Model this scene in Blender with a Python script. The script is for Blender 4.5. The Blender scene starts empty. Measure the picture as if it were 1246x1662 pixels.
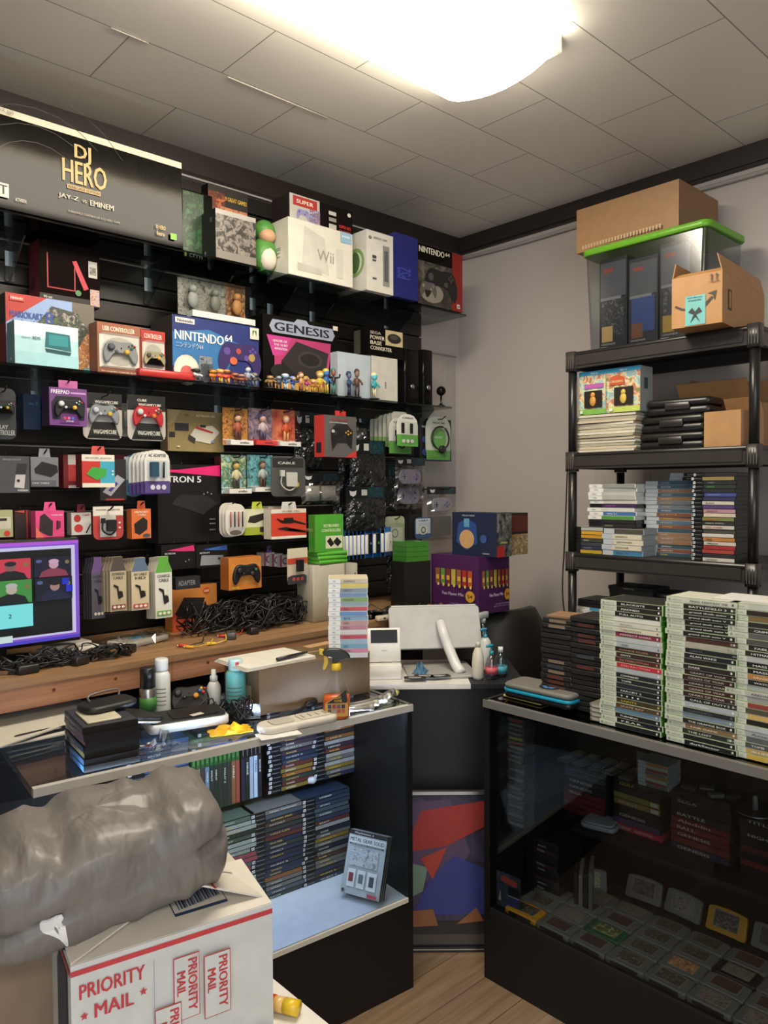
import bpy, math, random
from mathutils import Matrix, Vector, Euler
rnd = random.Random(7)
S = bpy.context.scene
COL = S.collection
D2R = math.pi / 180

# ------------------------------------------------------------------ camera
EYE = Vector((-3.15, -2.8, 1.62))
FPX = 1240.0
cam_d = bpy.data.cameras.new('camera')
cam_d.sensor_fit = 'VERTICAL'; cam_d.sensor_height = 24.0; cam_d.lens = 24.0 * FPX / 1662.0
cam_d.clip_start = 0.02
cam = bpy.data.objects.new('camera', cam_d); COL.objects.link(cam)
CR = Euler((math.radians(90 - 1.8), 0, math.radians(47.3 - 90))).to_matrix() @ Matrix.Rotation(math.radians(-0.34), 3, 'Z')
cam.matrix_world = Matrix.Translation(EYE) @ CR.to_4x4()
S.camera = cam
S.view_settings.view_transform = 'Standard'; S.view_settings.look = 'None'
S.view_settings.exposure = -0.10; S.view_settings.gamma = 1.0
S.view_settings.use_curve_mapping = False
S.cycles.use_denoising = True
S.cycles.max_bounces = 8; S.cycles.transparent_max_bounces = 16
S.cycles.caustics_refractive = False; S.cycles.caustics_reflective = False
S.cycles.sample_clamp_indirect = 4.0

# ------------------------------------------------------------------ world and lights
W = bpy.data.worlds.new('world'); S.world = W; W.use_nodes = True
W.node_tree.nodes['Background'].inputs[0].default_value = (0.8, 0.88, 1.0, 1)
W.node_tree.nodes['Background'].inputs[1].default_value = 1.9
LAMP_POWER = 25.0      # emission strength of the ceiling lamp in view
FILL_LAMP_POWER = 34.0     # added lamp out of view, fills in light from the customers' side
LAMP_COL = (1.0, 0.90, 0.74)
LED_POWER = 70.0
ar = bpy.data.lights.new('unseen_cool_fill', 'AREA'); ar.energy = 16; ar.size = 1.6; ar.size_y = 1.3; ar.shape = 'RECTANGLE'; ar.color = (0.86, 0.93, 1.0)  # added soft fill behind the camera; no window stands there
aro = bpy.data.objects.new('unseen_cool_fill', ar); COL.objects.link(aro)
aro.location = (-4.2, -4.9, 1.7); aro.rotation_euler = (math.radians(88), 0, math.radians(-12))

# ------------------------------------------------------------------ photo measuring: a sight line met with a real plane of the room
def ray(px, py): return (CR @ Vector(((px - 623.0) / FPX, (831.0 - py) / FPX, -1.0))).normalized()
def on_y(px, py, y): d = ray(px, py); return EYE + d * ((y - EYE.y) / d.y)
def on_x(px, py, x): d = ray(px, py); return EYE + d * ((x - EYE.x) / d.x)
def on_z(px, py, z): d = ray(px, py); return EYE + d * ((z - EYE.z) / d.z)

# ------------------------------------------------------------------ materials
MATS = {}
def lin(h):
    h = h.lstrip('#'); c = [int(h[i:i+2], 16) / 255 for i in (0, 2, 4)]
    return tuple(((v / 12.92) if v <= .04045 else ((v + .055) / 1.055) ** 2.4) for v in c) + (1,)
def new_mat(name):
    m = bpy.data.materials.new(name); m.use_nodes = True
    nt = m.node_tree; return m, nt, nt.nodes['Principled BSDF']
def schlick(nt, f0):
    '''reflectance from the viewing angle, the same from both sides of a thin pane'''
    lw = nt.nodes.new('ShaderNodeLayerWeight'); lw.inputs[0].default_value = .5
    pw = nt.nodes.new('ShaderNodeMath'); pw.operation = 'POWER'; pw.inputs[1].default_value = 5.0
    ma = nt.nodes.new('ShaderNodeMath'); ma.operation = 'MULTIPLY_ADD'; ma.inputs[1].default_value = 1 - f0; ma.inputs[2].default_value = f0
    nt.links.new(lw.outputs['Facing'], pw.inputs[0]); nt.links.new(pw.outputs[0], ma.inputs[0]); return ma.outputs[0]
def mat(spec):
    """'#rrggbb' matt, '#rrggbb/g' glossy, '/m' metal, '/e3' glows, '/c' clear tinted plastic; 'art:#a,#b,#c:scale' blotchy small print."""
    if not isinstance(spec, str): return spec
    if spec in MATS: return MATS[spec]
    if spec.startswith('art:'):
        _, cols, sc = (spec.split(':') + ['30'])[:3]; cols = cols.split(',')
        m, nt, b = new_mat('print ' + cols[0]); L = nt.links.new
        tc = nt.nodes.new('ShaderNodeTexCoord'); oi = nt.nodes.new('ShaderNodeObjectInfo')
        ad = nt.nodes.new('ShaderNodeVectorMath'); ad.operation = 'MULTIPLY_ADD'
        ad.inputs[1].default_value = (1, 1, 1)
        mu = nt.nodes.new('ShaderNodeMath'); mu.operation = 'MULTIPLY'; mu.inputs[1].default_value = 9.0
        L(oi.outputs['Random'], mu.inputs[0]); L(tc.outputs['Object'], ad.inputs[0]); L(mu.outputs[0], ad.inputs[2])
        nz = nt.nodes.new('ShaderNodeTexNoise'); nz.inputs['Scale'].default_value = float(sc) * 2.2
        nz.inputs['Detail'].default_value = 5.0; nz.inputs['Roughness'].default_value = .6
        if 'Distortion' in nz.inputs: nz.inputs['Distortion'].default_value = .6
        L(ad.outputs[0], nz.inputs['Vector'])
        cr = nt.nodes.new('ShaderNodeValToRGB'); cr.color_ramp.interpolation = 'LINEAR'
        el = cr.color_ramp.elements; n = len(cols)
        for i, c in enumerate(cols):
            p = 0 if i == 0 else .34 + .32 * (i - 1) / max(1, n - 2) if n > 2 else .5
            e = el[i] if i < 2 else el.new(p)
            e.position = p; e.color = lin(c)
        L(nz.outputs['Fac'], cr.inputs[0]); L(cr.outputs[0], b.inputs['Base Color'])
        b.inputs['Roughness'].default_value = .35
        MATS[spec] = m; return m
    h, _, o = spec.partition('/')
    m, nt, b = new_mat('colour ' + spec.strip('#').replace('/', ' ')); L = nt.links.new
    c = lin(h)
    b.inputs['Roughness'].default_value = .5
    if o.startswith('e'):
        b.inputs['Emission Color'].default_value = c; b.inputs['Emission Strength'].default_value = float(o[1:] or 1)
        b.inputs['Base Color'].default_value = (0, 0, 0, 1)
        MATS[spec] = m; return m
    if o == 'c':
        nt.nodes.remove(b); out = nt.nodes['Material Output']
        tr = nt.nodes.new('ShaderNodeBsdfTransparent'); tr.inputs[0].default_value = c
        gl = nt.nodes.new('ShaderNodeBsdfGlossy'); gl.inputs['Roughness'].default_value = .12
        mx = nt.nodes.new('ShaderNodeMixShader'); L(schlick(nt, .08), mx.inputs[0])
        tc = nt.nodes.new('ShaderNodeTexCoord'); nz = nt.nodes.new('ShaderNodeTexNoise'); nz.inputs['Scale'].default_value = 30
        bp = nt.nodes.new('ShaderNodeBump'); bp.inputs['Strength'].default_value = .35; bp.inputs['Distance'].default_value = .01
        L(tc.outputs['Object'], nz.inputs['Vector']); L(nz.outputs['Fac'], bp.inputs['Height']); L(bp.outputs[0], gl.inputs['Normal'])
        L(tr.outputs[0], mx.inputs[1]); L(gl.outputs[0], mx.inputs[2]); L(mx.outputs[0], out.inputs['Surface'])
        MATS[spec] = m; return m
    tc = nt.nodes.new('ShaderNodeTexCoord'); nz = nt.nodes.new('ShaderNodeTexNoise'); nz.inputs['Scale'].default_value = 24.0
    mx = nt.nodes.new('ShaderNodeMix'); mx.data_type = 'RGBA'
    L(tc.outputs['Object'], nz.inputs['Vector']); L(nz.outputs['Fac'], mx.inputs['Factor'])
    mx.inputs[6].default_value = tuple(v * .86 for v in c[:3]) + (1,); mx.inputs[7].default_value = tuple(min(1, v * 1.12) for v in c[:3]) + (1,)
    L(mx.outputs[2], b.inputs['Base Color'])
    if o == 'g': b.inputs['Roughness'].default_value = .08; b.inputs['Specular IOR Level'].default_value = .13
    if o == 's': b.inputs['Roughness'].default_value = .32
    if o == 'm': b.inputs['Metallic'].default_value = 1; b.inputs['Roughness'].default_value = .28
    MATS[spec] = m; return m

def glass_mat(name, tint, rough=.0, ior=1.5, base=0.0):
    m, nt, b = new_mat(name); nt.nodes.remove(b); out = nt.nodes['Material Output']; L = nt.links.new
    tr = nt.nodes.new('ShaderNodeBsdfTransparent'); tr.inputs[0].default_value = tint
    gl = nt.nodes.new('ShaderNodeBsdfGlossy'); gl.inputs['Roughness'].default_value = rough
    mx = nt.nodes.new('ShaderNodeMixShader')
    L(schlick(nt, .03 + base), mx.inputs[0]); L(tr.outputs[0], mx.inputs[1]); L(gl.outputs[0], mx.inputs[2]); L(mx.outputs[0], out.inputs['Surface'])
    MATS[name] = m; return m
GLASS = glass_mat('clear glass', (.93, .97, .96, 1)); GLASS_D = glass_mat('smoky glass', (.74, .77, .77, 1))
CLEAR = glass_mat('clear plastic', (.96, .97, .97, 1), .05, 1.35, -.01)
ACRYL = glass_mat('cloudy plastic', (.74, .77, .80, 1), .18, 1.45, .08)

# ------------------------------------------------------------------ mesh builder
TEXTS = {}
def text_geo(s, bold):
    k = (s, bold)
    if k not in TEXTS:
        cu = bpy.data.curves.new('t', 'FONT'); cu.body = s; cu.resolution_u = 2; cu.offset = 0
        ob = bpy.data.objects.new('t', cu); COL.objects.link(ob)
        dg = bpy.context.evaluated_depsgraph_get(); dg.update()
        me = bpy.data.meshes.new_from_object(ob.evaluated_get(dg))
        vs = [v.co.copy() for v in me.vertices]; fs = [tuple(p.vertices) for p in me.polygons]
        if bold and len(s) > 0: n = len(vs); v0 = list(vs); f0 = list(fs); vs += [v + Vector((.025 * q, 0, .00015 * q)) for q in (1, 2) for v in v0]; fs += [tuple(i + n * q for i in f) for q in (1, 2) for f in f0]
        bpy.data.objects.remove(ob); bpy.data.curves.remove(cu); bpy.data.meshes.remove(me)
        if vs:
            x0 = min(v.x for v in vs); x1 = max(v.x for v in vs); y0 = min(v.y for v in vs); y1 = max(v.y for v in vs)
            vs = [Vector((v.x - x0, v.y - y0, v.z)) for v in vs]; TEXTS[k] = (vs, fs, x1 - x0, y1 - y0)
        else: TEXTS[k] = ([], [], 1, 1)
    return TEXTS[k]
def smooth_loop(pts, k=4, closed=True):
    out = []; n = len(pts)
    for i in range(n if closed else n - 1):
        p0, p1, p2, p3 = [Vector(pts[j % n]) if closed else Vector(pts[max(0, min(n - 1, j))]) for j in (i - 1, i, i + 1, i + 2)]
        for j in range(k):
            t = j / k
            out.append(.5 * ((2 * p1) + (-p0 + p2) * t + (2 * p0 - 5 * p1 + 4 * p2 - p3) * t * t + (-p0 + 3 * p1 - 3 * p2 + p3) * t ** 3))
    if not closed: out.append(Vector(pts[-1]))
    return out
def rrect(x0, x1, y0, y1, r, n=3):
    out = []
    for cx, cy, a in ((x1 - r, y1 - r, 0), (x0 + r, y1 - r, 90), (x0 + r, y0 + r, 180), (x1 - r, y0 + r, 270)):
        for i in range(n + 1): t = (a + 90 * i / n) * D2R; out.append((cx + r * math.cos(t), cy + r * math.sin(t)))
    return out
PAD = smooth_loop([(-.3, .26), (0, .24), (.3, .26), (.44, .12), (.5, -.12), (.44, -.34), (.34, -.3), (.2, -.1), (0, -.08), (-.2, -.1), (-.34, -.3), (-.44, -.34), (-.5, -.12), (-.44, .12)], 3)
class MB:
    def __init__(s): s.v = []; s.f = []; s.m = []; s.sm = []; s.mats = []; s.X = Matrix()
    def mi(s, m):
        m = mat(m)
        if m not in s.mats: s.mats.append(m)
        return s.mats.index(m)
    def add(s, vs, fs, m, smooth=False):
        o = len(s.v); s.v += [s.X @ Vector(v) for v in vs]; k = s.mi(m)
        for f in fs: s.f.append(tuple(i + o for i in f)); s.m.append(k); s.sm.append(smooth)
        return s
    def box(s, x0, x1, y0, y1, z0, z1, m):
        vs = [(x, y, z) for z in (z0, z1) for y in (y0, y1) for x in (x0, x1)]
        return s.add(vs, [(0, 2, 3, 1), (4, 5, 7, 6), (0, 1, 5, 4), (2, 6, 7, 3), (0, 4, 6, 2), (1, 3, 7, 5)], m)
    def prism(s, pts, z0, z1, m, smooth=False, chamfer=0):
        pts = [Vector((p[0], p[1])) for p in pts]; n = len(pts)
        A = sum(pts[i].x * pts[(i + 1) % n].y - pts[(i + 1) % n].x * pts[i].y for i in range(n))
        if A < 0: pts.reverse()
        rings = [(z0, 0), (z1, 0)]
        if chamfer: rings = [(z0, chamfer), (z0 + chamfer, 0), (z1 - chamfer, 0), (z1, chamfer)]
        vs = []
        for z, c in rings:
            for i in range(n):
                p = pts[i]
                if c:
                    e1 = (pts[i] - pts[i - 1]); e2 = (pts[(i + 1) % n] - pts[i]); t = e1.normalized() + e2.normalized() if e1.length and e2.length else Vector((1, 0))
                    if t.length < 1e-6: t = Vector((1, 0))
                    t.normalize(); p = p + Vector((-t.y, t.x)) * c
                vs.append((p.x, p.y, z))
        k = len(rings)
        fs = [tuple(reversed(range(n))), tuple(range((k - 1) * n, k * n))]
        s.add(vs, fs, m, False); o = len(s.v) - len(vs); q = s.mi(m)
        for r in range(k - 1):
            for i in range(n):
                j = (i + 1) % n; s.f.append((o + r * n + i, o + r * n + j, o + (r + 1) * n + j, o + (r + 1) * n + i)); s.m.append(q); s.sm.append(smooth)
        return s
    def rbox(s, x0, x1, y0, y1, z0, z1, r, m, chamfer=0, n=3): return s.prism(rrect(x0, x1, y0, y1, r, n), z0, z1, m, True, chamfer)
    def lathe(s, prof, m, n=20, cx=0, cy=0):
        vs = [(cx + r * math.cos(2 * math.pi * i / n), cy + r * math.sin(2 * math.pi * i / n), z) for r, z in prof for i in range(n)]
        fs = [(k * n + i, k * n + (i + 1) % n, (k + 1) * n + (i + 1) % n, (k + 1) * n + i) for k in range(len(prof) - 1) for i in range(n)]
        s.add(vs, fs, m, True)
        o = len(s.v) - len(vs); q = s.mi(m)
        if prof[0][0] > 1e-5: s.f.append(tuple(o + i for i in reversed(range(n)))); s.m.append(q); s.sm.append(False)
        if prof[-1][0] > 1e-5: s.f.append(tuple(o + (len(prof) - 1) * n + i for i in range(n))); s.m.append(q); s.sm.append(False)
        return s
    def tube(s, pts, r, m, n=6, cap=True):
        pts = [Vector(p) for p in pts]; vs = []; up = Vector((0, 0, 1)); N = len(pts)
        for i, p in enumerate(pts):
            t = (pts[min(N - 1, i + 1)] - pts[max(0, i - 1)])
            if t.length < 1e-9: t = Vector((1, 0, 0))
            t.normalize(); a = t.cross(up)
            if a.length < .05: a = t.cross(Vector((1, 0, 0)))
            a.normalize(); b = a.cross(t); rr = r[i] if isinstance(r, (list, tuple)) else r
            vs += [p + (a * math.cos(2 * math.pi * k / n) + b * math.sin(2 * math.pi * k / n)) * rr for k in range(n)]
        fs = [(i * n + k, i * n + (k + 1) % n, (i + 1) * n + (k + 1) % n, (i + 1) * n + k) for i in range(N - 1) for k in range(n)]
        if cap: fs += [tuple(reversed(range(n))), tuple(range((N - 1) * n, N * n))]
        return s.add(vs, fs, m, True)
    def ball(s, c, r, m, n=12, k=8):
        r = (r, r, r) if not isinstance(r, (list, tuple)) else r
        vs = [(c[0] + r[0] * math.sin(math.pi * j / k) * math.cos(2 * math.pi * i / n), c[1] + r[1] * math.sin(math.pi * j / k) * math.sin(2 * math.pi * i / n), c[2] - r[2] * math.cos(math.pi * j / k)) for j in range(k + 1) for i in range(n)]
        fs = [(j * n + i, j * n + (i + 1) % n, (j + 1) * n + (i + 1) % n, (j + 1) * n + i) for j in range(k) for i in range(n)]
        return s.add(vs, fs, m, True)
    def text(s, t, x, y, z, h, m, w=None, bold=True, rot=0, center=False):
        vs, fs, tw, th = text_geo(t, bold)
        if not vs: return s
        sy = h / th; sx = (w / tw) if w else h / .72 if th > .5 else sy
        if not w: sx = sy
        c, q = math.cos(rot * D2R), math.sin(rot * D2R); out = []
        for v in vs:
            a, b = v.x * sx - (tw * sx / 2 if center else 0), v.y * sy - (h / 2 if center else 0); out.append((x + a * c - b * q, y + a * q + b * c, z + v.z))
        return s.add(out, fs, m)
    def build(s, name, parent=None, loc=None, rz=0, rot=None):
        me = bpy.data.meshes.new(name); me.from_pydata([tuple(v) for v in s.v], [], s.f)
        for m in s.mats: me.materials.append(m)
        me.polygons.foreach_set('material_index', s.m); me.polygons.foreach_set('use_smooth', s.sm); me.update()
        return link(name, me, parent, loc, rz, rot)
def link(name, me, parent=None, loc=None, rz=0, rot=None):
    o = bpy.data.objects.new(name, me); COL.objects.link(o)
    if parent: o.parent = parent
    if loc is not None: o.location = loc
    o.rotation_euler = rot if rot is not None else (0, 0, rz * D2R)
    return o
def tag(o, label=None, cat=None, group=None, kind=None):
    if label: o['label'] = label
    if cat: o['category'] = cat
    if group: o['group'] = group
    if kind: o['kind'] = kind
    return o
def thing(name, label, cat, loc=(0, 0, 0), rz=0, group=None, rot=None):
    return tag(link(name, None, None, loc, rz, rot), label, cat, group)
def copy_thing(src, label, loc, rz=0, group=None, rot=None):
    c = src.copy(); COL.objects.link(c); c.location = loc; c.rotation_euler = rot if rot is not None else (0, 0, rz * D2R); c['label'] = label
    if group: c['group'] = group
    for ch in src.children:
        d = ch.copy(); COL.objects.link(d); d.parent = c
        for g in ch.children: e = g.copy(); COL.objects.link(e); e.parent = d
    return c

# ------------------------------------------------------------------ printed faces
def face(mb, O, u, v, Wd, H, els, first=0):
    """els in fractions of the face, drawn as thin print on it"""
    u = Vector(u); v = Vector(v); w = u.cross(v); old = mb.X
    mb.X = old @ Matrix(((u.x, v.x, w.x, O[0]), (u.y, v.y, w.y, O[1]), (u.z, v.z, w.z, O[2]), (0, 0, 0, 1)))
    for i, e in enumerate(els):
        z = .0005 * (i + 1 + first); k = e[0]
        if k == 'r': mb.add([(e[1] * Wd, e[2] * H, z), (e[3] * Wd, e[2] * H, z), (e[3] * Wd, e[4] * H, z), (e[1] * Wd, e[4] * H, z)], [(0, 1, 2, 3)], e[5])
        elif k == 'p': mb.add([(a * Wd, b * H, z) for a, b in e[1]], [tuple(range(len(e[1])))], e[2])
        elif k == 'e': mb.add([(e[1] * Wd + e[3] * Wd * math.cos(a * .3927), e[2] * H + e[4] * H * math.sin(a * .3927), z) for a in range(16)], [tuple(range(16))], e[5])
        elif k == 't': mb.text(e[1], e[2] * Wd, e[3] * H, z, e[4] * H, e[5], w=e[6] * Wd if len(e) > 6 and e[6] else None, rot=e[7] if len(e) > 7 else 0, bold=e[8] if len(e) > 8 else True)
        elif k == 'ring':
            a_ = [(math.cos(q * .2618), math.sin(q * .2618)) for q in range(e[6] if len(e) > 6 else 25)]
            a0 = e[7] if len(e) > 7 else 0
            if a0: a_ = [(math.cos(q * .2618 + a0), math.sin(q * .2618 + a0)) for q in range(e[6])]
            ro, ri = e[3] * H, e[4] * H
            mb.add([(e[1] * Wd + c * r, e[2] * H + s_ * r, z) for c, s_ in a_ for r in (ro, ri)], [(2 * j, 2 * j + 2, 2 * j + 3, 2 * j + 1) for j in range(len(a_) - 1)], e[5])
        elif k == 'pad':
            sz = e[3] * Wd; cx, cy = e[1] * Wd, e[2] * H
            mb.add([(cx + p.x * sz, cy + p.y * sz, z) for p in PAD], [tuple(reversed(range(len(PAD))))], e[4])
            mb.f[-1] = tuple(reversed(mb.f[-1]))
            for dx, dy, r in ((-.3, .08, .08), (.3, .08, .035), (.36, .13, .03), (.24, .13, .03), (.3, .18, .03), (.15, -.02, .06)):
                mb.add([(cx + (dx + r * math.cos(a * .785)) * sz, cy + (dy + r * math.sin(a * .785)) * sz, z + .0003) for a in range(8)], [tuple(range(8))], e[5])
    mb.X = old
def carton(mb, w, d, h, body, front=(), left=(), right=(), top=(), sidec=None):
    mb.box(-w / 2, w / 2, -d / 2, d / 2, 0, h, body)
    if front: face(mb, (-w / 2, -d / 2, 0), (1, 0, 0), (0, 0, 1), w, h, front)
    if left: face(mb, (-w / 2, d / 2, 0), (0, -1, 0), (0, 0, 1), d, h, left)
    if right: face(mb, (w / 2, -d / 2, 0), (0, 1, 0), (0, 0, 1), d, h, right)
    if top: face(mb, (-w / 2, -d / 2, h), (1, 0, 0), (0, 1, 0), w, d, top)
def gamepad(mb, w, body, c1='#d8d8d8', c2='#e0b020', t=None):
    """a gamepad lying in the XY plane, facing +Z"""
    t = t or w * .16; mb.prism([p * w for p in PAD], 0, t, body, True, t * .3)
    for x, y, r, h, c in ((-.3, .08, .1, .1, c1), (.15, -.03, .075, .09, c2), (.3, .09, .045, .05, '#2c7a5c'), (.39, .15, .035, .04, '#b02c2c'), (-.14, -.03, .05, .04, c1), (0, .07, .022, .03, '#404040'), (.22, .14, .03, .04, c1), (.32, .19, .03, .04, c1)):
        mb.lathe([(r * w, t), (r * w * .95, t + h * w * .7), (r * w * .5, t + h * w)], c, 10, x * w, y * w)
ORD = ['top', 'second', 'third', 'fourth', 'fifth', 'sixth', 'seventh', 'eighth', 'ninth', 'tenth', 'eleventh', 'twelfth', 'thirteenth', 'fourteenth', 'fifteenth', 'sixteenth', 'seventeenth', 'eighteenth', 'nineteenth', 'twentieth'] 
def ordn(i):
    if i < 20: return ORD[i]
    t = ('twenty', 'thirty', 'forty')[(i + 1) // 10 - 2]; k = (i + 1) % 10
    return t + '-' + ['', 'first', 'second', 'third', 'fourth', 'fifth', 'sixth', 'seventh', 'eighth', 'ninth'][k] if k else {'twenty': 'twentieth', 'thirty': 'thirtieth', 'forty': 'fortieth'}[t]
# ------------------------------------------------------------------ the room
RM_L, RM_B, CEIL = -5.0, -5.3, 2.96
FW = Vector((math.cos(47.3 * D2R), math.sin(47.3 * D2R), 0)); RT = Vector((FW.y, -FW.x, 0))
def gp(px, D, z=0.0): return Vector((EYE.x, EYE.y, z)) + (FW + RT * ((px - 623) / FPX)) * D     # floor-plan point on a sight line
def wall_mat(name, a, b, rough=.6):
    m, nt, bs = new_mat(name); L = nt.links.new
    tc = nt.nodes.new('ShaderNodeTexCoord'); nz = nt.nodes.new('ShaderNodeTexNoise'); nz.inputs['Scale'].default_value = 1.7; nz.inputs['Detail'].default_value = 5
    cr = nt.nodes.new('ShaderNodeMix'); cr.data_type = 'RGBA'; cr.inputs[6].default_value = lin(a); cr.inputs[7].default_value = lin(b)
    L(tc.outputs['Object'], nz.inputs['Vector']); L(nz.outputs['Fac'], cr.inputs['Factor']); L(cr.outputs[2], bs.inputs['Base Color'])
    n2 = nt.nodes.new('ShaderNodeTexNoise'); n2.inputs['Scale'].default_value = 90; bp = nt.nodes.new('ShaderNodeBump'); bp.inputs['Strength'].default_value = .12; bp.inputs['Distance'].default_value = .004
    L(tc.outputs['Object'], n2.inputs['Vector']); L(n2.outputs['Fac'], bp.inputs['Height']); L(bp.outputs[0], bs.inputs['Normal'])
    bs.inputs['Roughness'].default_value = rough; return m
WALL = wall_mat('grey wall paint', '#bdb5af', '#c6beb8')
def ceiling_mat():
    m, nt, bs = new_mat('painted ceiling tile'); L = nt.links.new
    tc = nt.nodes.new('ShaderNodeTexCoord'); br = nt.nodes.new('ShaderNodeTexBrick')
    br.inputs['Scale'].default_value = 1.0; br.inputs['Brick Width'].default_value = .61; br.inputs['Row Height'].default_value = .305
    br.inputs['Mortar Size'].default_value = .0022; br.inputs['Mortar Smooth'].default_value = .3
    br.inputs['Color1'].default_value = lin('#ebe7dc'); br.inputs['Color2'].default_value = lin('#e5e1d6'); br.inputs['Mortar'].default_value = lin('#8d8a80')
    L(tc.outputs['Object'], br.inputs['Vector']); L(br.outputs['Color'], bs.inputs['Base Color'])
    nz = nt.nodes.new('ShaderNodeTexNoise'); nz.inputs['Scale'].default_value = 60; nz.inputs['Detail'].default_value = 4
    mp = nt.nodes.new('ShaderNodeMapping'); mp.inputs['Scale'].default_value = (.3, 1.5, 1); L(tc.outputs['Object'], mp.inputs[0]); L(mp.outputs[0], nz.inputs['Vector'])
    mth = nt.nodes.new('ShaderNodeMath'); mth.operation = 'MULTIPLY_ADD'; mth.inputs[1].default_value = -1.5; L(br.outputs['Fac'], mth.inputs[0]); L(nz.outputs['Fac'], mth.inputs[2])
    bp = nt.nodes.new('ShaderNodeBump'); bp.inputs['Strength'].default_value = .25; bp.inputs['Distance'].default_value = .003; L(mth.outputs[0], bp.inputs['Height']); L(bp.outputs[0], bs.inputs['Normal'])
    bs.inputs['Roughness'].default_value = .42; return m
def plank_mat(name, a, b, c, wid, ln, rough, rot=0):
    m, nt, bs = new_mat(name); L = nt.links.new
    tc = nt.nodes.new('ShaderNodeTexCoord'); mp = nt.nodes.new('ShaderNodeMapping'); mp.inputs['Rotation'].default_value = (0, 0, rot); L(tc.outputs['Object'], mp.inputs[0])
    br = nt.nodes.new('ShaderNodeTexBrick'); br.inputs['Scale'].default_value = 1; br.inputs['Brick Width'].default_value = ln; br.inputs['Row Height'].default_value = wid
    br.inputs['Mortar Size'].default_value = .0015; br.inputs['Color1'].default_value = lin(a); br.inputs['Color2'].default_value = lin(b); br.inputs['Mortar'].default_value = lin(c)
    L(mp.outputs[0], br.inputs['Vector'])
    m2 = nt.nodes.new('ShaderNodeMapping'); m2.inputs['Scale'].default_value = (1.2, 22, 22); L(mp.outputs[0], m2.inputs[0])
    nz = nt.nodes.new('ShaderNodeTexNoise'); nz.inputs['Scale'].default_value = 2.2; nz.inputs['Detail'].default_value = 7; nz.inputs['Roughness'].default_value = .65; L(m2.outputs[0], nz.inputs['Vector'])
    cr = nt.nodes.new('ShaderNodeValToRGB'); cr.color_ramp.elements[0].position = .3; cr.color_ramp.elements[0].color = (.45, .42, .4, 1); cr.color_ramp.elements[1].position = .65; cr.color_ramp.elements[1].color = (1.1, 1.1, 1.1, 1)
    L(nz.outputs['Fac'], cr.inputs[0]); mx = nt.nodes.new('ShaderNodeMix'); mx.data_type = 'RGBA'; mx.blend_type = 'MULTIPLY'; mx.inputs['Factor'].default_value = .75
    L(br.outputs['Color'], mx.inputs[6]); L(cr.outputs[0], mx.inputs[7]); L(mx.outputs[2], bs.inputs['Base Color']); bs.inputs['Roughness'].default_value = rough
    MATS[name] = m; return m
FLOOR = plank_mat('vinyl plank', '#8d755b', '#7c664f', '#3f3328', .15, 1.2, .38)
PINE = plank_mat('pine board', '#a07c58', '#9c7854', '#8a6444', 9, 9, .45)
def struct(name, mb, **k): return tag(mb.build(name, **k), kind='structure')
def bx(x0, x1, y0, y1, z0, z1, m): return MB().box(x0, x1, y0, y1, z0, z1, m)
struct('floor', bx(RM_L - .1, .1, RM_B - .1, .1, -.1, 0, FLOOR))
struct('ceiling', bx(RM_L - .1, .1, RM_B - .1, .1, CEIL, CEIL + .1, ceiling_mat()))
struct('wall_back', bx(RM_L - .1, .1, 0, .1, 0, CEIL, WALL))
struct('wall_right', bx(0, .1, RM_B - .1, 0, 0, CEIL, WALL))
struct('wall_left', bx(RM_L - .1, RM_L, -3.0, 0, 0, CEIL, WALL))
struct('wall_front', bx(-3.2, 0, RM_B - .1, RM_B, 0, CEIL, WALL))
# slatted display panels fixed to the back wall
SX0, SX1, SY = -4.2, -.33, -.034
m_ = MB(); SLAT = mat('#1c1814/s')
m_.box(SX0, SX1, -.016, 0, .55, 2.86, '#0c0b0a')
z = .56; k = 0
while z < 2.84:
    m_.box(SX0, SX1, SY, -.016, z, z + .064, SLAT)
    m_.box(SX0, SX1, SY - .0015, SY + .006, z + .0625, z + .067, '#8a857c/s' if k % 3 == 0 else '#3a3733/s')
    z += .0765; k += 1
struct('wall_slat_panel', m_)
m_ = MB(); m_.box(SX0, 0, -.03, 0, 2.875, CEIL, '#2a211d'); struct('trim_back', m_)
m_ = MB(); m_.box(-.03, 0, RM_B, 0, CEIL - .075, CEIL, '#2a211d'); m_.box(-.022, 0, RM_B, 0, CEIL - .085, CEIL - .075, '#2a211d'); struct('trim_right', m_)
m_ = MB(); m_.tube([(-.015, y, CEIL - .105 - .012 * abs(math.sin(y * 3))) for y in [-i * .12 for i in range(0, 18)]], .009, '#a7a29c', 8)
tag(m_.build('cable_conduit'), 'thin grey painted cable conduit under the dark ceiling trim', 'conduit')
m_ = MB(); m_.box(-.31, -.04, -.008, 0, 1.35, 2.33, '#a9a4a0'); m_.box(-.31, -.302, -.012, 0, 1.35, 2.33, '#8f8a86'); m_.box(-.31, -.04, -.012, 0, 2.322, 2.33, '#8f8a86'); struct('trim_panel', m_)
# two low picture-wire lines of the ceiling: lifted tile seams
m_ = MB()
for a, b in (((370, 125), (560, 175)), ((180, 45), (238, 72))):
    p = on_z(*a, CEIL - .002); q = on_z(*b, CEIL - .002); dx = abs(q.x - p.x) > abs(q.y - p.y)
    if dx: q.y = p.y
    else: q.x = p.x
    m_.tube([p, q], .002, '#cfcabd', 4)
struct('trim_ceiling_seam', m_)

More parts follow.
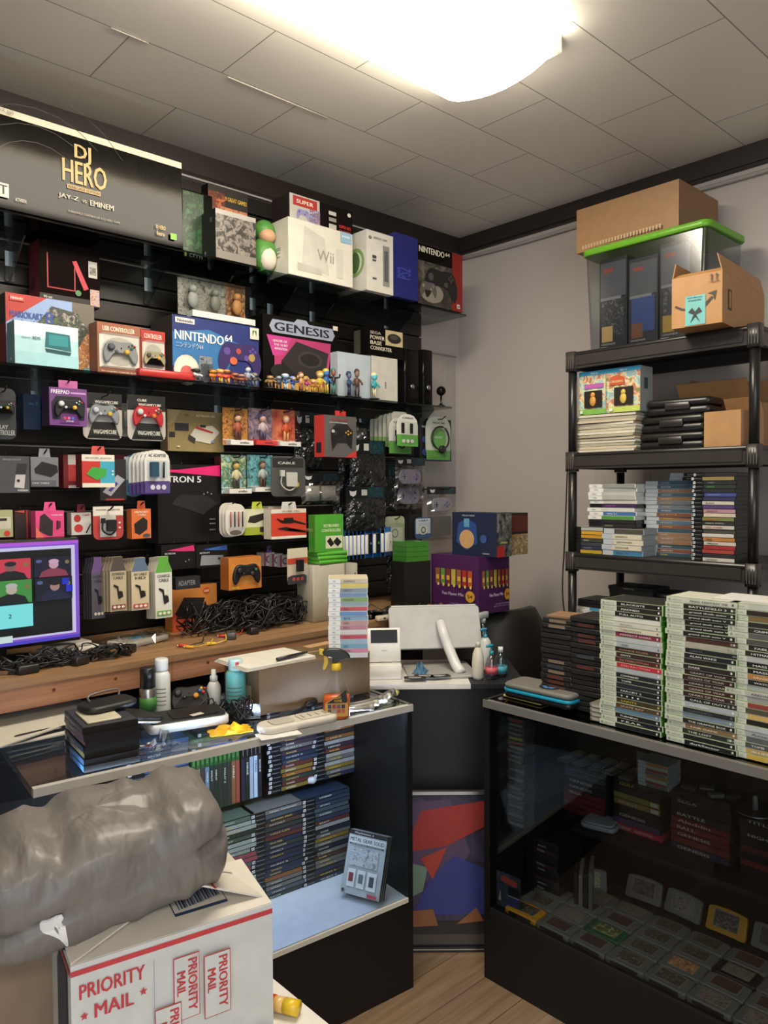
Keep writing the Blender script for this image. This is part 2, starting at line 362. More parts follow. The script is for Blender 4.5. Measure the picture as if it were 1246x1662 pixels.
# ------------------------------------------------------------------ ceiling lamp
def ceiling_lamp(name, label, x0, x1, y0, y1, power, glow=True):
    t = thing(name, label, 'ceiling lamp', ((x0 + x1) / 2, (y0 + y1) / 2, CEIL)); w = (x1 - x0) / 2; d = (y1 - y0) / 2
    a = MB(); a.rbox(-w, w, -d * .72, d * .72, -.045, 0, .02, '#d8d4c8/s', .004); a.build('housing', t)
    m, nt, bs = new_mat('lamp glow ' + name); bs.inputs['Emission Color'].default_value = LAMP_COL + (1,); bs.inputs['Emission Strength'].default_value = power; bs.inputs['Base Color'].default_value = (.8, .8, .78, 1)
    b = MB(); pr = [(d * math.cos(a_ * math.pi / 12), -.022 - .085 * math.sin(a_ * math.pi / 12)) for a_ in range(13)]
    vs = []; n = len(pr)
    for x, sc in ((-w + .02, .86), (-w + .05, 1), (w - .05, 1), (w - .02, .86)):
        vs += [(x, p[0] * sc, -.022 + (p[1] + .022) * sc) for p in pr]
    fs = [(i * n + k, i * n + k + 1, (i + 1) * n + k + 1, (i + 1) * n + k) for i in range(3) for k in range(n - 1)]
    fs += [tuple(range(n)), tuple(reversed(range(3 * n, 4 * n)))]
    b.add(vs, fs, m, True); b.build('diffuser', t)
    for s in (-1, 1):
        c = MB(); c.box(s * w - .012, s * w + .012, -d * .8, d * .8, -.05, -.001, '#d5d0c4/s')
        c.build('end_cap', t)
    return t
A = on_z(845, 150, CEIL - .06); Fy = on_z(600, 92, CEIL - .03).y; Ny = on_z(905, 55, CEIL - .05).y
ceiling_lamp('ceiling_lamp', 'long glowing wraparound ceiling lamp over the counters', A.x - 1.40, A.x - .09, Ny, Fy, LAMP_POWER)
ceiling_lamp('ceiling_lamp', 'added unseen wraparound fill lamp over the customer side', -3.9, -2.6, -4.35, -4.05, FILL_LAMP_POWER)  # unseen fixture, added to brighten the room from behind the camera

# ------------------------------------------------------------------ glass wall shelves
def wall_shelf(x0, x1, yf, z, label, brk, xb=None):
    t = thing('wall_shelf', label, 'shelf', ((x0 + x1) / 2, 0, z), group='glass shelves on the slatted wall'); h = (x1 - x0) / 2; cx = (x0 + x1) / 2
    MB().box(-h, h, yf, SY - .002, -.009, 0, 'shelf glass').build('glass_panel', t)
    for x in brk:
        b = MB(); b.box(x - cx - .014, x - cx + .014, SY - .012, SY, -.15, -.002, ACRYL); b.prism([(SY - .01, -.15), (SY - .01, -.0095), (yf * .75, -.0095), (yf * .75, -.018)], -.003, .003, 'shelf glass')
        n = len(b.v) - 8
        for i in range(n, len(b.v)): v = b.v[i]; b.v[i] = Vector((x - cx + v.z, v.x, v.y))
        b.box(x - cx - .0145, x - cx + .0145, SY - .0125, SY - .012, -.1, -.05, '#d2dee8/s')
        b.build('shelf_bracket', t)
    return t
glass_mat('shelf glass', (.50, .56, .55, 1), .0, 1.5, .02)
ZS1, ZS2 = 2.472, 2.010
KX = lambda px, k, y=600: on_y(px, y, k - 2.8).x
YS = 2.5 - 2.8
wall_shelf(-2.75, KX(425, 2.5), YS, ZS1, 'glass wall shelf carrying the big black turntable game box', [KX(20, 2.75), KX(243, 2.75), KX(345, 2.75), KX(412, 2.75)])
wall_shelf(KX(428, 2.5), KX(752, 2.5), YS - .02, ZS1 - .01, 'glass wall shelf carrying the white console boxes near the ceiling', [KX(440, 2.75), KX(508, 2.75), KX(628, 2.75)])
wall_shelf(-2.75, KX(420, 2.5), YS, ZS2, 'glass wall shelf carrying the blue console box and small figurines', [KX(57, 2.75), KX(215, 2.75), KX(353, 2.75), KX(408, 2.75)])
wall_shelf(KX(423, 2.5), KX(733, 2.5), YS, ZS2, 'glass wall shelf carrying two black console towers at its end', [KX(548, 2.75), KX(662, 2.75)])

# ------------------------------------------------------------------ workbench along the back wall
BZ = 1.088; BY = 2.25 - 2.8
t = thing('workbench', 'long pine workbench along the black slatted wall, covered in cables', 'workbench', (-2.0, 0, 0))
MB().box(-2.2, 1.72, BY, -.036, BZ - .02, BZ, PINE).build('bench_top', t)
b = MB(); b.box(-2.2, 1.72, BY + .004, BY + .04, BZ - .085, BZ - .0205, plank_mat('pine rail', '#a8785a', '#a07252', '#8a5c3c', 9, 9, .5)); b.build('front_rail', t)
for x in (-1.9, -.3, 1.3): MB().box(x, x + .05, -.12, -.065, 0, BZ - .021, PINE).build('leg', t)
b = MB(); b.box(-1.985, -1.983, BY + .0035, BY + .004, BZ - .08, BZ - .02, '#5a3c26')
face(b, (-2.2, BY + .004, BZ - .08), (1, 0, 0), (0, 0, 1), 4.2, .06, [('e', (KX(px, 2.25) + 4.2) / 4.2, .6, .0012, .08, '#5a3018') for px in (180, 332, 78)], 0)
b.build('knot', t)

# ------------------------------------------------------------------ glass display counters
def counter(name, label, O, heading, length, depth, z0, z1, floor_m, topm, back_open=True):
    """O: the front corner nearest the aisle; the counter runs along local +X from it, its depth along +Y"""
    t = thing(name, label, 'display case', O, heading); K = '#0b0b0c/s'
    MB().box(0, length, 0, depth, 0, z0 - .012, K).build('base_cabinet', t)
    MB().box(.004, length - .004, .004, depth - .004, z0 - .0115, z0, floor_m).build('display_floor', t)
    return t, K
LO = Vector((1.711 - 3.15, 1.727 - 2.8, 0)); LH = -6.0
Lu = Vector((math.cos(LH * D2R), math.sin(LH * D2R), 0)); Ln = Vector((-Lu.y, Lu.x, 0))
LL, LD, LZ0, LZ1 = 1.13, .50, .30, .925
lc = thing('display_case', 'black glass-fronted display case holding stacked games, lit blue inside', 'display case', LO - Lu * LL, LH)
K = '#060607'
MB().box(0, LL, 0, LD, 0, LZ0 - .014, K).build('base_cabinet', lc)
MB().box(.004, LL - .02, .004, LD - .004, LZ0 - .0135, LZ0, '#b9c4d6/s').build('display_floor', lc)
b = MB(); b.box(.004, LL - .02, -.002, .004, LZ0 - .012, LZ0 + .002, '#d9d5c8/s'); b.build('bottom_rail', lc)
for x0, x1 in ((LL - .019, LL),): MB().box(x0, x1, .0, LD, LZ0 - .0135, LZ1 - .016, K).build('end_panel', lc)
MB().box(0, LL - .0195, LD - .012, LD, LZ0 + .0005, LZ1 - .016, '#0e0e12').build('back_panel', lc)
MB().box(0, .006, .012, LD - .013, LZ0 + .0005, LZ1 - .02, GLASS).build('end_glass', lc)
MB().box(.0, LL - .0195, .006, .0115, LZ0 + .0005, LZ1 - .02, GLASS).build('front_glass', lc)
MB().box(0, LL, .012, LD, LZ1 - .006, LZ1, 'top glass').build('top_glass', lc) if glass_mat('top glass', (.86, .93, .93, 1), 0, 1.5, .02) else 0
b = MB(); b.box(0, LL, -.006, .0115, LZ1 - .019, LZ1 + .002, '#bcbab3/s'); b.box(0, LL, LD - .012, LD + .004, LZ1 - .0155, LZ1 + .002, '#b9b6ae/m'); b.box(LL - .012, LL + .003, .0, LD, LZ1 - .0055, LZ1 + .002, '#55534f/m'); b.build('top_frame', lc)
MB().box(.02, LL - .03, .30, LD - .02, LZ0 + .315, LZ0 + .321, GLASS).build('glass_shelf', lc)
b = MB(); b.box(.02, LL - .06, .0125, .032, LZ1 - .018, LZ1 - .0065, '#d6dfff/e%g' % LED_POWER); b.build('light_strip', lc)
def LP(s, d, z): return LO - Lu * s + Ln * d + Vector((0, 0, z))        # s metres from the aisle end, d metres behind the front glass

RO = Vector((1.92 - 3.15, 1.604 - 2.8, 0)); RH = -90 + 1.0
Ru = Vector((math.cos(RH * D2R), math.sin(RH * D2R), 0)); Rn = Vector((-Ru.y, Ru.x, 0))
RL, RD, RZ0, RZ1 = 1.75, .50, .24, .925
rc = thing('display_case', 'dark glass-fronted display case with rows of grey cartridges inside', 'display case', RO, RH)
MB().box(0, RL, 0, RD, 0, RZ0 - .014, K).build('base_cabinet', rc)
MB().box(.02, RL, .004, RD - .004, RZ0 - .0135, RZ0, '#141416').build('display_floor', rc)
MB().box(0, .019, .0, RD, RZ0 - .0135, RZ1 - .016, K).build('end_panel', rc)
MB().box(.0195, RL, RD - .012, RD, RZ0 + .0005, RZ1 - .016, '#0c0c0e').build('back_panel', rc)
MB().box(.0195, RL, .006, .0115, RZ0 + .0005, RZ1 - .0225, GLASS_D).build('front_glass', rc)
MB().box(0, RL, .012, RD, RZ1 - .006, RZ1, 'dusty top glass').build('top_glass', rc) if glass_mat('dusty top glass', (.30, .32, .30, 1), .04, 1.5, .04) else 0
b = MB(); b.box(0, RL, -.006, .0115, RZ1 - .022, RZ1 + .002, '#6f6d68/s'); b.box(-.003, .012, .0, RD, RZ1 - .0055, RZ1 + .002, '#55534f/m'); b.box(0, RL, RD - .012, RD + .004, RZ1 - .0155, RZ1 + .002, '#55534f/m'); b.build('top_frame', rc)
MB().box(.165, RL - .01, .26, RD - .013, .462, .476, '#131315').build('wooden_shelf', rc)
MB().box(.02, .16, .06, RD - .013, .5, .506, GLASS).box(.02, .56, .30, RD - .013, .655, .661, GLASS).build('glass_shelf', rc)
def RP(s, d, z): return RO + Ru * s + Rn * d + Vector((0, 0, z))

# ------------------------------------------------------------------ desk, poster, chair
DH = 47.3 - 90
dO = gp(690, 2.74)
t = thing('counter_desk', 'plain black counter desk with white top between the display cases', 'desk', dO, DH)
MB().box(-.27, .33, 0, .018, 0, .895, '#15161a').build('front_panel', t)
for s in (-.26, .32): MB().box(s - .009, s + .009, .019, .36, 0, .895, '#15161a').build('side_panel', t)
MB().box(-.28, .16, -.012, .38, .8955, .913, '#dcd9d2/s').box(.16, .36, -.012, .38, .8955, .913, '#1a1b1f').build('desk_top', t)
def DP(px, D, z=.913): return gp(px, D, z)

pt = thing('poster_frame', 'framed purple poster with red and blue shapes leaning on the desk', 'poster', gp(722, 2.62), DH)
R6 = Matrix.Rotation(-3 * D2R, 4, 'X')
b = MB(); b.X = R6; b.box(-.155, .155, .0, .012, .02, .545, '#17151c'); 
W_, H_ = .29, .515
face(b, (-.145, 0, .025), (1, 0, 0), (0, 0, 1), W_, H_, [
    ('r', 0, 0, 1, 1, 'art:#3a3348,#443a55,#2f2a3c,#4a4260:5'), ('r', 0, 0, 1, .07, '#4c4540'), ('r', 0, .07, 1, .16, '#2a2523'),
    ('p', [(0, .95), (0, .55), (.45, .35), (.8, .62), (.55, .98)], '#52405c'), ('p', [(.0, .62), (.2, .9), (1, .97), (1, .8), (.5, .66)], '#98302a'),
    ('p', [(.1, .2), (1, .2), (1, .5), (.6, .6), (.3, .44)], '#323a7c'), ('p', [(.0, .3), (.22, .36), (.28, .52), (.0, .56)], '#6f8577'), ('p', [(.2, .58), (.52, .66), (.34, .44)], '#a53a2c'),
    ('p', [(.06, .12), (.4, .13), (.34, .24), (.1, .23)], '#8a5a38'), ('p', [(.62, .14), (.95, .16), (.86, .25)], '#8a5a38')])
b.build('print', pt)
b = MB(); b.X = R6; b.box(-.16, .16, -.006, .014, .545, .556, '#c9c7c2/m'); b.build('rail', pt); b = MB(); b.X = R6; b.box(-.16, .16, -.006, .02, .0, .019, '#202024/s'); b.box(-.15, .15, -.007, -.0061, .008, .012, '#c9c7c2/m'); b.build('rail', pt)

cO = gp(815, 3.36)
t = thing('office_chair', 'black office chair with curved back behind the desk', 'chair', cO, DH + 12)
b = MB(); n = 13; vs = []
for j in range(10):
    zz = .56 + .52 * j / 9; hw = .215 * (1 - .10 * ((j - 3) / 6) ** 2) * (1 if j < 8 else (.97 if j == 8 else .86))
    for i in range(n): u = -1 + 2 * i / (n - 1); vs.append((u * hw, -.06 + .09 * u * u - .05 * math.sin(j / 9 * 3.1), zz))
k = len(vs); vs += [(v[0] * .97, v[1] + .05, v[2]) for v in vs]
fs = [(j * n + i, j * n + i + 1, (j + 1) * n + i + 1, (j + 1) * n + i) for j in range(9) for i in range(n - 1)]
fs += [tuple(k + q for q in reversed(f)) for f in fs]
ed = [i for i in range(n)] + [j * n + n - 1 for j in range(1, 10)] + [9 * n + i for i in range(n - 2, -1, -1)] + [j * n for j in range(8, 0, -1)]
fs += [(ed[(q + 1) % len(ed)], ed[q], ed[q] + k, ed[(q + 1) % len(ed)] + k) for q in range(len(ed))]
b.add(vs, fs, '#17150f', True); b.build('backrest', t)
MB().rbox(-.24, .24, -.0, .44, .44, .52, .08, '#141412', .02).build('seat', t)
MB().tube([(0, .2, .43), (0, .2, .08)], .025, '#202020/m', 10).build('post', t)
for i in range(5):
    a = i * 72 * D2R; MB().tube([(0, .2, .09), (.25 * math.cos(a), .2 + .25 * math.sin(a), .05)], .015, '#151515/s', 8).ball((.25 * math.cos(a), .2 + .25 * math.sin(a), .027), .026, '#101010').build('leg', t)

# ------------------------------------------------------------------ storage rack on the right wall
KRX = 2.56 - 3.15; RY0, RY1 = 1.715 - 2.8, 1.0 - 2.8; RXB = -.20
t = thing('storage_rack', 'tall dark grey plastic storage rack against the grey wall', 'rack', (KRX, (RY0 + RY1) / 2, 0)); oy = (RY0 + RY1) / 2
RK = '#35322f/s'; RKD = '#1d1b1a/s'; RZ = [.12, .56, .97, 1.362, 1.752, 2.140]
for i, zz in enumerate(RZ):
    b = MB(); y0, y1, x1 = RY1 - oy, RY0 - oy, RXB - KRX
    b.rbox(0, x1, y0, y1, zz - .018, zz, .012, RKD); 
    for xx in (0, x1 - .014): b.box(xx, xx + .014, y0 + .03, y1 - .03, zz - .062, zz - .018, RK)
    for yy in (y0, y1 - .014): b.box(.03, x1 - .03, yy, yy + .014, zz - .062, zz - .018, RK)
    b.box(-.004, .002, y0 + .045, y1 - .04, zz - .052, zz - .014, RK)
    b.build('shelf', t)
    for xx in (0, x1):
        for yy in (y0, y1):
            b = MB(); sx = -.006 if xx == 0 else -.036; sy = -.008 if yy == y0 else -.034
            b.rbox(xx + sx, xx + sx + .042, yy + sy, yy + sy + .042, zz - .072, zz + .004, .008, RK)
            for q in range(4): b.box(xx + sx - .001, xx + sx + .003, yy + sy + .004 + q * .0095, yy + sy + .0065 + q * .0095, zz - .062, zz - .012, '#5a5650/s')
            b.build('corner_bracket', t)
for xx in (.016, RXB - KRX - .016):
    for yy in (RY1 - oy + .014, RY0 - oy - .014):
        for i in range(5): MB().tube([(xx, yy, RZ[i] + .005), (xx, yy, RZ[i + 1] - .073)], .0165, '#1f1d1c/s', 12).build('post', t)
        MB().tube([(xx, yy, 0), (xx, yy, RZ[0] - .073)], .0165, '#1f1d1c/s', 12).build('post', t)
m_ = MB(); p = on_x(895, 920, KRX - .03); 
m_.tube(smooth_loop([(KRX + .05, RY0 + .03, 1.75), (KRX + .05, RY0 + .045, 1.4), (KRX + .05, RY0 + .055, 1.2), (KRX + .05, RY0 + .035, 1.0), (KRX + .05, RY0 + .05, .7), (KRX + .05, RY0 + .04, .1), (KRX + .06, RY0 + .04, .004)], 4, False), .003, '#161412')
tag(m_.build('power_cable'), 'thin black cable hanging down beside the storage rack post', 'cable')
p = MB(); p.box(-.004, 0, -1.12, -.84, 1.47, 1.80, '#b9b3ad'); tag(p.build('wall_notice'), 'pale sheet of paper taped to the wall behind the rack', 'paper')
# ------------------------------------------------------------------ goods on the slatted wall
HOOK = None
HK = []
def hook(x, y, z, yf=None):
    global HOOK
    if any(abs(x - a) < .035 and abs(z - b) < .03 for a, b in HK): return
    HK.append((x, z)); yf = -.22 if yf is None else yf; sc = max(.4, (SY - .0025 - yf + .02) / .21)
    lab = 'thin black peg hook holding packs on the slatted wall'
    if HOOK is None:
        b = MB(); b.tube([(0, 0, 0), (0, -.19, 0), (0, -.21, .012)], .0028, '#15130f/s', 6).box(-.014, .014, -.001, .0, -.02, .012, '#15130f/s')
        HOOK = tag(b.build('peg_hook', None, (x, SY - .0025, z)), lab, 'hook', 'peg hooks on the slatted wall'); HOOK.scale.y = sc; return
    c = HOOK.copy(); COL.objects.link(c); c.location = (x, SY - .0025, z); c.scale.y = sc
def on_wall(px0, px1, k, pyb, pyt, z=None):
    """front rectangle of a box standing parallel to the wall, k metres in front of the eye: x0, x1, z0, z1"""
    y = k - 2.8; pm = (px0 + px1) / 2
    a = on_y(px0, (pyb + pyt) / 2, y); b = on_y(px1, (pyb + pyt) / 2, y); m = (a.x + b.x) / 2
    d = ray(pm, pyt); pt = EYE + d * ((y - EYE.y) / d.y); z1 = pt.z
    z0 = z if z is not None else on_y(pm, pyb, y).z
    return a.x, b.x, z0, z1
def shelf_box(name, label, cat, px0, px1, pyb, pyt, k, depth, body, z=None, rz=0, group=None, tab=None, **f):
    x0, x1, z0, z1 = on_wall(px0, px1, k, pyb, pyt, z); w = (x1 - x0) / math.cos(rz * D2R); h = z1 - z0; y = k - 2.8
    depth = min(depth, -(y - SY) - .004) if x1 < SX1 + .02 else min(depth, -y - .004)
    mb = MB(); carton(mb, w, depth, h, body, **f)
    if tab: mb.prism([(-w * .22, h), (w * .22, h), (w * .18, h + .028), (-w * .18, h + .028)], 0, .0015, tab); n = len(mb.v) - 8; 
    if tab:
        for i in range(n, len(mb.v)): v = mb.v[i]; mb.v[i] = Vector((v.x, -depth / 2 + v.z, v.y))
    o = mb.build(name, None, ((x0 + x1) / 2, y + depth / 2 + .0006, z0), rz)
    tag(o, label, cat, group)
    if tab and x1 < SX1: hook((x0 + x1) / 2, 0, z1 + .012, y)
    return o
G, K_ = '#c9b48a', '#0d0d0d'
arcs = [('ring', .28, .22, r, r - .006, '#050505', 11, .9) for r in (.5, .62, .75, .9, 1.05, 1.2)]
# --- top shelf
shelf_box('game_box', 'huge glossy black turntable game box with gold lettering on the top shelf', 'box', -70, 295, 400, 208, 2.49, .22, '#100d0a/g', z=ZS1,
    front=[('r', 0, .93, 1, 1, '#d9cfb6'), ('ring', .32, .2, .55, .545, '#3a3228', 11, .8), ('ring', .32, .2, .72, .715, '#3a3228', 11, .8), ('ring', .32, .2, .9, .895, '#3a3228', 11, .8), ('ring', .32, .2, 1.1, 1.095, '#3a3228', 11, .6),
           ('t', 'DJ', .475, .66, .19, '#c2a468', .075), ('t', 'HERO', .42, .43, .24, '#c2a468', .20), ('r', .44, .36, .59, .405, '#c2a468'), ('t', 'RENEGADE EDITION', .445, .367, .03, '#1c1712', .14),
           ('t', 'JAY-Z', .40, .235, .055, '#b9b09c', .09), ('t', 'VS', .505, .245, .03, '#b9b09c', .02), ('t', 'EMINEM', .54, .235, .055, '#b9b09c', .11),
           ('t', 'TURNTABLE CONTROLLER & DJ HERO GAME', .44, .10, .03, '#8d8574', .24), ('t', 'ACTIVISION', .22, .09, .035, '#c9c2b0', .045), ('r', .15, .1, .195, .24, '#d8d2c0'), ('t', 'T', .158, .13, .09, '#141414', .03),
           ('t', 'DJ HERO', .855, .14, .06, '#c2a468', .05), ('t', 'hero', .86, .08, .05, '#c2a468', .04), ('r', .93, .07, .962, .14, '#7cc142'), ('t', 'XBOX 360', .13, .945, .035, '#8d8778', .09)],
    top=[('r', 0, 0, 1, 1, '#bfb598')])
shelf_box('game_box', 'dark green game box between the black turntable box and silver box', 'box', 296, 345, 420, 312, 2.60, .12, '#12140f/g', z=ZS1 + .0006, front=[('r', .02, .12, .7, .98, 'art:#1d3a20,#2f5a33,#142a18,#3f6a3c:16'), ('r', .05, .05, .12, .1, '#b6d43a'), ('t', 'CTYYK', .2, .05, .05, '#b8b8b0', .5)])
shelf_box('game_box', 'black game box with orange flame print lettered nine great games', 'box', 338, 402, 400, 306, 2.62, .05, '#14100e/g', z=ZS1 + .0006, front=[('r', 0, .6, 1, 1, '#17120f'), ('r', .0, .62, .42, .92, 'art:#a8442a,#c86a3c,#3c1a10,#7d3020:22'), ('r', .3, .62, .98, .76, 'art:#b0603c,#7a3a22,#d08a5c,#2a1712:40'), ('t', '9 GREAT GAMES', .42, .84, .05, '#d5a83c', .55), ('t', 'REAL WHAM', .5, .6, .05, '#d5cfc0', .4)])
shelf_box('console_box', 'black and silver console box with dark printed figures', 'box', 350, 415, 425, 346, 2.50, .10, '#111010/g', z=ZS1 + .0006,
    front=[('r', 0, 0, 1, 1, 'art:#6f675f,#1b1816,#37322e,#8a8178,#141210:16'), ('r', 0, .9, 1, 1, '#a8a49c/s'), ('r', 0, 0, 1, .16, '#7b746c')], left=[('r', .2, .1, .3, .2, '#8a8a86'), ('r', .6, .75, .8, .85, '#4a4a48')])
t = thing('plush_toy', 'green and white stuffed toy squeezed beside the white console box', 'toy', (KX(431, 2.58), 2.58 - 2.8, ZS1 + .0006))
MB().ball((0, 0, .075), (.055, .045, .075), '#4f8a3c', 14, 10).ball((0, -.018, .06), (.04, .035, .05), '#d8cfbd', 12, 8).build('body', t)
MB().ball((0, 0, .17), (.045, .042, .045), '#4b863a', 14, 10).build('cap', t)
MB().ball((.0, -.018, .148), (.036, .034, .03), '#c89a78', 12, 8).build('face', t)
RS = ZS1 - .0094
wii = shelf_box('console_box', 'large white console box with grey drawing of the console', 'box', 468, 572, 465, 366, 2.47, .135, '#d8d4c6/s', z=RS,
    front=[('p', [(.2, .2), (.24, .92), (.55, .78), (.62, .12)], '#c4c1b6'), ('p', [(.13, .1), (.5, .1), (.5, .2), (.13, .24)], '#b5b2a8'), ('r', .73, .12, .84, .66, '#c9c6bb'), ('t', 'Wii', .43, .36, .2, '#8d8b84', .26, 0, False), ('p', [(.8, .8), (.98, .8), (.98, 1), (.8, 1)], '#8fb4cc'), ('t', 'includes', .82, .9, .04, '#ffffff', .13)],
    left=[('t', 'Wii', .62, .3, .28, '#9a978e', .35, 90)])
shelf_box('console_box', 'black retro console box with red print lying on white console box', 'box', 470, 572, 380, 328, 2.50, .12, '#15110f/g', z=on_wall(468, 572, 2.47, 465, 366, RS)[3] + .0006,
    front=[('r', 0, .0, .46, 1, '#b9b6ad'), ('r', .05, .6, .42, .95, '#a8302a'), ('t', 'SUPER', .1, .7, .14, '#e8e0d0', .26), ('pad', .2, .35, .2, '#8e8ab0', '#5a55a0'), ('r', .3, .1, .46, .6, 'art:#b8322a,#d8a06a,#3c4a90,#e0d8c8:50'), ('r', .6, .62, .72, .76, '#c9c6bd'), ('r', .6, .38, .72, .52, '#8f8c86'), ('r', .6, .1, .72, .28, '#b9b6ad'), ('t', 'SUPER NES', .76, .22, .12, '#b8322a', .2), ('t', 'CLASSIC', .76, .08, .08, '#b8322a', .2), ('e', .93, .8, .03, .08, '#d8d4c8')], left=[('r', 0, 0, 1, 1, '#231a17')])
b = bpy.data.objects['console_box.001']; wtop = RS + (wii.dimensions.z if wii.dimensions.z else 0)
shelf_box('console_box', 'white console box with tall narrow console printed, between white and blue boxes', 'box', 595, 638, 475, 378, 2.45, .2, '#d6d3c8/s', z=RS,
    front=[('e', .13, .88, .06, .03, '#6f7a5c'), ('r', .6, .12, .85, .8, '#8b8a86'), ('r', .65, .2, .8, .72, '#5c5c5a'), ('r', .2, .55, .35, .6, '#444444'), ('r', .2, .5, .34, .53, '#5a5a56'), ('r', .2, .2, .35, .23, '#5a5a56'), ('t', 'XBOX 360', .24, .88, .03, '#7c7c76', .5)],
    left=[('ring', .62, .5, .24, .18, '#7fa25a'), ('e', .62, .5, .16, .18, '#4c6a3a'), ('r', 0, 0, 1, .02, '#b8b5aa')])
shelf_box('console_box', 'deep blue console box standing upright on the glass shelf', 'box', 641, 678, 486, 382, 2.45, .12, '#262a6e/s', z=RS, front=[('t', 'PS2', .68, .3, .3, '#3c46a0', .35, 90)], left=[('r', 0, 0, 1, 1, '#2a2f78')])
shelf_box('console_box', 'black and red console box at the corner end of the top shelf', 'box', 678, 750, 500, 404, 2.47, .14, '#15120f/g', z=RS,
    front=[('r', 0, 0, .76, .72, 'art:#3c3833,#4c4741,#2c2926,#6a655c:8'), ('e', .3, .22, .26, .17, '#8e887c'), ('r', .76, 0, 1, 1, '#8f2620'), ('t', 'NINTENDO', .02, .86, .1, '#e6e0cf', .56), ('t', '64', .6, .9, .06, '#e6e0cf', .1), ('pad', .5, .42, .75, '#201f1e', '#4f4c47'), ('pad', .22, .28, .36, '#5a5750', '#8e887c'), ('r', .86, .05, .93, .12, '#e6e0cf'), ('t', '64', .875, .065, .04, '#22406a', .05)])

# --- second shelf
Z2 = ZS2 + .0006
mk = shelf_box('game_box', 'wide console bundle box with blue sky and racing picture', 'box', 10, 153, 597, 485, 2.60, .13, '#d8d4c8/s', z=Z2, rz=0,
    front=[('r', 0, 0, 1, 1, '#8fa6cf'), ('p', [(0, 1), (.45, 1), (0, .6)], '#b0322c'), ('r', .74, 0, 1, 1, '#6a6254'), ('r', .78, .05, 1, .58, 'art:#c88a4c,#d8a868,#a05a34,#e0cfb0:30'), ('p', [(.25, .5), (.5, .9), (.8, .85), (.92, .62), (.8, .35), (.5, .35)], 'art:#a82c28,#5c6a4c,#33333c,#b8b0a0:24'), ('t', 'MARIOKART', .04, .68, .09, '#2f4a90', .36), ('t', '8', .42, .64, .17, '#2f4a90', .1), ('t', 'Game Pre-installed', .06, .61, .05, '#3a4a78', .28), ('r', .04, .9, .2, .97, '#c84438'), ('t', 'Nintendo', .05, .92, .035, '#e8e0d0', .13), ('r', .0, .0, 1, .06, '#2c2a28'), ('t', 'WiiU', .85, .02, .07, '#3ab0cc', .1)],
    left=[('r', 0, 0, 1, .6, '#7a2420'), ('r', 0, .6, 1, 1, '#37332f'), ('r', .3, .7, .6, .76, '#b8b4a8'), ('r', .3, .3, .5, .5, '#d8d4c8')])
mz = on_wall(10, 153, 2.60, 0, 485)[3]
shelf_box('console_box', 'black and red mini console box standing on the racing bundle box', 'box', 64, 162, 500, 397, 2.63, .1, '#170f0e/g', z=mz + .0006,
    front=[('r', 0, 0, 1, .12, '#120c0b'), ('r', .12, .22, .14, .8, '#a5222c'), ('r', .12, .22, .58, .24, '#a5222c'), ('r', .56, .22, .58, .62, '#a5222c'), ('p', [(.53, .72), (.6, .74), (.8, .3), (.72, .26)], '#c22c3c'), ('r', .8, .5, .95, .78, '#b8b4aa'), ('r', .82, .55, .93, .68, 'art:#5a5a5a,#9a968c,#333333:60'), ('r', .82, .02, .98, .3, 'art:#a82c28,#7a8cc0,#d8a880,#33427a:60'), ('e', .62, .2, .05, .05, '#4c7a4a'), ('t', 'Wii mini', .05, .04, .04, '#c9c4b8', .14)],
    left=[('r', 0, 0, 1, 1, '#5c1517'), ('t', 'Wii', .7, .2, .3, '#241010', .4, 90)])
shelf_box('console_box', 'pale aqua handheld console box in front of the racing bundle', 'box', 24, 127, 603, 526, 2.50, .07, '#b8d8d8/s', z=Z2,
    front=[('r', 0, .66, 1, 1, '#cfe6e2'), ('r', 0, .3, 1, .66, '#a9d0d3'), ('r', 0, 0, 1, .3, '#9cc8cd'), ('p', [(.46, .45), (.48, .82), (.86, .8), (.88, .4)], '#1d6268'), ('r', .52, .5, .83, .76, '#2b868c'), ('p', [(.46, .42), (.88, .38), (.86, .3), (.48, .34)], '#17474c'), ('t', '3DS', .26, .6, .07, '#4c5c60', .13), ('t', 'Nintendo', .1, .61, .03, '#6c7c80', .14)],
    left=[('r', 0, 0, 1, 1, '#7a9c9c'), ('r', .4, .1, .6, .16, '#e0e0e0')])
def pad_box(label, px0, px1, pyb, pyt, k, z, head, txt, pc, bodyc, c1='#5a5a60', c2='#d8b040', r=.8, gr=None):
    x0, x1, z0, z1 = on_wall(px0, px1, k, pyb, pyt, z); w = x1 - x0; h = z1 - z0; dp = .07
    t = thing('controller_box', label, 'box', ((x0 + x1) / 2, k - 2.8 + dp / 2, z0), 0, gr)
    mb = MB(); carton(mb, w, dp, h, bodyc, front=[('r', 0, .78, 1, 1, head), ('t', txt, .12, .84, .09, '#e8dccc', .74), ('r', .04, .12, .96, .76, '#d8d2c8'), ('e', .5, .45, .42, .28, '#b9b2a6'), ('r', 0, 0, 1, .1, head), ('t', 'Mac compatible / Controller for Mac', .08, .03, .035, '#e0d8cc', .84)]); mb.build('carton', t)
    g = MB(); g.X = Matrix.Translation((0, -dp / 2 - .003, h * .46)) @ Matrix.Rotation(math.pi / 2, 4, 'X'); gamepad(g, w * r, pc, c1, c2, .012); g.build('gamepad', t)
    MB().box(-w * .46, w * .46, -dp / 2 - .04, -dp / 2 - .039, h * .12, h * .76, CLEAR).box(-w * .46, w * .46, -dp / 2 - .039, -dp / 2 - .0028, h * .759, h * .7605, CLEAR).box(-w * .46, w * .46, -dp / 2 - .039, -dp / 2 - .0028, h * .12, h * .1215, CLEAR).build('window', t)
    return t
